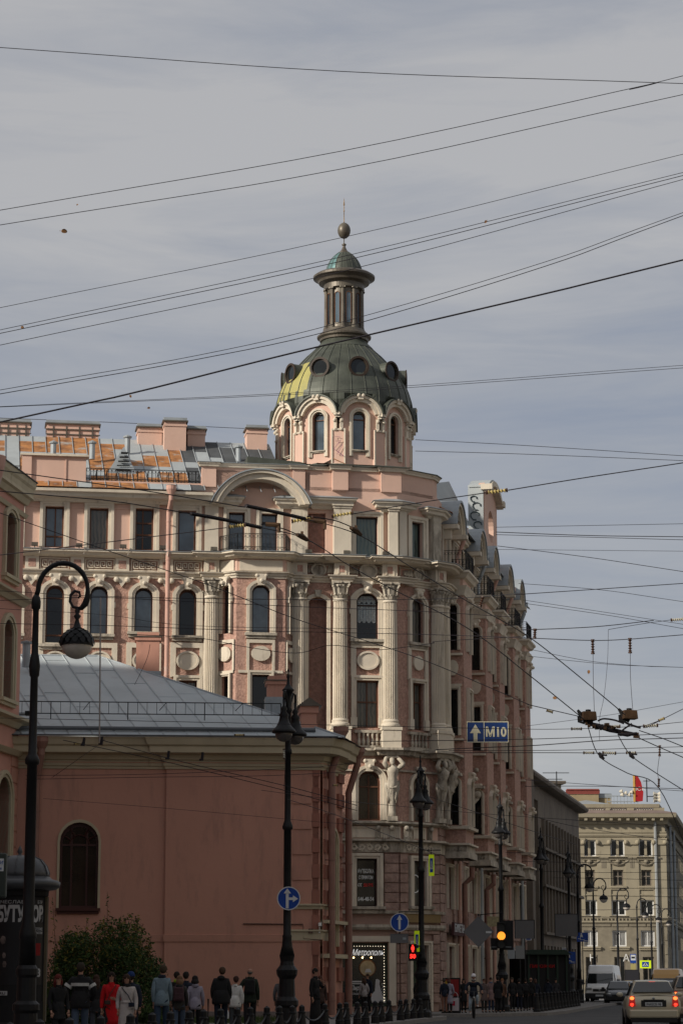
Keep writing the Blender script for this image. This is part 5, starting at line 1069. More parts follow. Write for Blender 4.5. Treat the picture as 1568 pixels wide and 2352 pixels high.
def shade_block(x, y, a, ln, h, label):  # plain unseen block, added to keep sky light off the street
    F = Fr(x, y, a); o = thing('unseen_shade_building', (x, y, 0), label, 'building'); mb = MB(); mb.m(BST0); ops = []; s = 1.5
    while s < ln-2.5:
        ops += [(s, s+1.4, z_, z_+2.2, 0) for z_ in [1.2+3.8*k for k in range(int((h-3)/3.8)+1)]]; s += 3.6
    wall(mb, F, 0, ln, 0, h, ops, depth=.3); mb.m(GDARK); mb.fbox(F, .1, ln-.1, .1, h-.1, -.5, -.29); mb.m(BST0); mb.fbox(F, 0, ln, h, h+.6, -14, .6); mb.fbox(F, 0, ln, 0, h-.01, -14, -13.8); mb.fbox(F, 0, .2, 0, h-.01, -13.8, -.51); mb.fbox(F, ln-.2, ln, 0, h-.01, -13.8, -.51); mb.build('wall', None, o)
BST0 = mat('ochre_grey_stucco', (.30, .26, .20), var=.12, vs=.5)
shade_block(52, 150, radians(-101), 150, 23, 'unseen ochre grey building beyond the right border, added to shade the street')
shade_block(24, -26, radians(180), 70, 23, 'unseen ochre grey building behind the viewpoint, added to shade the street')
# ================================================================== DARK GREY BUILDING BEYOND
n0 = at(1207, 1900, 138.2); DF = Fr(n0.x, n0.y, SA); DLn = DF.S(1330, 2000)
D = thing('office_building', (n0.x, n0.y, 0), 'dark grey stone building with giant dark portal beyond the pink corner building', 'building')
DST = mat('sooty_grey_stone', (.185, .155, .125), var=.2, vs=.6, dirt=(.07, .062, .055), dirt_at=.55, streak=1); DST2 = mat('dark_stone_trim', (.16, .135, .11), var=.2)
BST_ = mat('grey_window_frame', (.22, .20, .17)); zD = DF.Z(1330, 1868); dtop = zD
por = (2.6, 6.0, .15, DF.Z(1232, 1838), 0)
dops = [por]; k = 0; x = 8.2
while x < DLn-1.2:
    for z0, z1 in ((.4, 3.4), (4.6, 6.4), (7.0, 8.6), (9.0, 10.3)): dops.append((x, x+.95, z0*dtop/12.4, z1*dtop/12.4, 0))
    x += 1.75
mb = MB(); wall(mb, DF, 0, DLn, 0, dtop, dops, depth=.5); mb.add([DF.P(0, 0, 0), DF.P(0, 0, -10), DF.P(0, dtop, -10), DF.P(0, dtop, 0)], [(0, 1, 2, 3)]); mb.add([DF.P(DLn, 0, 0), DF.P(DLn, 0, -10), DF.P(DLn, dtop, -10), DF.P(DLn, dtop, 0)], [(0, 1, 2, 3)]); mb.build('wall', DST, D)
for o in dops[1:]: window(DF, *o[:4], 0, D, BST_, GDARK, d=-.4, mul=(.5,), tr=(.6,))
mb = MB(); mb.fbox(DF, por[0], por[1], por[2], por[3], -2.2, -2.0); mb.build('portal_recess', BLACKM, D)
mb = MB(); mb.sweep([tuple(DF.P(0, 0, -6).xy), tuple(DF.P(0, 0, 0).xy), tuple(DF.P(DLn, 0, 0).xy), tuple(DF.P(DLn, 0, -6).xy)], [(-.2, dtop-.1), (.3, dtop-.05), (.6, dtop+.05), (.65, dtop+.2), (.4, dtop+.5), (-.2, dtop+.6)]); mb.build('cornice', DST2, D)
for z in (8.8, 6.7, 4.0): mb = MB(); mb.fbox(DF, 7, DLn, z*dtop/12.4, z*dtop/12.4+.15, 0, .3); mb.build('string_course', DST2, D)
x = 7.6
while x < DLn-1: mb = MB(); mb.fbox(DF, x, x+.35, 4*dtop/12.4, 10.6*dtop/12.4, 0, .2); mb.build('pilaster', DST2, D); x += 1.75
mb = MB(); mb.fbox(DF, .0, 1.2, 0, dtop, .0, .35); mb.build('corner_pier', DST2, D)
mb = MB(); mb.add([DF.P(0, dtop+.6, 0), DF.P(DLn, dtop+.6, 0), DF.P(DLn, dtop+1.4, -5), DF.P(0, dtop+1.4, -5)], [(0, 1, 2, 3)]); mb.build('roof', TARROOF, D)
# stair house on the roof, with a doorway
BST = mat('grey_beige_stone', (.30, .27, .21), var=.12, vs=.8, dirt=(.2, .18, .14), dirt_at=.58, streak=1)
T = thing('rooftop_stairhouse', tuple(at(1265, 1840, 176)), 'beige rooftop stair tower with dark doorway above the dark grey building', 'stair tower')
TF = Fr(*at(1265, 1840, 176).xy, radians(8)); z0, z1 = zat(1880, 176), zat(1797, 176)
mb = MB(); mb.m(BST); s0, s1 = TF.S(1236, 1820), TF.S(1288, 1820); mb.fbox(TF, s0, s1, z0, z1-.1, -4, 0); mb.m(DST2); mb.fbox(TF, s0-.3, s1+.3, z1-.099, z1+.1, -4.3, .3); mb.build('wall', None, T)
mb = MB(); o_ = TF.S(1257, 1820); mb.fbox(TF, o_-.3, o_+.4, zat(1860, 176), zat(1818, 176), 0, .03); mb.build('door', WOODF, T)

# ================================================================== BEIGE BUILDING CLOSING THE AVENUE
YS = 270.0; SB = Fr(*at(1425, 2050, YS).xy, 0.0)
K = thing('residential_building', (SB.x, SB.y, 0), 'beige stone residential block with balustraded roof and white windows at avenue end', 'building')
sS = lambda u, v=2000: SB.S(u, v); zS = lambda v: SB.Z(1425, v)
BE = mat('beige_ashlar', (.285, .25, .18), var=.12, vs=.5, dirt=(.18, .155, .11), dirt_at=.58, streak=1); BED = mat('beige_rustic_stone', (.20, .175, .13), var=.18, vs=1.2, dirt=(.18, .155, .115), dirt_at=.5)
L0, L1 = sS(1296), sS(1528)
cols = [(1337, 1369), (1402, 1434.6), (1467, 1499)]
rows = [(1929, 1967, 'pair'), (1998, 2035, 'dark'), (2067, 2103, 'white'), (2137, 2174, 'white')]
kops = []; kinds = []
for ci, (u0, u1) in enumerate(cols):
    for ri, (vt, vb, kd) in enumerate(rows):
        c_, h_ = (sS(u0)+sS(u1))/2, (sS(u1)-sS(u0))/2
        if kd == 'dark': h_ *= .74
        kops.append((c_-h_, c_+h_, zS(vb), zS(vt), 0)); kinds.append(kd)
    kops.append((c_-h_*.8, c_+h_*.8, .6, zS(2198), 0)); kinds.append('shop')
zk = zS(1888)
mb = MB(); mb.m(BE); wall(mb, SB, L0, L1, zS(2117), zk, kops, depth=.5); mb.m(BED); wall(mb, SB, L0, L1, 0, zS(2117), kops, depth=.5); mb.build('front_wall', None, K)
WPV = mat('white_window_frame', (.62, .62, .60)); GREYC = glass('net_curtain_glass', (.16, .16, .16), folds=(.28, .28, .27))
for o, kd in zip(kops, kinds):
    white = kd in ('pair', 'white'); wd = window(SB, *o[:4], 0, K, WPV if white else DST2, GREYC if (kd == 'white' and o[2] < zS(2120)) else GDARK, d=-.3, mul=(.5,), tr=() if kd != 'dark' else (.6,), fw=.14)
    if kd == 'pair': mb = MB(); c_ = (o[0]+o[1])/2; mb.fbox(SB, c_-.14, c_+.14, o[2], o[3], -.3, -.1); mb.build('mullion_post', BE, wd)
    if kd != 'shop': sill(SB, o[0]-.3, o[1]+.3, o[2], K, m=BE, pr=.3, h=.2)
def kband(v, h, pr, m=BE, name='string_course'): mb = MB(); z = zS(v); mb.sweep(kpath, [(-.1, z), (pr*.6, z), (pr, z+h*.5), (pr, z+h), (-.1, z+h)]); return mb.build(name, m, K)
SBs = Fr(*SB.P(L1, 0).xy, SA+.02); KW = 60
kpath = [tuple(SB.P(L0, 0, 0).xy), tuple(SB.P(L1, 0, 0).xy), tuple(SBs.P(KW, 0, 0).xy)]
kband(1922, .35, .2); kband(1914, .2, .15); kband(2112, .35, .3); kband(2121, .3, .3); kband(2057, .15, .08)
mb = MB(); z = zS(1893); mb.sweep(kpath, [(-.1, z), (.3, z), (.4, z+.5), (1.3, z+.7), (1.4, z+1.1), (-.1, z+1.3)]); mb.build('eaves_cornice', BE, K)
mb = MB()
n = int((L1-L0)/.9)
for i in range(n): x = L0+(L1-L0)*(i+.5)/n; mb.fbox(SB, x-.16, x+.16, z+.35, z+.69, .3, 1.15)
mb.build('dentil_course', BE, K)
mb = MB(); mb.sweep(kpath, [(1.35, z+1.12), (1.35, z+1.2), (-2, z+1.9), (-2, z+1.12)]); mb.build('roof', mat('brown_tin_roof', (.20, .15, .13), var=.15), K)
zt1, zt0 = zS(1846), zS(1874); mb = MB(); mb.sweep([tuple(SB.P(sS(1308), 0, -.6).xy), tuple(SB.P(L1-.6, 0, -.6).xy), tuple(SBs.P(KW, 0, -.6).xy)], [(-.4, zt1-.4), (.1, zt1-.4), (.15, zt1), (-.4, zt1)]); mb.build('parapet_coping', BE, K)
mb = MB()
for u0, u1 in ((1308, 1326), (1391, 1401), (1440, 1456), (1501, 1526)): mb.fbox(SB, sS(u0, 1860), sS(u1, 1860), zt0-1, zt1-.4, -1.1, -.55)
mb.build('parapet_pier', BE, K)
BAL = mat('pale_baluster', (.48, .45, .38), var=.15, vs=2)
for u0, u1 in ((1328, 1388), (1403, 1439), (1457, 1500)):
    mb = MB(); n = int((u1-u0)/5)
    for i in range(n): p = SB.P(sS(u0+(u1-u0)*(i+.5)/n, 1860), 0, -.8); mb.lathe([(.12, zt0-.4), (.18, zt0+.3), (.09, zt0+.8), (.14, zt1-.4)], (p.x, p.y, 0), 6)
    mb.build('balustrade', BAL, K)
for u in (1326, 1385.5, 1450.5, 1514):        # pilasters and their little capitals
    mb = MB(); c_ = sS(u); w_ = .75; mb.fbox(SB, c_-w_, c_+w_, zS(2112), zS(1935), 0, .14); mb.fbox(SB, c_-w_-.1, c_+w_+.1, zS(1940), zS(1925), 0, .3)
    for q in (-1, 1): mb.ball(SB.P(c_+q*(w_-.1), zS(1935), .3), .28, 8, 5)
    mb.build('pilaster', BE, K)
for u0, u1 in cols:                            # swag panels under the top windows, balusters under the third row
    c_ = (sS(u0)+sS(u1))/2; mb = MB(); mb.fbox(SB, c_-1.6, c_+1.6, zS(1972), zS(1969), 0, .3)
    mb.tube([SB.P(c_+x_, zS(1980)-.5*(1-(x_/1.2)**2)+.2, .1) for x_ in [-1.2+.2*i for i in range(13)]], .13, 6); mb.ball(SB.P(c_, zS(1980), .1), .3, 8, 6)
    for q in (-1, 1): mb.fbox(SB, c_+q*1.45-.14, c_+q*1.45+.14, zS(1994), zS(1973), 0, .16)
    mb.build('swag_panel', BED, K)
    mb = MB()
    for i in range(7): x_ = c_-1.2+.4*i; p = SB.P(x_, 0, .2); mb.lathe([(.07, zS(2119)), (.13, zS(2119)+.3), (.07, zS(2106))], (p.x, p.y, 0), 6)
    mb.build('baluster_panel', BED, K)
mb = MB(); z = .6; row = 0
while z < zS(2122):
    x = L0-(.8 if row % 2 else 0)
    while x < L1:
        a, b = max(x, L0)+.04, min(x+1.9, L1)-.04
        if b > a and not any(o[0]-.3 < b and o[1]+.3 > a and o[2]-.3 < z+.6 and o[3]+.4 > z for o in kops): mb.fbox(SB, a, b, z, z+.68, 0, .1)
        x += 1.95
    z += .76; row += 1
mb.build('rusticated_wall', BED, K)
mb = MB(); ops = []; x = 3
while x < KW-3:
    for vt, vb, _ in rows: ops.append((x, x+1.6, zS(vb), zS(vt), 0))
    x += 4.2
wall(mb, SBs, 0, KW, 0, zk, ops, depth=.4); mb.build('side_wall', BED, K)
for o in ops[:32]: window(SBs, *o[:4], 0, K, DST2, GDARK, d=-.3, mul=(.5,))
mb = MB(); p = SB.P(sS(1505), 0, .3); mb.tube([(p.x, p.y, .4), (p.x, p.y, zk)], .16, 6); mb.build('downpipe', mat('pale_galvanised_pipe', (.26, .27, .27), rough=.5), K)
for x in (6, 16): p = SBs.P(x, 0, .3); mb = MB(); mb.tube([(p.x, p.y, .4), (p.x, p.y, zk)], .16, 6); mb.build('downpipe', ZINC, K)
for t_, u_ in (('Н', 1356), ('А', 1432)): text(SB, t_, sS(u_), zS(2208), .15, 1.1, K, WPV)
# rooftop things of the beige building
def rt(name, u, v0, Y, label, cat): return thing(name, tuple(at(u, v0, Y)), label, cat)
R1 = rt('penthouse', 1355, 1850, 292, 'ochre rooftop penthouse with red balustrade behind the beige roof parapet', 'penthouse'); QF = Fr(*at(1355, 1850, 292).xy, 0)
qs = lambda u: QF.S(u, 1840); qz = lambda v: QF.Z(1355, v)
OCH = mat('ochre_penthouse', (.28, .22, .13), var=.15); RED = mat('oxide_red_railing', (.20, .05, .04), var=.15)
mb = MB(); mb.fbox(QF, qs(1302), qs(1374), qz(1875), qz(1824), -6, 0); mb.fbox(QF, qs(1374), qs(1404), qz(1875), qz(1832), -5, -.5); mb.build('wall', OCH, R1)
mb = MB(); mb.m(RED); mb.fbox(QF, qs(1301), qs(1375), qz(1824), qz(1821.5), -.4, .1); mb.fbox(QF, qs(1301), qs(1375), qz(1815), qz(1812), -.4, .1)
for i in range(22): x = qs(1301)+(qs(1375)-qs(1301))*i/21; mb.fbox(QF, x-.1, x+.1, qz(1822), qz(1814), -.3, 0)
mb.build('railing', None, R1)
mb = MB(); mb.fbox(QF, qs(1375), qs(1404), qz(1831.9), qz(1831), -.6, -.4); mb.fbox(QF, qs(1375), qs(1404), qz(1823), qz(1822), -.6, -.4)
for i in range(14): x = qs(1375)+(qs(1404)-qs(1375))*i/13; mb.fbox(QF, x-.06, x+.06, qz(1831), qz(1822.5), -.6, -.4)
mb.build('railing', ZINC, R1)
mb = MB(); mb.add([QF.P(qs(1302), qz(1845), .2), QF.P(qs(1345), qz(1838), .2), QF.P(qs(1392), qz(1848), 1.5), QF.P(qs(1392), qz(1856), 6), QF.P(qs(1302), qz(1858), 6)], [(0, 1, 2, 3, 4)]); mb.build('roof', ZINC, R1)
R2 = rt('advertising_banner', 1462, 1842, 282, 'tall red rooftop banner with yellow edge on the beige building', 'banner'); QF = Fr(*at(1462, 1842, 282).xy, 0); qs = lambda u: QF.S(u, 1810); qz = lambda v: QF.Z(1462, v)
mb = MB(); mb.fpoly(QF, [(qs(1457.5), qz(1842)), (qs(1474), qz(1840)), (qs(1476), qz(1820)), (qs(1471), qz(1796)), (qs(1464), qz(1783)), (qs(1457.5), qz(1782))], -.1, .1); mb.build('banner_cloth', mat('red_banner', (.33, .015, .02), var=.1), R2)
mb = MB(); mb.fbox(QF, qs(1453), qs(1457.2), qz(1842), qz(1781), -.15, .15); mb.build('banner_pole', mat('yellow_pole', (.5, .3, .08)), R2)
text(QF, 'ПСК', qs(1466), qz(1816), .12, .6, R2, WPV, width=1.5)
for u, vt, nm, lb in ((1485, 1790, 'rooftop_aerial', 'thin rooftop aerial mast just right of the red banner'), (1278, 1772, 'tv_antenna', 'thin comb television antenna above the beige stair tower'), (1241, 1783, 'rooftop_pole', 'bare thin pole in front of the beige stair tower')):
    Y = 282 if u > 1400 else 172; p = at(u, 1842 if u > 1400 else 1820, Y); o = thing(nm, tuple(p), lb, 'antenna'); mb = MB(); zt = zat(vt, Y); mb.tube([p, (p.x, p.y, zt)], .07 if u > 1400 else .04, 5)
    if u == 1278:
        for k in range(3): mb.tube([(p.x-1.0+.3*k, p.y, zt-.1-.45*k), (p.x+.9-.5*k, p.y, zt-.1-.45*k)], .025, 4)
    elif u == 1485: mb.tube([(p.x-.4, p.y, zt-.2), (p.x+.4, p.y, zt-.2)], .04, 4); mb.tube([(p.x, p.y, zt-2), (p.x+1, p.y, zt-2)], .05, 4)
    else: mb.tube([(p.x-.02, p.y, zt-.1), (p.x+.05, p.y, zt+.1)], .03, 4)
    mb.build('mast', IRON, o)
p = at(1507, 1842, 282); o = thing('loudspeaker_mast', tuple(p), 'rooftop mast of stacked white horn loudspeakers, rightmost on the beige building', 'loudspeaker'); mb = MB(); mb.tube([p, (p.x, p.y, zat(1822, 282))], .08, 5); mb.build('mast', IRON, o)
for k in range(3): mb = MB(); q = Vector((p.x, p.y, zat(1838-7*k, 282))); mb.tube([q+Vector((-.35, 0, 0)), q+Vector((.1, 0, 0)), q+Vector((.4, 0, .0))], [.3, .12, .3], 8); mb.build('horn', BAL, o)
p = at(1428, 1846, 282); o = thing('siren_array', tuple(p), 'white rooftop loudspeaker cluster on grey railing left of red banner', 'siren'); mb = MB()
mb.fbox(Fr(p.x, p.y, 0), -1.8, 1.8, p.z+.2, p.z+.3, -.1, .1)
for k in range(10): mb.fbox(Fr(p.x, p.y, 0), -1.8+.4*k, -1.75+.4*k, p.z-.3, p.z+.9, -.05, .05)
mb.fbox(Fr(p.x, p.y, 0), -1.8, 1.8, p.z+.85, p.z+.95, -.1, .1); mb.build('railing', ZINC, o); mb = MB()
for k, (x_, z_) in enumerate(((0, 1.0), (.4, 1.2), (.8, 1.0), (-.1, 1.4), (1.1, 1.3))): mb.tube([p+Vector((x_-.2, 0, z_)), p+Vector((x_+.15, -.1, z_+.05))], [.12, .26], 8)
mb.build('horn', BAL, o)
# building beyond it on the right, at the frame's edge
p = at(1545, 2100, 345); X_ = thing('far_building', (p.x, p.y, 0), 'dim brown facade at right border receding behind the beige block', 'building'); XF = Fr(p.x-6, p.y, SA); mb = MB(); zt = zat(1925, 345); mb.fbox(XF, 0, 50, 0, zt, -3, 0); mb.build('wall', BED, X_); mb = MB(); mb.fbox(XF, -1, 50, zt, zt+.8, -3, 1.0); mb.build('cornice', DST2, X_)
for i in range(10):
    for j in range(4): mb = MB(); mb.fbox(XF, 2+4*i, 3.6+4*i, 4+4*j, 6.3+4*j, 0, .06); mb.build('window', GDARK, X_)
# ================================================================== STREET LAMPS
GLOBE = mat('milky_lamp_glass', (.50, .46, .41), rough=.25, var=.15, vs=3, spec=.5)
CLEARG = mat('clear_lamp_glass', (.10, .09, .085), rough=.15, var=.1, spec=.6)
def hook_lamp():
    o = thing('street_lamp', (0, 0, 0), '-', 'street lamp')
    mb = MB(); mb.lathe([(.27, 0), (.27, .25), (.22, .3), (.2, .75), (.235, .8), (.235, .9), (.17, .96), (.165, 1.35), (.19, 1.4), (.19, 1.5), (.15, 1.56)], n=16); mb.build('base', IRON, o)
    mb = MB(); mb.smooth = True; mb.lathe([(.15, 1.56), (.135, 2.0), (.15, 2.03), (.15, 2.1), (.10, 2.3), (.088, 5.0), (.125, 5.03), (.13, 5.1), (.10, 5.16), (.075, 5.2), (.066, 6.55), (.085, 6.58), (.1, 6.75), (.075, 6.93), (.06, 6.98), (.052, 7.75), (.08, 7.78), (.085, 7.9), (.07, 7.97), (.045, 8.02)], n=14); mb.build('pole', IRON, o)
    cx, cz, R = .47, 8.05, .44; mb = MB(); mb.smooth = True
    mb.tube([(0, 0, 8.0)]+[(cx+R*cos(a), 0, cz+.05+R*sin(a)*1.12) for a in [pi-k*pi/14 for k in range(15)]]+[(.91, 0, 7.98), (.87, 0, 7.86), (.80, 0, 7.78), (.74, 0, 7.77)], [.045]*13+[.038]*3+[.055, .06, .045, .03], 8)
    sp = [(.76, 0, 7.78), (.66, 0, 7.80), (.60, 0, 7.90), (.61, 0, 8.02), (.68, 0, 8.09), (.76, 0, 8.07), (.78, 0, 8.0), (.74, 0, 7.96)]
    mb.tube(sp, [.028]*6+[.02, .016], 6); mb.build('arm', IRON, o)
    mb = MB(); mb.smooth = True; mb.lathe([(.03, 0), (.05, -.05), (.03, -.1), (.07, -.14), (.03, -.2), (.05, -.28), (.09, -.38), (.13, -.40)], (.735, 0, 7.78), 12); mb.build('lamp_stem', IRON, o)
    C_ = (.735, 0, 7.14); mb = MB()
    prof_ = [(.285*cos(t), .27*sin(t)) for t in [k*pi/2/8 for k in range(9)]]; mb.lathe([(.30, -.03), (.30, .01)]+prof_, C_, 20)
    for row in range(5):
        t = .12+row*.27; n = 14-2*row
        for k in range(n):
            a = (k+.5*(row % 2))*2*pi/n; r = .285*cos(t); z = .27*sin(t); w = r*pi/n*.95; ca, sa = sin(a), -cos(a); T = Vector((cos(a), sin(a), 0)); nn = Vector((ca, sa, 0)); up = Vector((-ca*sin(t), -sa*sin(t), cos(t)))
            p = Vector(C_)+nn*r+Vector((0, 0, z)); q = p+nn*.03*cos(t)+Vector((0, 0, .03*sin(t)))
            mb.add([p-T*w+up*.09, p+T*w+up*.09, q+T*w*.8-up*.0, q+T*w*.3-up*.04, q-T*w*.3-up*.04, q-T*w*.8-up*.0], [(0, 1, 2, 3, 4, 5)])
    mb.build('lamp_shade', IRON, o)
    mb = MB(); mb.smooth = True; mb.lathe([(0, -.27)]+[(.275*cos(t), .265*sin(t)) for t in [-pi/2+k*pi/2/8 for k in range(1, 9)]], C_, 24); mb.build('globe', GLOBE, o)
    return o
def double_lamp():
    o = thing('street_lamp', (0, 0, 0), '-', 'street lamp')
    mb = MB(); mb.lathe([(.34, 0), (.34, .2), (.26, .3), (.25, .62), (.3, .68), (.3, .8), (.22, .9), (.2, 1.35), (.26, 1.45), (.28, 1.58), (.19, 1.7), (.17, 1.8), (.2, 1.95)], n=12); mb.build('base', IRON, o)
    mb = MB(); mb.smooth = True; mb.lathe([(.2, 1.95), (.14, 2.2), (.12, 2.4), (.13, 2.45), (.105, 2.5), (.10, 5.2), (.14, 5.24), (.14, 5.3), (.105, 5.4), (.085, 5.45), (.08, 7.2), (.11, 7.22), (.11, 7.3), (.08, 7.36), (.075, 8.3), (.12, 8.36), (.07, 8.45), (.07, 8.7), (.12, 8.85), (.17, 8.9), (.12, 8.95), (.05, 9.05), (.03, 9.2), (.05, 9.26), (.02, 9.35), (.03, 9.42), (0, 9.5)], n=14); mb.build('pole', IRON, o)
    for sg in (1, -1):
        y = -.40*sg; x = -.10 if sg > 0 else .18
        mb = MB(); mb.smooth = True; mb.tube([(0, 0, 8.25), (x*.3, y*.35, 8.55), (x*.7, y*.8, 8.85), (x, y*1.02, 8.82), (x*1.04, y*1.08, 8.68), (x, y, 8.58)], .035, 7); mb.tube([(0, 0, 7.6), (x*.4, y*.4, 7.8), (x*.3, y*.4, 8.1), (0, 0, 8.25)], .025, 6); mb.build('arm', IRON, o)
        mb = MB(); mb.smooth = True; mb.lathe([(.31, 7.72), (.32, 7.76), (.29, 7.81), (.2, 7.9), (.14, 8.02), (.11, 8.15), (.13, 8.2), (.06, 8.3), (.09, 8.36), (.03, 8.45), (.04, 8.6)], (x, y, 0), 16); mb.build('lamp_shade', IRON, o)
        mb = MB(); mb.smooth = True; mb.lathe([(0, 7.48), (.1, 7.5), (.18, 7.56), (.225, 7.66), (.235, 7.74)], (x, y, 0), 16); mb.build('globe', CLEARG, o)
    return o
HL = hook_lamp(); DLp = double_lamp()
def place(o, loc, rz=0, label=None, sc=1):
    o.location = loc; o.rotation_euler = (0, 0, rz); o.scale = (sc, sc, sc)
    if label: o['label'] = label
    return o
p = at(86, 1500, 42); place(HL, (at(75, 2000, 42).x-.05, 42, .12), 0, 'tall black hooked street lamp with scaly round shade, nearest one at left')
HL['group'] = 'hooked street lamps'
for i, (u, Y) in enumerate(((1328.6, 151), (1364, 171.6), (1418.7, 190), (1463.8, 213.6), (1496, 230), (1520, 244))):
    o = copy_tree(HL); q = at(u, 2200, Y); place(o, (q.x, Y, .0), 0, ('%s distant black hooked street lamp from the left before the beige building' % ('first', 'second', 'third', 'fourth', 'fifth', 'sixth')[i])); o['group'] = 'hooked street lamps'
for i, (u, v, Y, lb) in enumerate(((660, 2000, 63.5, 'black twin headed street lamp carrying the round blue arrow sign at the salmon wall corner'), (967, 2100, 88.5, 'black twin headed street lamp beside the red pedestrian signal'), (1151, 2150, 107, 'black twin headed street lamp behind the amber traffic light'),
                              (1244, 2150, 126, 'black twin headed street lamp before the dark portal of the grey building'), (1307, 2150, 142, 'black twin headed street lamp at far corner of the dark grey building'))):
    o = DLp if i == 0 else copy_tree(DLp); q = at(u, v, Y); place(o, (q.x, Y, .12), 0, lb, 1.0 if i < 3 else .97); o['group'] = 'twin headed street lamps'
LX1, LX2, LX3 = at(660, 2000, 63.5).x, at(967, 2100, 88.5).x, at(1151, 2150, 107).x
# ================================================================== ROAD SIGNS AND SIGNALS
BLUE = mat('sign_blue', (.008, .05, .28), rough=.4, var=.12, vs=2); SWH = mat('sign_white', (.55, .57, .58), rough=.4, var=.05); YEL = mat('fluorescent_yellow_sign', (.62, .80, .02), rough=.4, var=.03, emis=(.5, .7, .0), es=.12); SBACK = mat('grey_sign_back', (.13, .13, .135), rough=.6, var=.1)
def circ(cx, cz, r, n=28): return [(cx+r*cos(2*pi*k/n), cz+r*sin(2*pi*k/n)) for k in range(n)]
def ring(F, cx, cz, r0, r1, d0, d1, mb, n=28): mb.strip(F, circ(cx, cz, r0, n)+[(cx+r0, cz)], circ(cx, cz, r1, n)+[(cx+r1, cz)], d0, d1)
def arrow_sign(F, s, z, r, label, right):
    o = thing('road_sign', tuple(F.P(s, z)), label, 'road sign', 'round blue arrow signs'); mb = MB(); mb.m(BLUE); mb.fpoly(F, circ(s, z, r*.93), .0, .02); mb.m(SWH); ring(F, s, z, r*.92, r, 0, .024, mb); mb.m(SBACK); mb.fpoly(F, circ(s, z, r), -.01, -.001); mb.build('panel', None, o)
    mb = MB(); w = r*.12; h = r
    if right:
        mb.fbox(F, s-.12*r-w, s-.12*r+w, z-h*.85, z+h*.45, .021, .028); mb.fpoly(F, [(s-.12*r-w*2.6, z+h*.42), (s-.12*r+w*2.6, z+h*.42), (s-.12*r, z+h*.85)], .021, .028)
        mb.fbox(F, s-.12*r+w, s+.4*r, z-h*.14, z+h*.08, .021, .0281); mb.fpoly(F, [(s+.36*r, z-h*.32), (s+.8*r, z-h*.03), (s+.36*r, z+h*.26)], .021, .028)
    else: mb.fbox(F, s-w, s+w, z-h*.75, z+h*.3, .021, .028); mb.fpoly(F, [(s-w*2.4, z+h*.28), (s+w*2.4, z+h*.28), (s, z+h*.8)], .021, .028)
    mb.build('arrow', SWH, o); return o
F0 = Fr(LX1, 63.5-.2, 0); s, z = F0.hit(663, 2063.5); o = arrow_sign(F0, s, z, .305, 'round blue sign with straight and right arrows on lamp by salmon wall', True)
mb = MB(); mb.fbox(F0, s-.2, s+.2, z-.02, z+.02, -.12, -.011); mb.build('bracket', IRON, o)
F0 = Fr(LX2, 88.3, 0); s, z = F0.hit(917, 2118.5); o = arrow_sign(F0, s, z, .335, 'round blue straight ahead arrow sign above grey board at the shop corner', False)
mb = MB(); zz = F0.hit(917, 2150)[1]; mb.tube([F0.P(s, z+.4, -.05), F0.P(s, zz-.3, -.05)], .022, 6); mb.tube([F0.P(s, z+.38, -.05), F0.P(-.05, z+.38, -.1)], .02, 6); mb.tube([F0.P(s, zz+.02, -.05), F0.P(-.05, zz+.02, -.1)], .02, 6); mb.build('bracket', IRON, o)
s0, z0 = F0.hit(895.5, 2166); s1, z1 = F0.hit(937, 2145); o = thing('sign_board', tuple(F0.P(s0, z0)), 'small blank dark grey board under the straight ahead arrow sign', 'sign'); mb = MB(); mb.fbox(F0, s0, s1, z0, z1, -.0, .03); mb.strip(F0, outline(s0+.02, s1-.02, z0+.02, z1-.02, 0), outline(s0, s1, z0, z1, 0), .03, .036); mb.build('panel', SBACK, o); mb = MB(); mb.fbox(F0, s1-.2, s1-.08, z0+.12, z0+.2, .03, .034); mb.build('sticker', ZINC, o)
def crosswalk(F, u0, u1, v0, v1, label, yaw=0.0, back=False):
    sa, z1 = F.hit(u0, v0); sb, z0 = F.hit(u1, v1); Fc = Fr(*F.P((sa+sb)/2, 0).xy, yaw); w = (sb-sa)/2/max(.2, cos(yaw)); zc = (z0+z1)/2; h = (z1-z0)/2
    o = thing('crosswalk_sign', tuple(Fc.P(0, zc)), label, 'crosswalk sign', 'yellow framed crosswalk signs'); mb = MB(); mb.m(YEL); mb.fbox(Fc, -w, w, zc-h, zc+h, 0, .03); mb.build('backing', None, o)
    mb = MB(); q = w*.62; qh = h*.66; mb.m(BLUE); mb.fbox(Fc, -q, q, zc-qh, zc+qh, .03, .036); mb.m(SWH); mb.fpoly(Fc, [(-q*.85, zc-qh*.55), (q*.85, zc-qh*.55), (0, zc+qh*.8)], .036, .04)
    mb.m(BLACKM); mb.fpoly(Fc, [(-q*.12, zc+qh*.3), (q*.12, zc+qh*.3), (q*.2, zc-qh*.1), (q*.45, zc-qh*.5), (q*.25, zc-qh*.5), (0, zc-qh*.2), (-q*.25, zc-qh*.5), (-q*.45, zc-qh*.5), (-q*.2, zc-qh*.1)], .04, .043); mb.fpoly(Fc, circ(0, zc+qh*.42, q*.13, 10), .04, .043); mb.build('pictogram', None, o); return o
F1_ = Fr(LX2, 88.2, 0)
o = crosswalk(F1_, 984, 996.5, 1963, 2012, 'narrow yellow framed crosswalk sign hanging high right of the street lamp'); s, z = F1_.hit(990, 1962); mb = MB(); mb.tube([F1_.P(.0, z+.15, -.1), F1_.P(s+.35, z+.15, 0)], .02, 6); mb.tube([F1_.P(s, z+.15, 0), F1_.P(s, z-.02, 0)], .012, 4); mb.build('bracket', IRON, o)
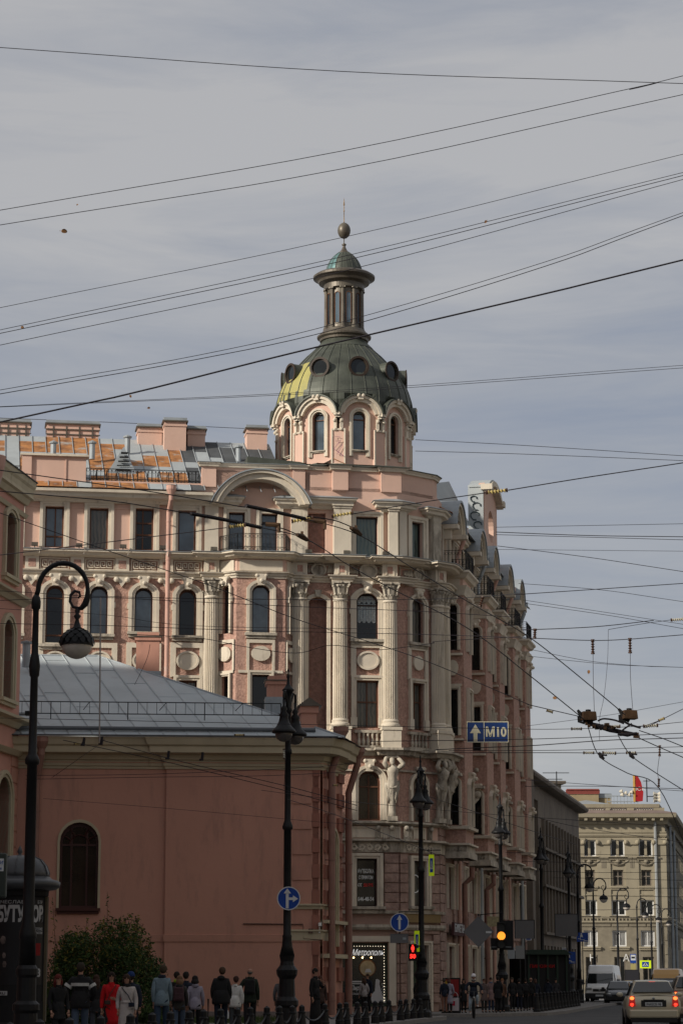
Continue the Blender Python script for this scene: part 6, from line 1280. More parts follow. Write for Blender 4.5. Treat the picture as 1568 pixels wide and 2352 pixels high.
o = crosswalk(F1_, 951, 963, 2138, 2186, 'yellow framed crosswalk sign behind the red pedestrian signal'); mb = MB(); s, z = F1_.hit(957, 2150); mb.fbox(F1_, s, 0, z-.02, z+.02, -.04, -.01); mb.build('bracket', IRON, o)
# pedestrian signal with its countdown
REDL = mat('red_signal_light', (.8, .02, .01), emis=(1, .03, .02), es=2.2); AMB = mat('amber_signal_light', (.9, .3, .02), emis=(1, .30, .03), es=1.5); OFFL = mat('unlit_lens', (.03, .03, .03), rough=.3)
F2_ = Fr(LX2, 88.0, 0); s0, z0 = F2_.hit(938.5, 2207); s1, z1 = F2_.hit(956.5, 2168)
o = thing('pedestrian_signal', tuple(F2_.P(s0, z0)), 'pedestrian traffic signal showing a red standing figure and red countdown digits', 'traffic light'); mb = MB(); mb.fbox(F2_, s0, s1, z0, z1, -.2, 0)
for k in (0, 1): c_ = (s0+s1)/2; mb.strip(F2_, [(c_+.14*cos(a), z0+(z1-z0)*(.25+.5*k)+.14*sin(a)) for a in [j*pi/8 for j in range(9)]], [(c_+.15*cos(a), z0+(z1-z0)*(.25+.5*k)+.15*sin(a)) for a in [j*pi/8 for j in range(9)]], 0, .14)
mb.build('housing', BLACKM, o, bevel=.01)
c_ = (s0+s1)/2; zz = z0+(z1-z0)*.74; mb = MB(); mb.fpoly(F2_, circ(c_, zz+.095, .03, 10), .001, .01); mb.fpoly(F2_, [(c_-.05, zz+.06), (c_+.05, zz+.06), (c_+.06, zz-.04), (c_+.035, zz-.04), (c_+.03, zz-.13), (c_-.03, zz-.13), (c_-.035, zz-.04), (c_-.06, zz-.04)], .001, .01); mb.build('red_figure', REDL, o)
text(F2_, '50', c_, z0+(z1-z0)*.16, .004, .2, o, REDL, name='countdown_digits', width=.21, bold=.008)
mb = MB(); mb.fbox(F2_, s1-.01, .0, z0+.25, z0+.3, -.3, -.15); mb.fbox(F2_, s1-.01, .0, z1-.1, z1-.05, -.3, -.15); mb.build('bracket', IRON, o)
# vehicle signal on the third lamp
F3_ = Fr(LX3, 106.6, 0); s0, z0 = F3_.hit(1141, 2180); s1, z1 = F3_.hit(1159, 2118)
o = thing('traffic_light', tuple(F3_.P(s0, z0)), 'black traffic light with glowing amber lamp on the street lamp post', 'traffic light'); mb = MB(); mb.fbox(F3_, s0, s1, z0+.02, z1, -.05, .12); mb.build('housing', BLACKM, o, bevel=.015)
q0, w0 = F3_.hit(1127, 2182); q1, w1 = F3_.hit(1178, 2114); mb = MB(); mb.fbox(F3_, (s0+s1)/2+.05, q1, w0, w1, -.12, -.06); mb.fbox(F3_, q0, s0+.02, w0, F3_.hit(1130, 2155)[1], -.12, -.06); mb.build('backboard', BLACKM, o)
mb = MB(); mb.fbox(F3_, q0+.02, q1-.1, w0+.12, w0+.14, -.05, -.04); mb.build('edge_strip', ZINC, o)
for k, m_ in enumerate((OFFL, AMB, OFFL)):
    mb = MB(); mb.fpoly(F3_, circ((s0+s1)/2, z0+(z1-z0)*(.18+.31*k), .165 if k != 1 else .18), .121, .14); mb.build('lens', m_, o)
    mb = MB(); A = [(j*pi/8) for j in range(9)]; zz = z0+(z1-z0)*(.18+.31*k); mb.strip(F3_, [((s0+s1)/2+.18*cos(a), zz+.18*sin(a)) for a in A], [((s0+s1)/2+.195*cos(a), zz+.195*sin(a)) for a in A], .12, .26); mb.build('visor', BLACKM, o)
# diamond sign seen from behind
F4_ = Fr(at(1098, 2140, 104).x, 104, 0); s, z = F4_.hit(1098, 2140); o = thing('diamond_sign', tuple(F4_.P(s, z)), 'grey diamond sign seen from behind left of the amber traffic light', 'road sign'); mb = MB(); h = .66; mb.fpoly(F4_, [(s-h, z), (s, z-h), (s+h, z), (s, z+h)], 0, .02); mb.build('panel', SBACK, o); mb = MB(); mb.tube([F4_.P(s, z-h-.05, -.03), F4_.P(s, z+h+.1, -.03)], .025, 6); mb.tube([F4_.P(s, z+h+.05, -.03), F4_.P(s+1.0, z+h+.12, 1.0)], .02, 5); mb.build('bracket', IRON, o)
mb = MB(); mb.fbox(F4_, s+.32, s+.56, z-.06, z+.02, .02, .023); mb.build('sticker', SWH, o)
# hanging route sign M10
F5_ = Fr(at(1118, 1680, 70).x, 70, 0); s0, z1 = F5_.hit(1071.5, 1658); s1, z0 = F5_.hit(1166.5, 1704.5)
CRM = mat('aged_white_reflective', (.62, .58, .42), rough=.4, var=.08, vs=6, dirt=(.35, .25, .12), dirt_at=.66)
BLUE2 = mat('deep_sign_blue', (.006, .035, .16), rough=.35, var=.25, vs=3, spec=.6)
o = thing('route_sign', tuple(F5_.P(s0, z0)), 'blue hanging route sign with white up arrow and the letters M10', 'route sign'); mb = MB(); mb.m(BLUE2); mb.fbox(F5_, s0, s1, z0, z1, -.03, 0); mb.m(CRM); mb.strip(F5_, outline(s0+.012, s1-.012, z0+.012, z1-.012, 0), outline(s0-.01, s1+.01, z0-.01, z1+.01, 0), -.03, .008); mb.fbox(F5_, s0, s1, z0-.01, z0+.012, -.03, .007)
sd = s0+(s1-s0)*.415; mb.fbox(F5_, sd-.009, sd+.009, z0+.012, z1-.012, 0, .006); mb.build('panel', None, o)
c_ = s0+(s1-s0)*.205; H = z1-z0; mb = MB(); mb.fbox(F5_, c_-.058, c_+.058, z0+.02, z0+H*.46, 0, .006); mb.fpoly(F5_, [(c_-.16, z0+H*.44), (c_+.16, z0+H*.44), (c_, z1-H*.12)], 0, .0065); mb.build('arrow', CRM, o)
text(F5_, 'М10', s0+(s1-s0)*.70, z0+H*.28, .004, .38, o, CRM, width=(s1-s0)*.5, bold=.012)
mb = MB()
for q in (s0+.12, s1-.12): mb.tube([F5_.P(q, z1, -.015), F5_.P(q, F5_.hit(1100, 1656)[1]+.0, -.015)], .01, 4)
mb.build('hanger', IRON, o)
# small bus-lane board at the left border, blue pedestrian subway signs, bus stop sign, board backs
F6_ = Fr(at(4, 2000, 47).x, 47, 0); s0, z1 = F6_.hit(-24, 1959); s1, z0 = F6_.hit(13, 2062); o = thing('traffic_signal_back', tuple(F6_.P(s0, z0)), 'dark green signal box with blue and white sticker cropped by left border', 'signal box'); mb = MB(); mb.fbox(F6_, s0, s1, z0, z1, -.2, 0); mb.build('housing', mat('dark_green_plastic', (.03, .04, .035), rough=.5), o, bevel=.03)
mb = MB(); a0, b1 = F6_.hit(-6, 1972); a1, b0 = F6_.hit(9, 2001); mb.fbox(F6_, a0, a1, b0, b1, 0.002, .006); mb.build('sticker', SWH, o); text(F6_, 'ТИ', a1-.09, b0+.13, .005, .1, o, BLUE, name='sticker_lettering', shear=.3); text(F6_, '-808', a1-.09, b0+.03, .005, .06, o, BLUE, name='sticker_lettering')
mb = MB(); mb.tube([F6_.P(s0-.1, 0.1, -.1), F6_.P(s0-.1, z1+.5, -.1)], .05, 8); mb.fbox(F6_, s0-.1, s0+.02, z0+.3, z0+.36, -.12, -.08); mb.build('post', IRON, o)
def flat_sign(name, u0, u1, v0, v1, Y, m_, label, cat='sign', extra=None, post=True, frame=None):
    F = Fr(at((u0+u1)/2, v0, Y).x, Y, 0); s0, z1 = F.hit(u0, v0); s1, z0 = F.hit(u1, v1); o = thing(name, tuple(F.P((s0+s1)/2, z0)), label, cat); mb = MB(); mb.m(m_); mb.fbox(F, s0, s1, z0, z1, -.03, 0)
    if frame: mb.m(frame); mb.strip(F, outline(s0, s1, z0, z1, 0), outline(s0-.03, s1+.03, z0, z1+.03, 0), -.03, .012)
    mb.build('panel', None, o)
    if post: mb = MB(); mb.tube([F.P((s0+s1)/2, .12, -.07), F.P((s0+s1)/2, z1, -.07)], .03, 6); mb.build('post', IRON, o)
    if extra: extra(F, s0, s1, z0, z1, o)
    return o
def subway(F, s0, s1, z0, z1, o):
    w = s1-s0; h = z1-z0; mb = MB(); mb.fpoly(F, [(s0+w*.1, z0+h*.3), (s0+w*.3, z0+h*.3), (s0+w*.3, z0+h*.2), (s0+w*.6, z0+h*.2), (s0+w*.6, z0+h*.1), (s0+w*.95, z0+h*.1), (s0+w*.95, z0+h*.14), (s0+w*.64, z0+h*.16), (s0+w*.64, z0+h*.25), (s0+w*.34, z0+h*.25), (s0+w*.34, z0+h*.36), (s0+w*.1, z0+h*.36)], .001, .006)
    mb.fpoly(F, circ(s0+w*.4, z0+h*.85, w*.07, 10), .001, .006); mb.fpoly(F, [(s0+w*.32, z0+h*.76), (s0+w*.5, z0+h*.76), (s0+w*.55, z0+h*.45), (s0+w*.42, z0+h*.55), (s0+w*.3, z0+h*.42)], .001, .006); mb.build('pictogram', SWH, o)
flat_sign('subway_sign', 1323.5, 1350, 2142, 2163, 148, BLUE, 'blue pedestrian underpass sign, upper one near the first hooked lamps', extra=subway)
flat_sign('subway_sign', 1293, 1321, 2186, 2213, 139, BLUE, 'blue pedestrian underpass sign behind the twin lamp, lower one left of the white van', extra=subway)
def busx(F, s0, s1, z0, z1, o): mb = MB(); w, h = s1-s0, z1-z0; mb.m(SWH); mb.fbox(F, s0+w*.1, s1-w*.1, z0+h*.3, z1-h*.1, .001, .006); mb.m(BLACKM); mb.fbox(F, s0+w*.2, s1-w*.2, z0+h*.5, z0+h*.7, .006, .01); mb.build('pictogram', None, o)
flat_sign('bus_stop_sign', 1446, 1460, 2191, 2212, 205, BLUE, 'blue and white bus stop sign standing before the beige building', extra=busx)
flat_sign('timetable_board', 1447, 1459, 2214, 2229, 205, mat('yellow_timetable', (.35, .30, .12), var=.2), 'small pale timetable board right below the bus stop sign')
F_ = Fr(0, 200, 0); crosswalk(F_, 1468, 1494, 2206, 2224, 'yellow framed square crosswalk sign before the beige building ground floor'); 
flat_sign('poster_frame', 1434, 1466, 2228, 2252, 200, mat('dark_poster', (.02, .02, .025)), 'dark street poster frame under the bus stop sign', frame=IRON)
flat_sign('information_board', 1182, 1226, 2114, 2156, 116, SBACK, 'wide dark information display seen from behind right of the amber light', frame=BLACKM)
flat_sign('information_board', 1274, 1326, 2100, 2150, 136, SBACK, 'dark display panel high up between the two farthest twin lamps', frame=BLACKM, post=True)
flat_sign('blank_sign', 1165, 1182, 2176, 2202, 112, ZINC, 'pale grey sign back just right of the amber traffic light post', post=False)
flat_sign('blank_sign', 1183, 1204, 2172, 2202, 113, mat('light_grey_back', (.24, .25, .25), rough=.6), 'lighter grey square sign back on thin pole beyond the amber light')
def nump(F, s0, s1, z0, z1, o): text(F, '1377', (s0+s1)/2, z0+(z1-z0)*.45, .003, (z1-z0)*.5, o, BLUE, width=(s1-s0)*.8); mb = MB(); mb.fbox(F, s0+.05, s1-.05, z0+(z1-z0)*.1, z0+(z1-z0)*.3, .001, .004); mb.build('text_line', BLUE, o)
flat_sign('phone_number_board', 1205, 1220, 2146, 2160, 118, SWH, 'small white board with blue digits left of the dark portal lamp', extra=nump, post=False)
flat_sign('phone_number_board', 1289, 1302, 2176, 2190, 137, SWH, 'small white board with blue digits above the lower underpass sign', extra=nump, post=False)
flat_sign('menu_board', 1118, 1156, 2105, 2128, 109.5, mat('beige_menu_board', (.30, .26, .15), var=.3, vs=8), 'beige lettered board partly behind the diamond sign', post=False)
def fasc(F, s0, s1, z0, z1, o): text(F, 'ВУРЛЕН', (s0+s1)/2, z0+(z1-z0)*.32, .003, (z1-z0)*.5, o, SWH, width=(s1-s0)*.8)
SF_ = Fr(*ST.P(2.2, 0, .35).xy, SA); s0 = 0; o = thing('shop_fascia', tuple(SF_.P(0, 4)), 'dark maroon shop fascia with white letters on the avenue side of the pink building', 'shop sign'); mb = MB(); mb.fbox(SF_, 0, 3.4, zat(2148, 109), zat(2118, 109), -.1, 0); mb.build('panel', mat('maroon_fascia', (.07, .03, .03)), o); text(SF_, 'БУКЕТЫ', 1.7, zat(2140, 109), .01, .5, o, SWH, width=2.8)
# sandwich board with red and white posters
F7_ = Fr(at(1036, 2290, 101.5).x, 101.5, radians(-6)); s0, z1 = F7_.hit(1016, 2246); s1, z0 = F7_.hit(1057, 2322); o = thing('advertising_stand', tuple(F7_.P(s0, .12)), 'upright black advertising stand with red poster above white poster at corner', 'advertising stand')
mb = MB(); mb.fbox(F7_, s0, s1, .12, z1, -.15, 0); mb.build('frame', BLACKM, o); mb = MB(); mb.fbox(F7_, s0+.06, s1-.06, .3+(z1)*.33, z1-.06, 0, .01); mb.build('red_poster', mat('red_poster', (.22, .02, .02), var=.2, vs=4), o); mb = MB(); mb.fbox(F7_, s0+.06, s1-.06, .22, .25+z1*.32, 0, .01); mb.build('white_poster', mat('white_poster', (.45, .40, .42), var=.1), o)
mb = MB(); c_ = (s0+s1)/2; mb.m(mat('poster_print_yellow', (.4, .25, .03))); mb.fbox(F7_, s0+.1, s0+.24, z1-.3, z1-.12, .011, .014); mb.m(mat('poster_print_red', (.35, .01, .04))); mb.fpoly(F7_, [(c_-.1, .62), (c_+.14, .62), (c_+.14, .42), (c_-.1, .45)], .011, .014); mb.m(SWH); ring(F7_, c_+.08, z1-.75, .17, .19, .011, .014, mb, 20); mb.build('poster_print', None, o)
# ================================================================== POSTER COLUMN
PCx, PCy = at(43, 2100, 50).x, 50.0
o = thing('poster_column', (PCx, PCy, .12), 'round advertising column with dark domed cap and black concert poster', 'advertising column'); CAPM = mat('dark_grey_column_cap', (.04, .043, .048), rough=.45, var=.15, vs=3, spec=.5)
m1 = mpx(50); zz_ = lambda v: zat(v, 50)
mb = MB(); mb.smooth = True; mb.lathe([(.0, zz_(1941)), (.035, zz_(1949)), (.06, zz_(1957)), (.03, zz_(1962)), (.08, zz_(1966)), (.14, zz_(1968))][::-1], (PCx, PCy, 0), 14); mb.build('finial', CAPM, o)
mb = MB(); R_ = 68*m1; mb.smooth = True; mb.lathe([(R_, zz_(2018)), (R_*.98, zz_(2005)), (R_*.9, zz_(1990)), (R_*.74, zz_(1976)), (R_*.5, zz_(1968)), (.14, zz_(1965))], (PCx, PCy, 0), 36)
mb.lathe([(66*m1, zz_(2046)), (80*m1, zz_(2044)), (91*m1, zz_(2038)), (92*m1, zz_(2027)), (86*m1, zz_(2023)), (74*m1, zz_(2020)), (R_, zz_(2014))], (PCx, PCy, 0), 36)
mb.smooth = False
for k in range(10):
    a = k*2*pi/10; mb.tube([(PCx+r*sin(a), PCy-r*cos(a), zz_(v)) for r, v in ((R_*.5, 1967.5), (R_*.75, 1975.5), (R_*.92, 1990), (R_, 2006), (R_*.97, 2015))], .014, 5)
mb.build('cap', CAPM, o)
mb = MB(); mb.lathe([(60*m1, 1.0), (60*m1, zz_(2062)), (66*m1, zz_(2058)), (67*m1, zz_(2046))], (PCx, PCy, 0), 36); mb.lathe([(66*m1, .12), (66*m1, .55), (62*m1, .6), (62*m1, 1.0)], (PCx, PCy, 0), 36); mb.build('drum', BLACKM, o)
def cyl_text(txt, a0, z, size, width, m_, R, **k):
    me = text_mesh(txt, size, font_ext=.004, align='CENTER', **k); xs = [v.co.x for v in me.vertices]; sx = width/(max(xs)-min(xs)); mb = MB(); vs = []
    for v in me.vertices:
        a = a0+v.co.x*sx/R; r = R+.004+v.co.z; vs.append((PCx+r*sin(a), PCy-r*cos(a), z+v.co.y))
    mb.add(vs, [tuple(p.vertices) for p in me.polygons]); bpy.data.meshes.remove(me); return mb.build('lettering', m_, o)
RP = 60*m1+.004; PW_ = mat('poster_white', (.40, .40, .40), var=.1)
mb = MB(); mb.lathe([(RP, zz_(2262)), (RP, zz_(2068))], (PCx, PCy, 0), 30, a0=-1.25, a1=1.25); mb.build('poster', mat('black_poster', (.012, .012, .014), rough=.5), o)
cyl_text('БУТУСОВ', .27, zz_(2117), .42, 1.9*RP, PW_, RP, bold=.02); cyl_text('ВЯЧЕСЛАВ', -.25, zz_(2077), .09, 1.2*RP, PW_, RP); cyl_text('БТР', 1.02, zz_(2077), .09, .14, PW_, RP)
cyl_text('НСА', -.88, zz_(2124), .06, .12, PW_, RP); cyl_text('23', .95, zz_(2243), .22, .2, PW_, RP, bold=.008); cyl_text('ЛУТСПАС', .93, zz_(2138), .08, .3, PW_, RP); cyl_text('АЛЬБОМ', .93, zz_(2146), .07, .3, PW_, RP)
mb = MB(); mb.lathe([(RP+.004, zz_(2195)), (RP+.004, zz_(2167))], (PCx, PCy, 0), 6, a0=.82, a1=1.1); mb.build('red_label', mat('poster_red', (.20, .01, .01)), o)
mb = MB(); mb.lathe([(RP+.004, zz_(2286)), (RP+.004, zz_(2276))], (PCx, PCy, 0), 10, a0=-1.1, a1=-.2); mb.build('white_strip', PW_, o); cyl_text('НСА.RU', -.65, zz_(2284), .07, .42, mat('ink', (.01, .01, .01)), RP+.006)
SKN = mat('poster_photo_grey', (.13, .10, .09), var=.5, vs=5); mb = MB()
for a_, v_, r_ in ((-.42, 2160, .18), (-.40, 2195, .14), (-.36, 2215, .15)): mb.ball((PCx+(RP-.10)*sin(a_), PCy-(RP-.10)*cos(a_), zz_(v_)), (r_*.7, .115, r_), 12, 8)
mb.build('portrait_print', SKN, o)
mb = MB(); mb.fbox(Fr(PCx, PCy, .0), 60*m1, 66*m1, .6, zz_(2060), -.1, .1); mb.build('frame_bar', mat('bronze_edge', (.10, .08, .05)), o)
# ================================================================== BUSH, LAWN, FALLING LEAVES
LEAFS = [mat('leaf_dark_green', (.026, .052, .014), var=.3, vs=3), mat('leaf_green', (.045, .078, .018), var=.3, vs=3), mat('leaf_autumn', (.15, .125, .022), var=.3, vs=3)]
o = thing('bush', (at(238, 2300, 76).x, 76, .12), 'large green bush with yellowing upright shoots in front of the salmon wall', 'bush')
BX, BY_ = at(238, 2300, 76).x, 76.0; m2 = mpx(76); rnd = random.Random(3)
def leafmesh(mb, p, sz, r):
    d = Vector((r.gauss(0, 1), r.gauss(0, 1), r.gauss(.1, .8))).normalized(); t = d.cross(Vector((r.gauss(0, 1), r.gauss(0, 1), r.gauss(0, 1)))).normalized(); mb.add([p-d*sz, p+t*sz*.35, p+d*sz, p-t*sz*.35], [(0, 1, 2, 3)])
mb = MB(); lob = []
for k in range(150):
    x = rnd.uniform(-1, 1.05); y = rnd.uniform(-1.3, 1.3); top = (2352-2104)*m2*max(.02, 1-abs(x)**2.8)**.5*rnd.uniform(.8, 1.05); z = top*(.05+.95*rnd.uniform(0, 1)**.6); lob.append((x*128*m2, y, max(.2, z-.38), rnd.uniform(.26, .5)))
for x, y, z, r in lob:
    hi = z > 1.9
    for k in range(210):
        v = Vector((rnd.gauss(0, 1), rnd.gauss(0, 1), rnd.gauss(0, 1))).normalized()*(r*rnd.uniform(.5, 1.1)); q = Vector((BX+x, BY_+y, .1+z))+v
        if q.z < .15: continue
        mb.m(LEAFS[rnd.choices((0, 1, 2), (3, 4, 2.6) if hi and k % 2 else (7, 4, .3))[0]]); leafmesh(mb, q, rnd.uniform(.045, .08), rnd)
mb.build('foliage', None, o)
mb = MB(); br = MB()
for k in range(34):
    u = rnd.uniform(122, 345); vt = 2100+abs(u-235)**2/230+rnd.uniform(0, 60); 
    if k < 4: u, vt = ((243, 2048), (120, 2060), (308, 2098), (345, 2150))[k]
    b0 = Vector((BX+(u-238)*m2*.9, BY_+rnd.uniform(-.9, .9), 1.4)); tp = Vector((BX+(u-238)*m2, b0.y, zat(vt, 76))); br.tube([b0, (b0+tp)/2+Vector((rnd.uniform(-.05, .05), 0, 0)), tp], [.012, .009, .004], 4)
    for j in range(46):
        t = j/46; q = b0+(tp-b0)*t+Vector((rnd.gauss(0, .07*(1.3-t)), rnd.gauss(0, .07), 0)); mb.m(LEAFS[rnd.choices((0, 1, 2), (1, 3, 3))[0]]); leafmesh(mb, q, rnd.uniform(.045, .08), rnd)
mb.build('shoot_leaves', None, o); br.tube([(BX, BY_, .1), (BX+.1, BY_, 1.6)], [.06, .03], 6); br.build('stem', mat('bush_bark', (.06, .045, .03)), o)
mb = MB()
for k in range(5200):
    x = rnd.uniform(-9.5, -2.2); y = rnd.uniform(77, 88); h = rnd.uniform(.05, .16); a = rnd.uniform(0, pi); mb.add([(x-.012*cos(a), y-.012*sin(a), .12), (x+.012*cos(a), y+.012*sin(a), .12), (x+rnd.uniform(-.03, .03), y, .12+h)], [(0, 1, 2)])
tag(mb.build('grass', mat('grass_blade', (.05, .075, .02), var=.4, vs=3)), 'short green grass strip at the foot of the salmon wall', 'grass', kind='stuff')
sheet('lawn', [(-9.6, 76.8), (-2.2, 76.8), (-2.2, 88.2), (-9.6, 88.2)], .124, LAWNB)
LFM = mat('dry_leaf', (.20, .10, .04), var=.3, vs=20)
for i, (u, v, Y, sz, lb) in enumerate(((148, 531, 30, .022, 'dry brown leaf drifting high in the left sky, the largest'), (178, 470, 45, .012, 'tiny pale leaf in the sky above the large drifting leaf'), (52, 752, 34, .016, 'small brown leaf in the sky near the left border'),
                              (1115, 509, 34, .014, 'small orange leaf against a wire right of the spire'), (300, 910, 34, .012, 'tiny brown leaf left of the dome just over the chimneys'), (342, 937, 34, .012, 'tiny dark leaf below the thick cable above the chimneys'), (1351, 1543, 34, .016, 'brown leaf floating left of the hanging trolley droppers'), (1273, 1603, 34, .016, 'brown leaf floating beside the trolley wire left of the junction'))):
    p = at(u, v, Y); mb = MB(); R = sz*1.7; a = i*1.3; t = Vector((cos(a), .3, sin(a))).normalized(); w = t.cross(Vector((.2, 1, .1))).normalized()
    mb.add([p+t*R*cos(q)*(1.1)+w*R*.8*sin(q)+Vector((0, .3*R*cos(2*q), 0)) for q in [k*pi/4 for k in range(8)]], [tuple(range(8))]); mb.tube([p-t*R, p-t*R*1.7], R*.06, 4); ob = mb.build('falling_leaf', LFM); tag(ob, lb, 'leaf', 'leaves in the air')
# ================================================================== BOLLARDS AND CHAINS
BUV = [(-30, 2352), (24, 2345), (92, 2338), (160, 2334), (232, 2330), (300, 2326), (350, 2323), (392, 2320), (435, 2318), (468, 2316), (507, 2314), (545, 2312), (575, 2310.5), (613, 2309), (642, 2308), (671, 2307), (693, 2306), (746, 2303), (780, 2301), (795, 2300), (820, 2299), (839, 2298), (861, 2297), (875, 2296), (893, 2295), (919, 2294), (932, 2293), (949, 2292), (964, 2291.5), (983, 2291)]
def bollard():
    o = thing('bollard', (0, 0, 0), '-', 'bollard'); mb = MB(); mb.lathe([(.165, 0), (.165, .1), (.14, .13), (.125, .3), (.135, .32), (.12, .35), (.085, .6), (.10, .615), (.10, .65), (.078, .665), (.078, .78), (.03, .815)], n=10); mb.build('post', IRON, o)
    mb = MB(); mb.ball((0, 0, .80), .03, 8, 6); mb.build('knob', IRON, o); return o
BO = None; bl = []
for i, (u, v) in enumerate(BUV):
    Y = .5*5500/(v-2255)/.985 if False else (.58*5500/(v-2255)); p = at(u, v, Y)
    if BO is None: BO = bollard(); ob = BO
    else: ob = copy_tree(BO)
    ob.location = (p.x, Y, p.z-.84 if False else .0); ob['label'] = 'black cast iron bollard linked by chain along the near pavement edge'; ob['group'] = 'bollards along the near pavement'; bl.append(Vector((p.x, Y, .66)))
CH = 'black chain hanging between two bollards of the near pavement edge'
for i in range(len(bl)-1):
    a, b = bl[i], bl[i+1]; mb = MB(); m_ = 10; mb.tube([a+(b-a)*(k/m_)-Vector((0, 0, .26*4*(k/m_)*(1-k/m_))) for k in range(m_+1)], .022, 5); mb.tube([a+(b-a)*(k/m_)-Vector((0, 0, .26*4*(k/m_)*(1-k/m_))) for k in range(m_+1)], .012, 4); ob = mb.build('chain', IRON); tag(ob, CH, 'chain', 'chains between the near bollards')
for i in range(14):
    q = Vector((8.6, 103.5)).lerp(Vector((13.6, 134)), .06+i*.066); ob = copy_tree(BO); ob.location = (q.x-.5, q.y, .12); ob['label'] = 'black bollard along the pavement edge of the pink building, beyond the crossing'; ob['group'] = 'bollards beyond the crossing'
# ================================================================== OVERHEAD WIRES
WIREM = mat('overhead_wire', (.02, .017, .022), rough=.6, var=.1); INSY = mat('yellowed_insulator', (.42, .33, .13), rough=.4, var=.2, vs=8); INSB = mat('brown_insulator', (.06, .03, .02), rough=.35, var=.3, vs=9); INSW = mat('pale_insulator', (.42, .40, .33), rough=.35, var=.15, vs=9); RUSTY = mat('rusty_fitting', (.06, .032, .015), rough=.8, var=.4, vs=6)
def P3(q, Y=None, z=None):
    u, v = q[0], q[1]
    if len(q) > 2: return at(u, v, q[2])
    if z is not None: r = ray(u, v); return at(u, v, (z-CAMZ)*r.y/r.z)
    return at(u, v, Y)
def smooth(P, n=6):
    out = []; m = len(P)
    for i in range(m-1):
        a, b, c, d = P[max(i-1, 0)], P[i], P[i+1], P[min(i+2, m-1)]
        for k in range(n):
            t = k/n; out.append(.5*((2*b)+(c-a)*t+(2*a-5*b+4*c-d)*t*t+(3*b-a-3*c+d)*t**3))
    return out+[P[-1]]
def wire(label, pts, px=1.7, Y=None, z=None, ext=True, name='overhead_wire', m=None, group=None, cat='wire'):
    P = [P3(q, Y, z) for q in pts]
    if ext:
        if pts[0][0] <= 5: P.insert(0, P[0]+(P[0]-P[1]).normalized()*9)
        if pts[-1][0] >= 1560: P.append(P[-1]+(P[-1]-P[-2]).normalized()*9)
    S_ = smooth(P) if len(P) > 2 else P
    mb = MB(); mb.tube(S_, [px/2*p.y/FPX for p in S_], 5); o = mb.build(name, m or WIREM); tag(o, label, cat, group); return o
def insulator(a, b, Y, r_px, m, label, n=6, group=None, name='insulator'):
    p, q = (a if isinstance(a, Vector) else P3(a, Y)), (b if isinstance(b, Vector) else P3(b, Y)); R = r_px*p.y/FPX; pts = []; rs = []
    for k in range(n*4+1): pts.append(p+(q-p)*(k/(n*4))); rs.append(R if k % 4 == 2 else R*.55 if k % 4 in (1, 3) else R*.45)
    mb = MB(); mb.m(m); mb.tube(pts, rs, 10); mb.m(INSB); d = (q-p)/(n*4)*1.6
    mb.tube([p-d, p+d*.3], R*.9, 8); mb.tube([q-d*.3, q+d], R*.9, 8); o = mb.build(name); tag(o, label, 'insulator', group); return o
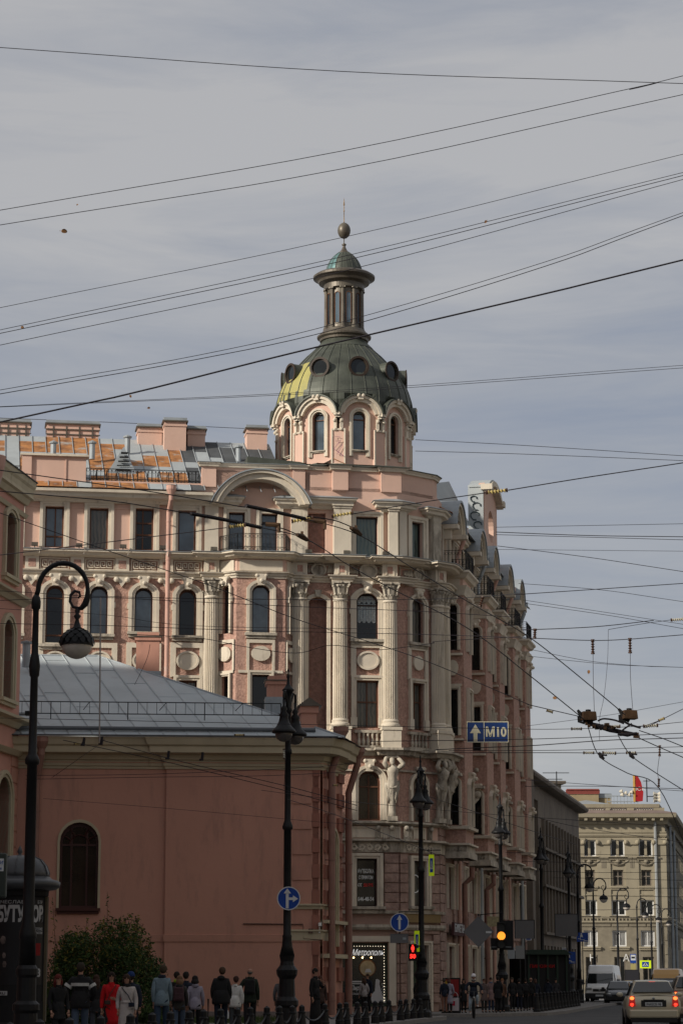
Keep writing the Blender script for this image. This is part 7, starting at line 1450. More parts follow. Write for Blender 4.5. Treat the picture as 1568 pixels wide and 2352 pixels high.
for lb, pts, px, Y in (
 ('topmost thin wire, falling gently to the right across the high sky', [(0, 109), (784, 164), (1568, 192)], 2.0, 26),
 ('second sky wire, rising to the right and ending under the topmost wire', [(0, 483), (784, 347), (1480, 196), (1568, 174)], 1.9, 27),
 ('third sky wire, rising to the right just below the second one', [(0, 517), (784, 388), (1568, 217)], 1.9, 27.4),
 ('thin wire rising to the right right across the ball under the spire', [(0, 707), (784, 546), (1568, 354)], 1.5, 31),
 ('upper wire of the close trio crossing the green cupola', [(0, 758), (784, 590), (1568, 396)], 1.6, 32),
 ('middle wire of the close trio crossing the green cupola', [(0, 766), (784, 600), (1568, 403)], 1.9, 32.3),
 ('lowest wire of the trio crossing the cupola cornice', [(0, 793), (784, 624), (1568, 412)], 1.7, 32.6),
 ('upper one of two wires passing over the lantern columns', [(0, 896), (450, 817), (784, 740), (1250, 602), (1568, 488)], 1.6, 34),
 ('lower one of two wires passing over the lantern columns', [(0, 905), (450, 826), (784, 753), (1250, 612), (1568, 495)], 2.0, 34.2),
 ('thick dark cable rising to the right across the dome neck', [(0, 970), (300, 904), (700, 804), (1250, 675), (1568, 597)], 4.4, 22),
 ('faint wire rising slightly to the right over the upper dome', [(0, 934), (784, 896), (1568, 839)], 1.2, 44),
 ('faint wire just under the one over the upper dome', [(0, 935), (784, 900), (1568, 845)], 1.3, 44.2),
 ('near level wire low right of the dome drum, upper of two', [(953, 1010, 150), (1200, 1023, 150), (1568, 1047, 150)], 1.4, None),
 ('near level wire low right of the dome drum, lower of two', [(953, 1036, 150), (1200, 1043, 150), (1568, 1058, 150)], 1.4, None),
 ('level wire behind the rooftop chimneys at left', [(0, 960, 125), (300, 972, 125), (640, 988, 125)], 1.4, None),
 ('span wire crossing the balcony, left of the yellow insulators', [(0, 1275), (266, 1243), (520, 1212)], 2.2, 25),
 ('span wire right of the pair of yellow insulators over the big window', [(812, 1180), (960, 1155), (1115, 1132)], 2.4, 25),
 ('span wire running up right from the single yellow insulator', [(1166, 1126), (1350, 1096), (1568, 1063)], 2.6, 25),
 ('high level wire right of the pink gabled dormer, topmost of four', [(1138, 1211, 90), (1568, 1203, 90)], 1.2, None),
 ('high level wire right of the pink dormer, second of four', [(1138, 1222, 90), (1350, 1230, 90), (1568, 1233, 90)], 1.9, None),
 ('high level wire right of the pink dormer, third of four', [(1138, 1228, 90), (1568, 1240, 90)], 1.4, None),
 ('slanting wire falling right from the pink dormer', [(1142, 1254, 90), (1350, 1280, 90), (1568, 1313, 90)], 1.5, None),
 ('faint level wire right of the pink dormer, lowest of four', [(1142, 1262, 92), (1568, 1266, 92)], 1.0, None),
 ('wire rising right from the last gable hood', [(1180, 1366, 80), (1360, 1354, 80), (1568, 1340, 80)], 1.9, None),
 ('thin wire falling right between the last hoods and the frame edge', [(1190, 1340, 95), (1380, 1355, 95), (1568, 1382, 95)], 1.2, None),
 ('thin double wire falling right from the last gable, upper strand', [(1200, 1378, 95), (1400, 1408, 95), (1568, 1434, 95)], 1.1, None),
 ('thin double wire falling right from the last gable, lower strand', [(1205, 1386, 95), (1400, 1414, 95), (1568, 1444, 95)], 1.2, None),
 ('span wire from the insulator post to the white insulator at right border', [(1195, 1447, 60), (1360, 1440, 60), (1500, 1425, 60)], 2.0, None),
 ('branch wire climbing right from the knot above the junction', [(1396, 1446, 60), (1480, 1432, 60), (1568, 1420, 60)], 1.3, None),
 ('long wire carrying the two hanging droppers, upper sky at right', [(1225, 1466, 58), (1358, 1471, 58), (1445, 1468, 58), (1568, 1458, 58)], 1.9, None),
 ('thin wire below the last balcony, upper of two with small red insulators', [(1213, 1507, 85), (1400, 1526, 85), (1568, 1533, 85)], 1.1, None),
 ('thin wire below the last balcony, lower of two with small red insulators', [(1210, 1490, 85), (1350, 1518, 85), (1480, 1530, 85), (1568, 1533, 85)], 1.1, None),
 ('faint wire climbing right across the trolley junction', [(1205, 1668, 70), (1400, 1642, 70), (1568, 1612, 70)], 1.0, None),
 ('span wire reaching the trolley junction from the pink building', [(1210, 1618, 45), (1340, 1648, 45)], 2.0, None),
 ('guy wire pulling the junction up to the right border', [(1478, 1668, 44), (1520, 1652, 44), (1568, 1628, 44)], 1.7, None),
 ('level wire carrying white insulators through the junction', [(0, 1649, 60), (700, 1664, 60), (1160, 1674, 60), (1320, 1674, 46), (1480, 1667, 46), (1568, 1658, 46)], 1.4, None),
 ('wire just above the route sign lower edge, rising slightly right', [(850, 1703, 70), (1240, 1697, 70), (1568, 1684, 70)], 1.7, None),
 ('twisted loose wire bundle under the route sign at the building edge', [(1000, 1722, 62), (1110, 1717, 62), (1230, 1712, 62), (1400, 1700, 62), (1568, 1695, 62)], 2.1, None),
 ('level wire below the route sign, upper of two', [(1030, 1724, 60), (1300, 1723, 60), (1568, 1715, 60)], 1.4, None),
 ('level insulator wire below the trolley junction', [(1040, 1729, 55), (1300, 1729, 55), (1400, 1730, 55), (1568, 1728, 55)], 1.7, None),
 ('wire over the dark building roof, upper of two', [(1205, 1791, 95), (1300, 1798, 95), (1568, 1817, 95)], 1.2, None),
 ('level wire over the dark building roof, lower of two', [(1205, 1806, 95), (1380, 1806, 95), (1568, 1812, 95)], 1.4, None),
 ('level wire across the arched windows of the long facade, first from top', [(0, 1357, 60), (210, 1369, 60), (560, 1376, 60), (1000, 1376, 60), (1200, 1362, 80)], 1.5, None),
 ('wire across the arched windows of the long facade, second from top', [(0, 1379, 60), (210, 1372, 60), (420, 1381, 60), (700, 1394, 60), (960, 1404, 60), (1190, 1418, 60)], 1.5, None),
 ('thin wire across the arched windows, third from top', [(0, 1398, 60), (240, 1412, 60), (380, 1432, 60), (560, 1441, 60), (900, 1444, 60)], 1.1, None),
 ('wire across the arched window sills, fourth from top', [(0, 1432, 60), (250, 1437, 60), (560, 1448, 60), (1000, 1458, 60), (1226, 1466, 58)], 1.5, None),
 ('loose drooping wire crossing the window sills and the columns', [(300, 1457, 60), (460, 1466, 60), (560, 1485, 60), (680, 1500, 60), (760, 1482, 60), (860, 1493, 60), (990, 1478, 60), (1005, 1473, 60), (1195, 1462, 60)], 1.5, None),
 ('wire sloping down right over the low building cornice, upper', [(235, 1700, 50), (420, 1750, 50), (660, 1806, 50), (820, 1850, 50)], 1.7, None),
 ('wire sloping down right over the low building cornice, lower', [(145, 1700, 50), (360, 1745, 50), (640, 1812, 50), (820, 1862, 50)], 1.7, None),
 ('thin level wire across the salmon wall, upper of two', [(60, 1781, 70), (350, 1778, 70), (700, 1763, 70), (810, 1752, 70)], 1.2, None),
 ('thin level wire across the salmon wall, lower of two', [(60, 1790, 70), (350, 1785, 70), (600, 1782, 70), (815, 1772, 70)], 1.2, None),
 ('faint wire sagging across the middle of the salmon wall', [(100, 1834, 80), (400, 1858, 80), (700, 1885, 80), (800, 1893, 80)], .9, None),
 ('wire sloping from the lamp across the pipes toward the shop corner', [(660, 1836, 60), (760, 1868, 62), (870, 1910, 66), (1000, 1962, 70)], 1.5, None),
 ('second wire sloping from the lamp toward the shop corner', [(600, 1815, 60), (780, 1838, 62), (920, 1852, 66), (1150, 1872, 70), (1568, 1900, 70)], 1.1, None),
 ('garland cable with small lights running down from the atlas figure', [(985, 1830, 75), (1100, 1868, 78), (1210, 1905, 80), (1322, 1940, 84)], 1.4, None),
 ('loose black cable climbing the low building roof to the chimney', [(120, 1786, 86), (185, 1740, 86), (245, 1693, 88), (290, 1610, 93), (335, 1520, 95), (345, 1480, 95)], 1.2, None),
 ('long faint wire falling right over the dark building and beige block', [(1205, 1870, 110), (1330, 1900, 110), (1568, 1935, 110)], 1.2, None)):
    wire(lb, pts, px, Y, group=None)
for k, (v0, v1, v2) in enumerate(((1958, 1962, 1966), (1978, 1981, 1980), (1998, 2004, 2003), (2016, 2017, 2022), (2037, 2040, 2040), (2062, 2058, 2060), (2084, 2090, 2086), (2110, 2106, 2110))):
    wire('dark level span wire before the beige block, %s of the ladder from top' % ('first', 'second', 'third', 'fourth', 'fifth', 'sixth', 'seventh', 'eighth')[k], [(1160+10*k, v0, 120+10*k), (1350, v1, 120+10*k), (1568, v2, 120+10*k)], 1.1, group='level span wires over the avenue')
# trolley wires (about 6 m up) with their crossing gear
TZ = 6.2
wire('left trolley wire entering at upper left toward the dark bar', [(0, 1080), (300, 1122), (562, 1165)], 2.6, z=TZ); wire('lower trolley wire entering at left toward the second dark bar', [(0, 1128), (250, 1150), (437, 1180)], 2.6, z=TZ)
wire('thin wire from left border crossing the top floor windows down right', [(0, 1178, 40), (240, 1262, 42), (480, 1344, 44), (680, 1422, 46), (850, 1475, 48), (1000, 1527, 52), (1213, 1618, 58)], 2.0)
wire('trolley wire from the upper gear down to the left junction box', [(560, 1163), (700, 1192), (822, 1228), (925, 1291), (1074, 1382), (1205, 1457), (1300, 1530), (1435, 1642)], 2.5, z=TZ)
wire('trolley wire from the lower gear down to the right junction box', [(437, 1180), (600, 1212), (702, 1238), (800, 1298), (893, 1349), (1077, 1445), (1205, 1543), (1340, 1652)], 2.5, z=TZ)
wire('trolley wire leaving the junction down right, upper', [(1467, 1678), (1520, 1696), (1568, 1715)], 2.3, z=TZ); wire('trolley wire leaving the junction down right, lower', [(1455, 1690), (1510, 1715), (1568, 1740)], 2.3, z=TZ)
wire('trolley wire dropping steeply from the junction, left one', [(1350, 1672, 44), (1377, 1738, 52), (1440, 1776, 57), (1512, 1810, 62), (1568, 1930, 80)], 2.2); wire('trolley wire dropping steeply from the junction, right one', [(1419, 1690, 45), (1448, 1735, 52), (1500, 1772, 57), (1568, 1815, 63)], 2.2)
BARM = mat('black_trolley_bar', (.012, .009, .012), rough=.7)
for pts, lb in (([(565, 1162), (640, 1178), (700, 1192)], 'thick black trolley wire bar before the balcony, upper'), ([(438, 1180), (520, 1195), (598, 1212)], 'thick black trolley wire bar before the balcony, lower')):
    wire(lb, pts, 9.5, z=TZ, name='trolley_bar', m=BARM, cat='trolley fitting')
for pts, lb in (([(705, 1186), (770, 1196), (825, 1219)], 'short dark strut above the upper trolley wire'), ([(600, 1204), (655, 1216), (702, 1238)], 'short dark strut above the lower trolley wire')): wire(lb, pts, 2.8, z=TZ+.05, name='trolley_strut', m=BARM, cat='trolley fitting')
for (a, b), lb in ((((806, 1213), (828, 1228)), 'dark trolley clamp over the big top floor window'), (((682, 1228), (705, 1240)), 'dark trolley clamp over the white pilaster')):
    mb = MB(); p, q = P3(a, z=TZ), P3(b, z=TZ); mb.tube([p, (p+q)/2+Vector((0, 0, .01)), q], [.02, .032, .022], 6); mb.box((p+q)/2+Vector((0, 0, .04)), (.03, .03, .05)); tag(mb.build('trolley_clamp', RUSTY), lb, 'trolley fitting')
for (a, b), lb in ((((745, 1199), (700, 1193)), 'rusty yellow trolley hanger plate on the upper bar'), (((640, 1206), (610, 1204)), 'rusty yellow trolley hanger plate on the lower bar')):
    mb = MB(); p, q = P3(a, 25), P3(b, 25); mb.tube([p, q], .025, 6); mb.tube([p+Vector((0, 0, .02)), p-Vector((0, 0, .08))], .02, 5); tag(mb.build('hanger_plate', RUSTY), lb, 'trolley fitting')
for a, b, Y, r, m_, lb in (((527, 1210), (562, 1206), 25, 5.5, INSY, 'yellow insulator over the left balcony window'), ((672, 1197), (716, 1190), 25, 5.5, INSY, 'yellow insulator between the two trolley bars'), ((764, 1185), (808, 1178), 25, 5, INSY, 'yellow insulator before the white pilaster left of big window'),
                           ((1118, 1131), (1162, 1126), 25, 5.5, INSY, 'yellow insulator against the sky beside the pink dormer'), ((1228, 1674), (1240, 1674), 46, .1, INSW, None),
                           ((1312, 1674), (1334, 1674), 46, 4, INSW, 'white ribbed insulator left of the junction boxes'), ((1478, 1668), (1508, 1666), 46, 5, INSW, 'white ribbed insulator right of the junction boxes'), ((1400, 1669), (1422, 1668), 46, 4.5, INSW, 'white ribbed insulator between the two rusty boxes'),
                           ((1340, 1729), (1362, 1729), 55, 4, INSW, 'left white insulator on the lower level wire'), ((1384, 1729), (1412, 1730), 55, 4.5, INSW, 'middle white insulator on the lower level wire'), ((1438, 1729), (1458, 1729), 55, 4, INSW, 'right white insulator on the lower level wire'),
                           ((1541, 1424), (1568, 1422), 60, 4.5, INSW, 'white insulator cut by the right border'), ((1255, 1632), (1268, 1636), 45, 4, INSY, 'pale insulator on the span wire left of the junction'), ((1490, 1667), (1491, 1667), 46, .1, INSW, None), ((1512, 1655), (1524, 1650), 44, 4, INSY, 'pale egg insulator on the guy wire at right'),
                           ((172, 1708), (188, 1708), 60, 3.5, INSY, 'small yellow insulator on the low building cornice beside the hooked lamp'), ((765, 1803), (775, 1804), 60, 3, INSY, 'small yellow insulator before the pipes of the low building'), ((540, 1688), (560, 1688), 60, 3, INSY, 'small yellow insulator above the low building string course'),
                           ((1232, 1443), (1233, 1443), 60, .1, INSW, None)):
    if lb: insulator(a, b, Y, r, m_, lb, 6 if r > 3.5 else 4)
for (a, b), lb in ((((1228, 1446), (1227, 1465)), 'upright brown insulator standing on the trolley wire by the last balcony'), (((1108, 1372), (1102, 1392)), 'upright brown insulator on the trolley wire before the avenue bays')): insulator(a, b, 50, 5, INSB, lb, 4)
for u, v0, v1, lb in ((1360, 1471, 1500, 'left'), (1445.5, 1468, 1498, 'right')):
    insulator((u, v0), (u+.5, v1), 58, 5, INSB, '%s brown ribbed insulator hanging above the junction' % lb, 5)
    wire('%s twisted dropper wire holding a junction box' % lb, [(u+1, v1+2, 58), (u+1.5, (v1+1620)/2, 52), (u+(4 if lb == 'left' else 7), 1636, 46)], 1.4, name='dropper_wire')
wire('long thin slack wire hanging from the knot to the twisted bundle', [(1396, 1447, 60), (1394, 1520, 58), (1386, 1600, 55), (1376, 1650, 55), (1376, 1700, 60)], 1.0, name='dropper_wire')
for i, (x, y, z_) in enumerate(((1350, 1645, 46), (1444, 1642, 46))):
    p = at(x, y, 45); o = thing('junction_box', tuple(p), ('left' if i == 0 else 'right')+' rusty brown trolley junction box hanging above the avenue', 'junction box'); m4 = mpx(45); mb = MB(); mb.box((p.x, p.y, p.z), (34*m4, .22, 20*m4), .2, .9); mb.build('box', RUSTY, o, bevel=.01)
    mb = MB(); mb.tube([p+Vector((0, 0, 9*m4)), p+Vector((0, 0, 15*m4))], 5*m4, 8); mb.tube([p+Vector((-6*m4, 0, 13*m4)), p+Vector((6*m4, 0, 13*m4))], 2*m4, 6); mb.build('top_fitting', BLACKM, o)
    mb = MB(); mb.tube([p+Vector((-24*m4, 0, 14*m4)), p+Vector((-18*m4, 0, 6*m4)), p+Vector((-14*m4, 0, -6*m4)), p+Vector((0, 0, -14*m4))], [3*m4, 5*m4, 4*m4, 5*m4], 6); mb.tube([p+Vector((-22*m4, 0, 0)), p+Vector((-22*m4, 0, -12*m4)), p+Vector((-8*m4, 0, -16*m4))], 3*m4, 6); mb.build('clamp', BLACKM, o)
m4 = mpx(45); P4 = [at(1345, 1660, 45), at(1375, 1668, 45), at(1400, 1676, 45), at(1430, 1682, 45), at(1465, 1688, 45)]
o = thing('trolley_switch', tuple(P4[0]), 'long black rusty trolley switch gear below the two junction boxes', 'trolley switch'); mb = MB(); mb.tube(P4, [4*m4, 6*m4, 6*m4, 5*m4, 4*m4], 7); mb.tube([at(1420, 1686, 44.8), at(1440, 1688, 44.8), at(1462, 1684, 44.8)], [3*m4, 5*m4, 3*m4], 6); mb.build('rail', BARM, o)
rn = random.Random(5); mb = MB()
for k in range(26):
    t = rn.random(); u = 1345+120*t; v = 1660+28*t; p = at(u, v+rn.uniform(-9, 7), 45+rn.uniform(-.1, .1)); mb.box(p, (rn.uniform(3, 9)*m4, .05, rn.uniform(3, 8)*m4), rn.uniform(-.4, .4))
mb.build('clamp', RUSTY, o); mb = MB(); mb.tube(smooth([at(1372, 1656, 45), at(1385, 1651, 45), at(1410, 1654, 45), at(1432, 1662, 45)]), 2.2*m4, 6); mb.tube(smooth([at(1425, 1650, 45), at(1440, 1662, 45), at(1470, 1672, 45)]), 2.6*m4, 6); mb.tube(smooth([at(1418, 1688, 45), at(1430, 1676, 45), at(1450, 1662, 45)]), 2.2*m4, 6); mb.build('jumper_cable', BARM, o)
for i, (u, v, lb) in enumerate(((1379, 1737, 'left'), (1448, 1735, 'right'), (1471, 1825, 'lower'), )):
    p = at(u, v, 54); m5 = mpx(54); mb = MB(); mb.tube([p+Vector((-4*m5, 0, 9*m5)), p, p+Vector((7*m5, 0, -7*m5))], [2.5*m5, 5*m5, 3*m5], 6); mb.tube([p+Vector((0, 0, 3*m5)), p+Vector((14*m5, 0, 2*m5))], 2*m5, 5)
    if i < 2: tag(mb.build('wire_clamp', BARM), '%s black wire clamp on the lower insulator wire' % lb, 'trolley fitting')
for (u0, v0, v1), lb in (((1514, 1714, 1735), 'short brown insulator crossing the lower insulator wire at right'), ((1512, 1790, 1806), 'small insulator beside the dropping trolley wire at right')): insulator((u0, v0), (u0-.5, v1), 55, 3.5, INSB, lb, 4)
wire('short twisted dropper between the two small insulators at right', [(1513, 1737, 55), (1509, 1770, 57), (1511, 1790, 57)], 1.2, name='dropper_wire')
for u, v, lb in ((194, 1704, 'first from left'), (207+28, 1702, 'second from left'), (388, 1735, 'third from left'), (466, 1738, 'fourth from left')):
    p = at(u, v, 52); m5 = mpx(52); mb = MB(); mb.tube([p+Vector((0, 0, 10*m5)), p-Vector((2*m5, 0, 9*m5))], [3*m5, 3.5*m5], 6); mb.box(p-Vector((4*m5, 0, 7*m5)), (8*m5, .04, 4*m5)); tag(mb.build('wire_bracket', BARM), 'short black wire clamp before the low building cornice, %s' % lb, 'trolley fitting')
wire('silver stay wire dropping beside the first twin lamp with an insulator', [(652, 1812, 60), (655, 1760, 60), (659, 1700, 60)], 1.0, name='stay_wire'); insulator((652, 1722), (652.5, 1742), 60, 3, INSW, 'pale insulator on the stay wire beside the twin lamp', 4)
# ================================================================== VEHICLES
TYRE = mat('tyre_rubber', (.015, .015, .015), rough=.9); RIM = mat('alloy_rim', (.20, .20, .20), metal=.6, rough=.4); PLAST = mat('black_trim_plastic', (.02, .02, .02), rough=.6); CGL = glass('car_glass', (.012, .016, .018), rough=.04)
TAIL = mat('lit_tail_lamp', (.6, .02, .01), rough=.3, emis=(1, .04, .02), es=2.4); TAILD = mat('dull_tail_lamp', (.28, .02, .02), rough=.25, emis=(.8, .02, .01), es=.25); ORNG = mat('lit_orange_lamp', (.8, .2, .05), emis=(1, .22, .05), es=2.0); CHROME = mat('headlamp_glass', (.35, .36, .36), rough=.15, metal=.5)
def paint(name, c, metal=.35, rough=.32): m = mat(name, c, rough=rough, metal=metal, var=.04, spec=.6); m.node_tree.nodes['Principled BSDF'].inputs['Coat Weight'].default_value = .4; return m
def loft(mb, secs, closed=True):
    """secs: list of rings (equal point counts)"""
    n = len(secs[0]); vs = [p for s_ in secs for p in s_]; fs = []
    for i in range(len(secs)-1): fs += [(i*n+k, i*n+(k+1) % n, (i+1)*n+(k+1) % n, (i+1)*n+k) for k in range(n)]
    fs += [tuple(range(n-1, -1, -1)), tuple(range((len(secs)-1)*n, len(secs)*n))]; mb.add(vs, fs)
def ringc(y, zl, zm, zt, wl, wm, wt):
    return [(-wl*.9, y, zl), (wl*.9, y, zl), (wl, y, zl+.08), (wm, y, zm), (wm*.99, y, (zm+zt)/2), (wt, y, zt-.02), (wt*.8, y, zt+.012), (0, y, zt+.03), (-wt*.8, y, zt+.012), (-wt, y, zt-.02), (-wm*.99, y, (zm+zt)/2), (-wm, y, zm), (-wl, y, zl+.08)]
def wheel(parent, x, y, r, w=.2):
    F = Fr(parent.location.x, parent.location.y, 0); ox, oy, oz = parent.location; mb = MB(); sg = 1 if x > 0 else -1
    mb.tube([(ox+x-w/2, oy+y, oz+r), (ox+x-w/2+.02, oy+y, oz+r), (ox+x+w/2-.02, oy+y, oz+r), (ox+x+w/2, oy+y, oz+r)], [r*.9, r, r, r*.9], 20); o = mb.build('wheel', TYRE, parent)
    mb = MB(); mb.tube([(ox+x+sg*w*.45, oy+y, oz+r), (ox+x+sg*(w*.52), oy+y, oz+r)], [r*.62, r*.55], 14); mb.build('rim', RIM, o)
def sedan(label, pm, H=1.46, Lc=4.15, W_=.84, group=None, lit=True, plate=None, front=False, hatch=False):
    """rear end at y=0, nose towards +y"""
    o = thing('car', (0, 0, 0), label, 'car', group); k = H/1.46; dk = .98*k if not hatch else 1.0*k
    mb = MB(); mb.smooth = True
    loft(mb, [ringc(y, *a) for y, a in ((0.0, (.42, .62, .74*k, W_*.86, W_*.9, W_*.82)), (.04, (.30, .6, .92*k, W_*.92, W_*.96, W_*.86)), (.14, (.27, .6, dk, W_*.95, W_*.99, W_*.88)), (.6, (.25, .6, dk+.01, W_*.97, W_, W_*.9)), (1.5, (.22, .6, .95*k, W_*.97, W_, W_*.93)), (2.8, (.22, .6, .95*k, W_*.97, W_, W_*.92)), (3.2, (.24, .6, .9*k, W_*.96, W_*.99, W_*.88)), (Lc-.35, (.26, .55, .78*k, W_*.94, W_*.96, W_*.8)), (Lc-.05, (.3, .5, .66*k, W_*.85, W_*.9, W_*.75)), (Lc, (.36, .5, .58*k, W_*.75, W_*.8, W_*.7)))])
    body = mb.build('body', pm, o)
    r0, r1 = (.42, .88) if not hatch else (.12, .45)
    def cab(grow, z0=dk-.03): return [(-(W_*.87)*grow, z0), (W_*.87*grow, z0)]
    mb = MB(); mb.smooth = True; top = H; wt = W_*.66
    def ring_(y, z, w, zb, wb): return [(-wb, y, zb), (wb, y, zb), (w, y, z-.03), (w*.85, y, z), (0, y, z+.015), (-w*.85, y, z), (-w, y, z-.03)]
    loft(mb, [ring_(r0, dk+.04, W_*.82, dk-.05, W_*.86), ring_(r1, top-.045, wt*.98, dk-.05, W_*.88), ring_((r1+2.3)/2, top-.01, wt*1.02, dk-.05, W_*.9), ring_(2.35, top-.05, wt*.98, dk-.05, W_*.88), ring_(3.1, .97*k, W_*.8, dk-.08, W_*.84)]); mb.build('roof', pm, o)
    def quad(name, pts, m_, par=o, th=.008):
        mb = MB(); P = [Vector(p) for p in pts]; nn = (P[1]-P[0]).cross(P[2]-P[0]).normalized()*th; mb.add([p+nn for p in P]+[p-nn for p in P], [(0, 1, 2, 3), (7, 6, 5, 4)]+[(i, (i+1) % 4, (i+1) % 4+4, i+4) for i in range(4)]); return mb.build(name, m_, par)
    quad('rear_window', [(-W_*.78, r0-.03, dk+.10), (W_*.78, r0-.03, dk+.10), (wt*.9, r1-.06, top-.065), (-wt*.9, r1-.06, top-.065)], CGL)
    quad('windscreen', [(-W_*.74, 3.1, .99*k), (W_*.74, 3.1, .99*k), (wt*.9, 2.42, top-.07), (-wt*.9, 2.42, top-.07)], CGL)
    for sg in (-1, 1):
        quad('side_window', [(sg*(W_*.868), r0+.5, dk+.0), (sg*(W_*.875), 2.85, dk-.01), (sg*(wt+.03), 2.3, top-.1), (sg*(wt+.03), r1+.15, top-.1)], CGL)
        wheel(o, sg*(W_-.09), .75, .29); wheel(o, sg*(W_-.09), Lc-.75, .29)
        mb = MB(); mb.ball((sg*(W_+.1), 2.75, 1.0), (.11, .07, .075), 8, 6); mb.build('wing_mirror', pm if plate else PLAST, o)
        if not front:
            tl = quad('tail_light', [(sg*W_*.92, .012, .66*k), (sg*W_*.66, -.012, .66*k), (sg*W_*.70, .03, .97*k), (sg*W_*.86, .06, .97*k)], TAILD, th=.03)
            if lit:
                for zz in (.705*k, .90*k): mb = MB(); mb.ball((sg*W_*.79, -.0, zz), (W_*.085, .045, .055), 10, 6); mb.build('lit_lamp', TAIL if zz < .8 else ORNG, tl)
        hl = MB(); hl.ball((sg*W_*.66, Lc-.07, .66), (.17, .08, .075), 10, 6); hl.build('headlight', CHROME, o)
    mb = MB(); mb.smooth = False; mb.box((0, .03, .43), (W_*1.78, .16, .26)); mb.build('bumper', pm, o, bevel=.05)
    mb = MB(); mb.box((0, .05, .24), (W_*1.7, .14, .14)); mb.build('lower_bumper', PLAST, o)
    mb = MB(); mb.box((0, Lc-.02, .42), (W_*1.6, .12, .2)); mb.box((0, Lc-.01, .58), (W_*.8, .06, .1)); mb.build('grille', PLAST, o)
    if not front:
        mb = MB(); mb.box((0, .012, .74), (W_*.92, .03, .2)); mb.build('plate_recess', PLAST, o)
        mb = MB(); mb.box((0, -.012, .72), (.52, .012, .115)); pl = mb.build('number_plate', SWH, o)
        if plate: FP = Fr(0, -.02, 0); text(FP, plate, 0, .685, 0, .1, pl, PLAST, width=.44); mb = MB(); mb.box((0, -.006, .845), (W_*.75, .02, .035)); mb.build('boot_trim', PLAST, o); mb = MB(); mb.ball((0, -.0, .90), (.05, .01, .035), 10, 5); mb.build('badge', CHROME, o); mb = MB(); mb.box((0, r1-.03, top-.07), (.2, .05, .03), 0); mb.build('brake_light', TAIL, o); mb = MB(); mb.box((0, .1, 1.005), (W_*1.5, .05, .02)); mb.build('boot_lip', pm, o)
    return o
GOLD = paint('champagne_paint', (.52, .47, .34), metal=.15); SILV = paint('silver_paint', (.25, .26, .27)); DGR = paint('dark_grey_paint', (.05, .055, .06)); BEIG = paint('beige_grey_paint', (.34, .27, .20)); WHT = paint('white_van_paint', (.78, .78, .77), metal=0)
def drive(o, u, Y, rz, z=0.0): q = at(u, 2300, Y); o.location = (q.x, Y, z); o.rotation_euler = (0, 0, rz); return o
drive(sedan('champagne sedan seen from behind with glowing red brake lights and number plate', GOLD, plate='Р692СВ 98'), 1500, 75.5, radians(-4.5))
drive(sedan('beige car cut by the right border with a glowing red tail lamp', BEIG, H=1.62, hatch=True, W_=.88), 1597, 84, radians(-5))
drive(sedan('grey car roof showing just right behind the champagne sedan', SILV, group=None, lit=False), 1550, 118, radians(-7))
for u, Y, pm, lb in ((1424, 150, DGR, 'dark grey car parked directly beside the white van, facing the camera'), (1434, 166, SILV, 'silver car waiting behind the dark grey parked car, facing the camera'), (1452, 178, DGR, 'farther dark car in the oncoming lane left of the sedan')):
    o = sedan(lb, pm, front=True, lit=False, group='oncoming cars'); drive(o, u, Y+4, radians(180-9))
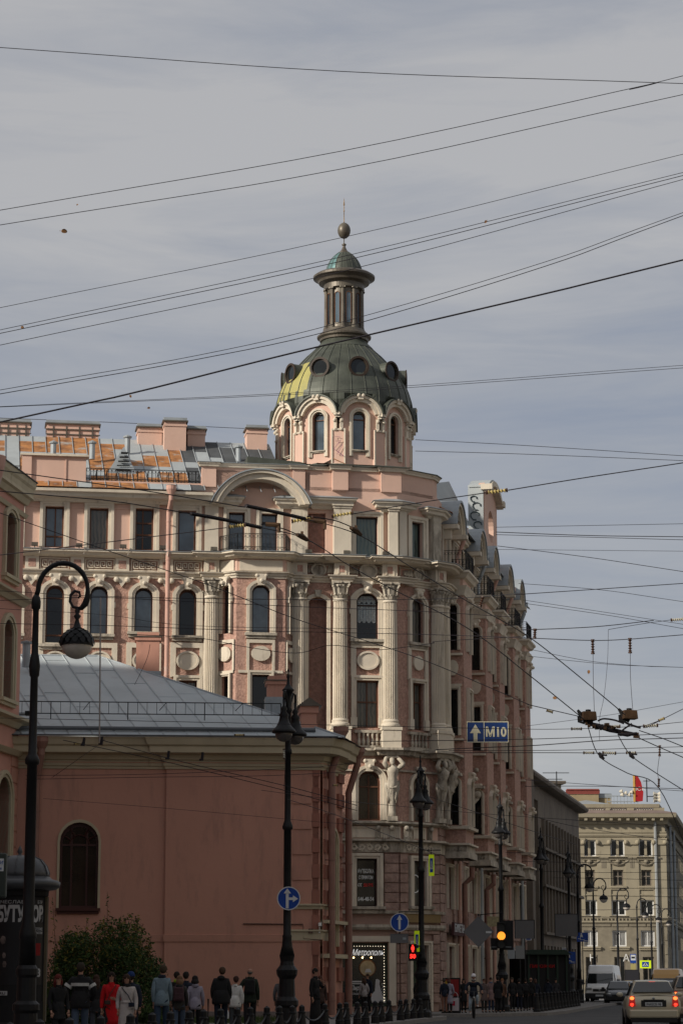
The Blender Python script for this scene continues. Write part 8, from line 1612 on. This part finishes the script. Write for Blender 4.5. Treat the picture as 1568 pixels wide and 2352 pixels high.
# white van, nose towards us
def van(label, pm, W_=1.0, H=2.5, Lc=5.6, name='van'):
    o = thing(name, (0, 0, 0), label, 'van'); mb = MB(); mb.smooth = False
    rg = lambda y, zl, zt, w, wt: [(-w, y, zl), (w, y, zl), (w*1.01, y, zl+(zt-zl)*.3), (w, y, zl+(zt-zl)*.6), (wt, y, zt-.06), (wt*.9, y, zt), (-wt*.9, y, zt), (-wt, y, zt-.06), (-w, y, zl+(zt-zl)*.6), (-w*1.01, y, zl+(zt-zl)*.3)]
    loft(mb, [rg(0, .45, .98, W_*.86, W_*.8), rg(.1, .32, 1.12, W_*.95, W_*.86), rg(.62, .3, 1.30, W_*.99, W_*.9), rg(1.25, .3, H-.42, W_, W_*.84), rg(1.7, .3, H-.08, W_, W_*.84), rg(2.2, .3, H, W_, W_*.88), rg(Lc, .3, H-.02, W_, W_*.88)]); mb.build('body', pm, o, bevel=.03)
    mb = MB(); a, b = Vector((0, .60, 1.27)), Vector((0, 1.235, H-.50)); nn = Vector((0, -.03, .015)); mb.add([a+nn+Vector((-W_*.86, 0, 0)), a+nn+Vector((W_*.86, 0, 0)), b+nn+Vector((W_*.80, 0, 0)), b+nn+Vector((-W_*.80, 0, 0))], [(0, 1, 2, 3)]); mb.add([a+nn*.1+Vector((-W_*.86, 0, 0)), a+nn*.1+Vector((W_*.86, 0, 0)), b+nn*.1+Vector((W_*.80, 0, 0)), b+nn*.1+Vector((-W_*.80, 0, 0))], [(3, 2, 1, 0)]); mb.build('windscreen', CGL, o)
    mb = MB(); mb.box((0, .02, .5), (W_*1.9, .2, .34)); mb.build('bumper', PLAST, o, bevel=.04); mb = MB(); mb.box((0, .0, .86), (W_*.85, .06, .16)); mb.build('grille', PLAST, o); mb = MB(); mb.ball((0, -.03, .87), (.07, .02, .06), 10, 5); mb.build('badge', CHROME, o)
    mb = MB(); mb.box((0, -.09, .52), (.5, .012, .11)); mb.build('number_plate', SWH, o)
    for sg in (-1, 1):
        mb = MB(); mb.box((sg*W_*.70, .035, .93), (W_*.42, .1, .17)); mb.build('headlight', CHROME, o, bevel=.03); mb = MB(); mb.box((sg*(W_+.17), .95, 1.38), (.2, .1, .34)); mb.tube([(sg*W_, .95, 1.3), (sg*(W_+.1), .95, 1.3)], .03, 5); mb.build('wing_mirror', PLAST, o)
        wheel(o, sg*(W_-.12), .95, .34, .22); wheel(o, sg*(W_-.12), Lc-1.0, .34, .22)
        mb = MB(); mb.add([(sg*(W_+.008), .95, 1.35), (sg*(W_+.008), 1.75, 1.35), (sg*(W_-.10), 1.75, 1.98), (sg*(W_-.10), 1.3, 1.98)], [(0, 1, 2, 3)]); mb.build('side_window', CGL, o); mb = MB(); mb.box((sg*(W_+.012), 3.2, .72), (.02, 3.6, .12)); mb.build('side_trim', PLAST, o)
    return o
drive(van('white high roof delivery van facing the camera, parked before the avenue end', WHT), 1376, 160, radians(-11), .0)
drive(van('yellow high vehicle roof rising behind the champagne sedan', paint('yellow_bus_paint', (.40, .20, .02), metal=0), W_=1.1, H=2.35, name='minibus'), 1527, 176, radians(-11))
# ================================================================== PEOPLE
def skin(V, E, R, sub=1):
    me = bpy.data.meshes.new('s'); me.from_pydata(V, E, []); ob = bpy.data.objects.new('s', me); COL.objects.link(ob); md = ob.modifiers.new('k', 'SKIN'); md.use_smooth_shade = True
    for i, d in enumerate(me.skin_vertices[0].data): d.radius = R[i] if isinstance(R[i], tuple) else (R[i], R[i]); d.use_root = (i == 0)
    if sub: ob.modifiers.new('b', 'SUBSURF').levels = sub
    dg = bpy.context.evaluated_depsgraph_get(); ev = ob.evaluated_get(dg); m2_ = ev.to_mesh(); out = ([tuple(v.co) for v in m2_.vertices], [tuple(p.vertices) for p in m2_.polygons]); ev.to_mesh_clear(); bpy.data.objects.remove(ob); bpy.data.meshes.remove(me); return out
_cm = {}
def cloth(c, rough=.9):
    k = tuple(round(x, 3) for x in c)
    if k not in _cm: _cm[k] = mat('cloth_%02d' % len(_cm), c, rough=rough, var=.14, vs=7, bump=.25, bs=25)
    return _cm[k]
SKIN = mat('skin', (.36, .20, .14), rough=.6, var=.06); EYE = mat('eye', (.02, .015, .01), rough=.3); LIP = mat('lips', (.25, .08, .07)); SHOE = mat('shoe_leather', (.02, .018, .016), rough=.6); SHOEW = mat('white_shoe', (.45, .45, .43), rough=.6)
JT = dict(pel=(0, 0, .53), bel=(0, 0, .62), che=(0, 0, .735), nb=(0, .005, .81), sh=(.088, 0, .783), el=(.116, .012, .63), wr=(.122, -.02, .50), ha=(.120, -.032, .455), hip=(.05, 0, .505), kn=(.055, -.01, .285), an=(.055, .01, .05), toe=(.06, -.075, .02))
def joints(o_):
    J = {}
    for k, v in JT.items():
        if k in ('pel', 'bel', 'che', 'nb'): J[k] = v
        else: J[k+'L'] = (-v[0], v[1], v[2]); J[k+'R'] = v
    J.update(o_ or {}); return J
def person(label, u, vtop, Y, rz, top, bot, hair, H=None, z0=.12, hairlen=0, coat=0, legs='walk', J=None, shoe=SHOE, fat=1.0, group=None, puff=0.0, bald=False, hood=None, bag=None, hat=None, scarf=None, belt=None, stripe=None, skirt=None, detail=True):
    if Y < 70:
        bu = [x[0] for x in BUV]; k_ = max(0, min(len(bu)-2, sum(1 for x in bu if x < u)-1)); vb_ = BUV[k_][1]+(BUV[k_+1][1]-BUV[k_][1])*(u-bu[k_])/(bu[k_+1]-bu[k_]); Y = max(Y*.89, .58*5500/(vb_-2255)+1.6+(Y-50)*.12)
    H = H or max(1.45, zat(vtop, Y)-z0); q = at(u, 2280, Y); o = thing('person', (q.x, Y, z0), label, 'person', group); o.rotation_euler = (0, 0, 0)
    st = {'walk': (-.075, .085), 'walk2': (.085, -.075), 'stand': (-.01, .01)}[legs] if isinstance(legs, str) else legs
    jj = {'knL': (-.05, st[0]*.55-.015, .285), 'anL': (-.05, st[0]+.01, .05), 'toeL': (-.058, st[0]-.075, .022), 'knR': (.05, st[1]*.55-.015, .285), 'anR': (.05, st[1]+.01, .05 if st[1] < .05 else .07), 'toeR': (.058, st[1]-.07, .022)}
    if not J:
        rp_ = random.Random(int(u*7)); sw = rp_.uniform(-.05, .05); b1, b2 = rp_.uniform(0, .05), rp_.uniform(0, .05); wd = rp_.uniform(-.008, .012); ln = rp_.uniform(-.01, .012)
        jj.update({'elL': (-.112-wd, .012+sw*.5, .64), 'wrL': (-.108-wd, -.02+sw-b1, .50+b1*.6), 'haL': (-.104-wd, -.032+sw*1.1-b1*1.2, .455+b1*.8), 'elR': (.112+wd, .012-sw*.5, .64), 'wrR': (.108+wd, -.02-sw-b2, .50+b2*.6), 'haR': (.104+wd, -.032-sw*1.1-b2*1.2, .455+b2*.8), 'nb': (ln, .0, .81), 'head': (ln*1.6, -.014+rp_.uniform(-.01, .01), .915)})
    jj.update(J or {}); J = joints(jj); ox, oy = q.x, Y
    cr, sr = cos(rz), sin(rz)
    def T(p): x, y, z = p[0]*H, p[1]*H, p[2]*H; return (ox+x*cr-y*sr, oy+x*sr+y*cr, z0+z)
    names = ['pel', 'bel', 'che', 'nb']; V = [J[n] for n in names]; R = [(.05, .038), (.045, .034), (.06, .04), (.038, .03)]; E = [(0, 1), (1, 2), (2, 3)]
    def chain(root, pts, rad):
        pr = root
        for p, r in zip(pts, rad): V.append(p); R.append(r); E.append((pr, len(V)-1)); pr = len(V)-1
        return pr
    nb = J['nb']; hd = J.get('head', (nb[0], nb[1]-.012, .915)); dz = hd[2]-.915
    chain(3, [(nb[0]*.6+hd[0]*.4, nb[1]*.7+hd[1]*.3, .852+dz), (hd[0], hd[1]-.004, .885+dz), (hd[0], hd[1]+.002, .93+dz), (hd[0], hd[1]+.008, .962+dz)], [.026, (.034, .036), (.042, .046), (.034, .038)])
    for s_ in 'LR':
        chain(2, [J['sh'+s_], J['el'+s_], J['wr'+s_], J['ha'+s_]], [.032, .023, .014, (.016, .012)]); chain(0, [J['hip'+s_], J['kn'+s_], J['an'+s_], J['toe'+s_]], [.05, .033, .021, .02])
    vs, fs = skin([tuple(x*H for x in v) for v in V], E, [tuple(x*H for x in r) if isinstance(r, tuple) else r*H for r in R])
    mb = MB(); mb.smooth = True; mb.m(SKIN); mb.add([T((x/H, y/H, z/H)) for x, y, z in vs], fs)
    if detail:
        hx, hy, hz = hd[0], hd[1]-.008, hd[2]
        def hb(p, r, m_, n=6): mb.m(m_); c = T(p); mb.ball(c, tuple(x*H for x in r), n, 5)
        hb((hx, hy-.046, hz+.002), (.006, .010, .012), SKIN); hb((hx-.016, hy-.040, hz+.012), (.005, .004, .004), EYE); hb((hx+.016, hy-.040, hz+.012), (.005, .004, .004), EYE); hb((hx, hy-.040, hz-.017), (.011, .004, .003), LIP)
        for s_ in (-1, 1): hb((hx+s_*.043, hy+.008, hz+.003), (.006, .010, .014), SKIN)
        mb.m(SKIN)
        for s_ in 'LR':
            h, w = Vector(J['ha'+s_]), Vector(J['wr'+s_]); d = (h-w).normalized(); sd = d.cross(Vector((0, 1, .2))).normalized(); fw = d.cross(sd).normalized()
            for k in range(4): b = h+sd*(.0085*(k-1.5))-fw*.0; L_ = (.036, .042, .040, .030)[k]; mb.tube([T(b), T(b+d*L_*.5-fw*.006), T(b+d*L_-fw*.018)], [.0052*H, .0048*H, .0038*H], 5)
            t = h-d*.02+sd*.016*(1 if s_ == 'L' else -1); mb.tube([T(t), T(t+d*.018+sd*.010*(1 if s_ == 'L' else -1)), T(t+d*.034-fw*.006)], [.006*H, .0055*H, .004*H], 5)
    mb.build('body', None, o)
    # top
    g = fat; V2 = [J['pel'], J['bel'], J['che'], J['nb']]; R2 = [(.084*g, .066*g), (.076*g+puff, .058*g+puff), (.088*g+puff, .064*g+puff), (.048, .040)]; E2 = [(0, 1), (1, 2), (2, 3)]
    for s_ in 'LR':
        pr = 2
        for n_, r in (('sh', .040+puff*.6), ('el', .033+puff*.6), ('wr', .024+puff*.3)): V2.append(J[n_+s_]); R2.append(r); E2.append((pr, len(V2)-1)); pr = len(V2)-1
    vs, fs = skin([tuple(x*H for x in v) for v in V2], E2, [tuple(x*H for x in r) if isinstance(r, tuple) else r*H for r in R2]); mb = MB(); mb.smooth = True; mb.m(cloth(top)); mb.add([T((x/H, y/H, z/H)) for x, y, z in vs], fs)
    def ell(z, rx, ry, n=18, off=(0, 0)): return [T((off[0]+rx*cos(2*pi*k/n), off[1]+ry*sin(2*pi*k/n)*(1+.04*sin(5*2*pi*k/n)), z)) for k in range(n)]
    pel = J['pel']
    if coat:
        rows = [ell(.64, .076*g, .058*g), ell(.56, .086*g, .066*g), ell(.5, .094*g, .074*g), ell(max(.5-coat*.6, .34), .097*g+coat*.02, .078*g+coat*.02), ell(.52-coat, .105*g+coat*.06, .088*g+coat*.06)]; loft(mb, rows)
    else: loft(mb, [ell(.66, .074*g+puff, .056*g+puff), ell(.58, .088*g+puff, .068*g+puff), ell(.51, .094*g+puff, .074*g+puff), ell(.468, .092*g+puff, .074*g+puff), ell(.47, .06, .05)])
    tp = mb.build('coat' if coat else 'jacket', None, o)
    if hood: mb = MB(); mb.smooth = True; c = T((0, .035, .825)); mb.ball(c, (.055*H, .04*H, .035*H), 12, 7); mb.build('hood', cloth(hood), tp)
    else: mb = MB(); loft(mb, [ell(.79, .05, .045, off=(0, .005)), ell(.845, .036, .036, off=(0, .003))]); mb.build('collar', cloth(top), tp)
    if belt: mb = MB(); loft(mb, [ell(.60, .088*g, .068*g), ell(.618, .088*g, .068*g)]); mb.build('belt', cloth(belt), tp)
    if stripe:
        stripe = stripe
        mb = MB(); loft(mb, [ell(.715, .098*g+puff, .073*g+puff), ell(.75, .099*g+puff, .074*g+puff)])
        for s_ in 'LR': a_, b_ = Vector(J['sh'+s_]), Vector(J['el'+s_]); mb.tube([T(a_+(b_-a_)*.45), T(a_+(b_-a_)*.68)], (.040+puff*.6)*H*1.04, 12)
        mb.build('stripe', cloth(stripe), tp)
    if skirt:
        mb = MB(); mb.smooth = True; loft(mb, [ell(.60, .070, .055), ell(.5, .085, .068), ell(.3, .10, .085), ell(skirt[1], .115, .10)]); mb.build('skirt', cloth(skirt[0]), o)
    # trousers and shoes
    V3 = [(pel[0], pel[1], pel[2]+.03), J['hipL'], J['knL'], (J['anL'][0], J['anL'][1], J['anL'][2]+.01), J['hipR'], J['knR'], (J['anR'][0], J['anR'][1], J['anR'][2]+.01)]; R3 = [(.072, .054), .056, .041, .031, .056, .041, .031]; E3 = [(0, 1), (1, 2), (2, 3), (0, 4), (4, 5), (5, 6)]
    vs, fs = skin([tuple(x*H for x in v) for v in V3], E3, [tuple(x*H for x in r) if isinstance(r, tuple) else r*H for r in R3]); mb = MB(); mb.smooth = True; mb.add([T((x/H, y/H, z/H)) for x, y, z in vs], fs); mb.build('trousers', cloth(bot), o)
    for s_ in 'LR':
        a_, t_ = Vector(J['an'+s_]), Vector(J['toe'+s_]); mb = MB(); mb.smooth = True; mb.tube([T(a_+Vector((0, .025, -.025))), T(a_+Vector((0, 0, -.012))), T((a_+t_)/2+Vector((0, 0, -.008))), T(t_+Vector((0, 0, .0))), T(t_+Vector((0, -.015, -.004)))], [.018*H, .026*H, .024*H, .020*H, .010*H], 8); mb.build('shoe', shoe, o)
    # hair
    hx, hy, hz = hd; mb = MB(); mb.smooth = True
    if not bald or hat:
        mb.lathe([(.049*H*cos(t), .052*H*sin(t)) for t in [-.25+k*(pi/2+.25)/7 for k in range(8)]], T((hx, hy+.008, hz+.014)), 14)
    if not bald:
        mb.ball(T((hx, hy+.022, hz+.004)), (.045*H, .038*H, .048*H), 12, 8)
        if hairlen: mb.tube([T((hx, hy+.03, hz)), T((hx, hy+.04, hz-.05)), T((hx, hy+.045, hz-.05-hairlen*.6)), T((hx, hy+.045, hz-.05-hairlen))], [.044*H, .05*H, .042*H, .018*H], 10); mb.tube([T((hx-.036, hy, hz)), T((hx-.045, hy+.0, hz-.04)), T((hx-.04, hy+.01, hz-.04-hairlen*.7))], [.014*H, .018*H, .008*H], 6); mb.tube([T((hx+.036, hy, hz)), T((hx+.045, hy+.0, hz-.04)), T((hx+.04, hy+.01, hz-.04-hairlen*.7))], [.014*H, .018*H, .008*H], 6)
    if bald: mb.ball(T((hx, hy+.026, hz-.012)), (.040*H, .026*H, .022*H), 10, 6)
    if mb.v: mb.build('hair', cloth(hair), o)
    if hat:
        mb = MB(); mb.smooth = True; mb.lathe([(.053*H, -.004*H), (.055*H, .012*H), (.05*H, .03*H), (.04*H, .055*H), (.02*H, .068*H), (0, .07*H)], T((hx, hy+.006, hz+.012)), 14); mb.build('hat', cloth(hat), o)
    if scarf: mb = MB(); mb.smooth = True; c = T((0, -.0, .835)); mb.lathe([(.03*H, -.03*H), (.05*H, -.02*H), (.052*H, .0), (.04*H, .02*H)], c, 12); mb.build('scarf', cloth(scarf), o)
    if bag:
        kind, bc = bag[0], bag[1]; rzb = rz
        if kind == 'backpack':
            ob = thing('backpack', T((0, .09, .62)), bag[2], 'backpack'); mb = MB(); mb.box(T((0, .095, .70)), (.17*H, .075*H, .21*H), rz, .8); mb.build('bag_body', cloth(bc), ob, bevel=.03); mb = MB(); mb.box(T((0, .138, .665)), (.12*H, .02*H, .09*H), rz); mb.build('front_pocket', cloth(bc), ob, bevel=.01)
            for s_ in (-.055, .055): mb = MB(); mb.tube([T((s_, .06, .79)), T((s_, .01, .835)), T((s_, -.06, .79)), T((s_*1.1, -.068, .70))], .012*H, 6); mb.build('strap', cloth(bc), ob)
        else:
            sx = bag[3] if len(bag) > 3 else -.05; ob = thing('handbag', T((sx, -.1, .5)), bag[2], 'handbag'); mb = MB(); mb.box(T((sx, -.10, .585)), (.075*H, .03*H, .055*H), rz); mb.build('bag_body', cloth(bc), ob, bevel=.01); mb = MB(); mb.tube([T((sx, -.085, .61)), T((sx*.3, -.078, .70)), T((-sx*1.1, -.05, .80)), T((-sx*1.2, .03, .815))], .006*H, 5); mb.build('strap', cloth(bc), ob)
    return o
BK, NV, JN, DJ = (.012, .012, .013), (.012, .016, .028), (.06, .085, .13), (.035, .04, .05)
B_ = pi
person('long red haired woman in black coat left of the striped jacket man', 135, 2240, 50, .5, BK, BK, (.10, .015, .012), hairlen=.09, coat=.1)
person('man from behind in black jacket with white chest band and jeans', 185, 2206, 52, B_, BK, JN, (.03, .022, .015), stripe=(.45, .45, .43), puff=.012, fat=1.1, J={'elL': (-.17, .02, .66), 'elR': (.17, .02, .66), 'wrL': (-.12, -.06, .55), 'wrR': (.12, -.06, .55), 'haL': (-.08, -.08, .54), 'haR': (.08, -.08, .54)})
person('long brown haired woman seen from behind in black between striped jacket and red coat', 222, 2235, 56, B_+.2, BK, DJ, (.035, .016, .010), hairlen=.13, coat=.05)
person('smiling woman in open bright red coat with small bag facing the camera', 256, 2228, 54, .15, (.42, .006, .010), BK, (.02, .012, .009), hairlen=.06, coat=.22, J={'elR': (.13, -.01, .645), 'wrR': (.05, -.09, .62), 'haR': (.02, -.10, .63)}, bag=('bag', (.05, .03, .025), 'small brown quilted handbag at the hip of the red coat'))
person('curly haired woman in belted pale trench coat beside the red coat', 292, 2233, 52, .1, (.42, .38, .36), (.42, .38, .36), (.035, .018, .012), hairlen=.03, coat=.30, fat=1.05, belt=(.34, .30, .28), scarf=BK, bag=('bag', (.01, .015, .03), 'dark crossbody strap bag over the pale trench coat', .06))
person('person in dark navy jacket and blue cap half behind the trench coat woman', 303, 2230, 57, B_, NV, NV, (.02, .015, .01), hat=(.01, .03, .12))
person('man from behind in light blue denim jacket and dark jeans', 372, 2212, 58, B_, (.15, .205, .24), (.03, .05, .085), (.05, .035, .02), fat=1.05, scarf=NV)
person('dark haired man in black with neon collar behind the floral backpack', 406, 2228, 66, B_, BK, BK, (.02, .014, .01), scarf=(.25, .35, .02))
person('light brown haired woman from behind in dark jacket and jeans', 412, 2240, 60, B_, (.035, .032, .03), JN, (.14, .08, .045), hairlen=.04, hood=(.03, .03, .03), bag=('backpack', (.06, .03, .035), 'dark floral backpack on the light brown haired woman'))
person('short haired man from behind in navy jacket beside lilac hoodie', 428, 2228, 63, B_, NV, NV, (.015, .012, .01))
person('woman from behind in pale lilac hoodie and black trousers', 449, 2238, 61, B_, (.27, .25, .31), BK, (.012, .01, .01), hood=(.25, .235, .29), hairlen=.02)
person('large man from behind in hooded black coat holding an umbrella', 508, 2217, 59, B_, BK, NV, (.06, .035, .02), fat=1.22, puff=.015, hood=BK)
person('woman from behind in white quilted puffer jacket', 540, 2239, 62, B_, (.52, .52, .50), (.04, .045, .05), (.045, .02, .015), puff=.014)
person('bald man from behind in dark green jacket', 574, 2219, 60, B_, (.018, .026, .018), BK, (.10, .09, .08), bald=True, fat=1.12, J={'elR': (.165, .02, .64), 'wrR': (.17, -.01, .49), 'haR': (.172, -.02, .45)}, bag=('backpack', BK, 'black backpack worn by the bald man in dark green'))
person('person in grey coat half hidden behind the first twin lamp', 646, 2235, 68, B_, (.13, .13, .135), (.03, .03, .03), (.06, .035, .02), coat=.16)
person('young woman in black leather jacket and long black skirt beside the pipes', 724, 2220, 64, 1.0, BK, BK, (.015, .012, .01), skirt=(BK, .05), legs='stand', J={'elR': (.12, -.06, .66), 'wrR': (.05, -.13, .70), 'haR': (.03, -.14, .74)})
person('smiling girl peeking from behind the black leather jacket woman', 735, 2238, 66, .3, (.05, .03, .025), BK, (.07, .03, .02), hairlen=.08, legs='stand', J={'elL': (-.12, -.06, .66), 'wrL': (-.03, -.12, .74), 'haL': (-.02, -.12, .78)})
mb = MB(); q = at(480, 2300, 59); mb.tube([(q.x, 58.7, .55), (q.x, 58.7, 1.0)], [.01, .02], 6); mb.tube([(q.x, 58.7, .25), (q.x, 58.7, .56)], [.01, .03], 8); tag(mb.build('umbrella', cloth(BK)), 'folded black umbrella carried low by the large man in black coat', 'umbrella')
q = at(523, 2300, 61); mb = MB(); mb.lathe([(.03, .5), (.034, .52), (.034, .64), (.015, .68), (.014, .71)], (q.x, 61, 0), 10); tag(mb.build('bottle', SWH), 'pale drink bottle in the hand of the white puffer jacket woman', 'bottle')
# the couple by the shop, the cyclist and people on the far pavement
person('long haired woman in white jacket embracing a man before the shop window', 836, 2243, 97, B_+.5, (.30, .28, .28), BK, (.05, .025, .015), hairlen=.10, legs='stand')
person('man in navy jacket embracing the white jacket woman before the shop', 844, 2234, 97.5, -.6, NV, BK, (.05, .03, .02), legs='stand', J={'elL': (-.12, -.07, .67), 'wrL': (-.05, -.13, .64), 'haL': (-.01, -.14, .63)})
person('person half hidden behind the second twin lamp base', 961, 2240, 94, B_, BK, BK, (.03, .02, .015), legs='stand')
for u, vt, Y, rz, tp, bt, hr, kw, lb in ((1020, 2247, 100.8, B_+.3, NV, (.2, .1, .07), (.05, .04, .03), dict(), 'person in dark coat and blue cap beside the advertising stand'), (1031, 2245, 101.2, B_, (.25, .235, .29), BK, (.08, .035, .025), dict(coat=.25, hairlen=.03), 'woman from behind in long pale lilac coat beside the advertising stand'),
    (1064, 2247, 102, .2, BK, BK, (.02, .015, .01), dict(coat=.2, hairlen=.04), 'woman in long black coat left behind the cyclist'), (1111, 2246, 103, .2, (.12, .085, .08), (.03, .03, .03), (.06, .03, .02), dict(coat=.18), 'person in brown coat just right of the cyclist'), (1127, 2243, 103.5, .1, (.20, .13, .125), (.03, .045, .08), (.03, .018, .012), dict(coat=.18, scarf=(.08, .1, .16)), 'woman in dusty pink coat with blue scarf and jeans'),
    (1143, 2240, 102, B_, BK, BK, (.012, .01, .01), dict(coat=.14, fat=1.1, hood=BK), 'person from behind in hooded long black coat before the amber light post'), (1152, 2246, 104, .1, (.1, .05, .03), BK, (.2, .09, .04), dict(), 'light haired person looking past the black hooded coat'), (1176, 2243, 106, .4, BK, BK, (.04, .03, .02), dict(), 'man in black with pale shoes right of the amber light post'),
    (1192, 2246, 107, B_, BK, NV, (.015, .012, .01), dict(fat=1.15), 'broad person in black between the pale sign back and the bollards'), (1219, 2243, 112, B_, BK, BK, (.10, .06, .045), dict(bald=True, fat=1.05), 'shaven headed man in black waiting beyond the bollards'), (1230, 2252, 113, B_, NV, BK, (.06, .03, .02), dict(hairlen=.05), 'long haired figure in dark navy beside the shaven headed man'),
    (1258, 2246, 118, B_, NV, BK, (.02, .015, .01), dict(hood=NV, fat=1.05), 'hooded figure in dark navy near the fourth twin lamp'), (1276, 2246, 122, .2, (.03, .03, .035), BK, (.02, .02, .02), dict(hat=BK), 'figure in dark cap at the far end of the far pavement crowd')):
    person(lb, u, vt, Y, rz, tp, bt, hr, legs='stand', **kw)
person('person seen from behind in black jacket between the far bollards', 1206, 2247, 109, B_, BK, BK, (.02, .015, .01), legs='stand', bag=('backpack', (.02, .02, .022), 'black backpack with pale mark on the far pavement crowd'))
# cyclist: wheel on the road, rider facing us
CY = 96.0; cx = at(1087, 2300, CY).x; o = thing('bicycle', (cx, CY, 0), 'dark bicycle seen head on, ridden along the road before the crossing', 'bicycle'); BYM = mat('bicycle_black', (.02, .02, .022), rough=.4, spec=.5)
Rw_ = .34
for y, nm in ((-.45, 'wheel'), (.6, 'wheel')):
    c = Vector((cx, CY+y, Rw_)); mb = MB(); mb.tube([c+Vector((0, Rw_*cos(a), Rw_*sin(a))) for a in [k*pi/12 for k in range(25)]], .022, 6, False)
    for k in range(8): mb.tube([c, c+Vector((0, Rw_*cos(k*pi/4), Rw_*sin(k*pi/4)))], .003, 3)
    mb.build(nm, TYRE, o)
mb = MB(); hb_ = Vector((cx, CY-.28, 1.02)); mb.tube([Vector((cx, CY-.45, .34)), Vector((cx, CY-.33, .78)), hb_], .02, 6); mb.tube([Vector((cx, CY-.31, .82)), Vector((cx, CY+.15, .32)), Vector((cx, CY+.25, .85))], .018, 6); mb.tube([Vector((cx, CY-.31, .84)), Vector((cx, CY+.23, .8))], .018, 6); mb.tube([Vector((cx, CY+.15, .32)), Vector((cx, CY+.6, .34)), Vector((cx, CY+.24, .78))], .012, 5); mb.build('frame', BYM, o)
mb = MB(); mb.tube([hb_+Vector((-.32, .06, .02)), hb_+Vector((-.12, 0, 0)), hb_+Vector((.12, 0, 0)), hb_+Vector((.32, .06, .02))], .014, 6); mb.build('handlebar', BYM, o); mb = MB(); mb.ball((cx, CY+.28, .88), (.08, .13, .04), 10, 6); mb.build('saddle', BYM, o)
for sg, z in ((-1, .17), (1, .45)): mb = MB(); mb.box((cx+sg*.13, CY+.1, z), (.1, .09, .025)); mb.build('pedal', BYM, o)
mb = MB(); mb.tube([(cx, CY-.36, .8), (cx, CY-.38, .8)], .035, 8); mb.build('front_lamp', SWH, o)
J = {'pel': (0, .15, .52), 'bel': (0, .12, .60), 'che': (0, .04, .70), 'nb': (0, .0, .775), 'head': (0, -.03, .875)}
for s_, sg in (('L', -1), ('R', 1)):
    J['sh'+s_] = (sg*.10, .01, .755); J['el'+s_] = (sg*.175, -.06, .66); J['wr'+s_] = (sg*.182, -.14, .585); J['ha'+s_] = (sg*.182, -.155, .565); J['hip'+s_] = (sg*.055, .14, .49)
J.update({'knL': (-.075, -.03, .32), 'anL': (-.08, .06, .13), 'toeL': (-.085, -.01, .09), 'knR': (.075, -.06, .47), 'anR': (.08, .05, .28), 'toeR': (.085, -.02, .255)})
person('cyclist in white bobble hat, dark jacket and pale jeans riding towards the camera', 1087, 2237, CY, 0, NV, (.36, .43, .48), (.03, .02, .015), H=1.80, z0=0.0, J=J, shoe=SHOEW, hat=(.8, .78, .8), scarf=(.6, .55, .5))
# market pavilion with dark green roof at the far pavement
PVc = at(1240, 2250, 124); o = thing('kiosk', (PVc.x, PVc.y, .12), 'dark green roofed kiosk with red lit sign behind the far pavement crowd', 'kiosk'); KF = Fr(PVc.x, PVc.y, radians(12)); GRK = mat('dark_green_sheet', (.012, .03, .022), rough=.5); s0, s1 = KF.S(1207, 2250), KF.S(1345, 2250, 0)
s1 = min(s1, s0+2.3); mb = MB(); mb.fbox(KF, s0, s1, .12, 2.75, -3, 0); mb.build('wall', BLACKM, o); mb = MB(); mb.fpoly(KF, [(s0-.1, 2.76), (s1+.1, 2.76), (s1-.3, 3.0), (s0+.2, 3.0)], -3.2, .3); mb.build('roof', GRK, o)
for k in range(5): mb = MB(); x = s0+.15+(s1-s0-.3)*k/4; mb.fbox(KF, x-.05, x+.05, .12, 2.74, 0, .06); mb.build('post', GRK, o)
text(KF, 'ПИРОЖКИ', (s0+s1)/2-.3, 2.1, .05, .22, o, mat('dim_red_neon', (.3, .01, .01), emis=(1, .02, .02), es=.02), width=1.3)
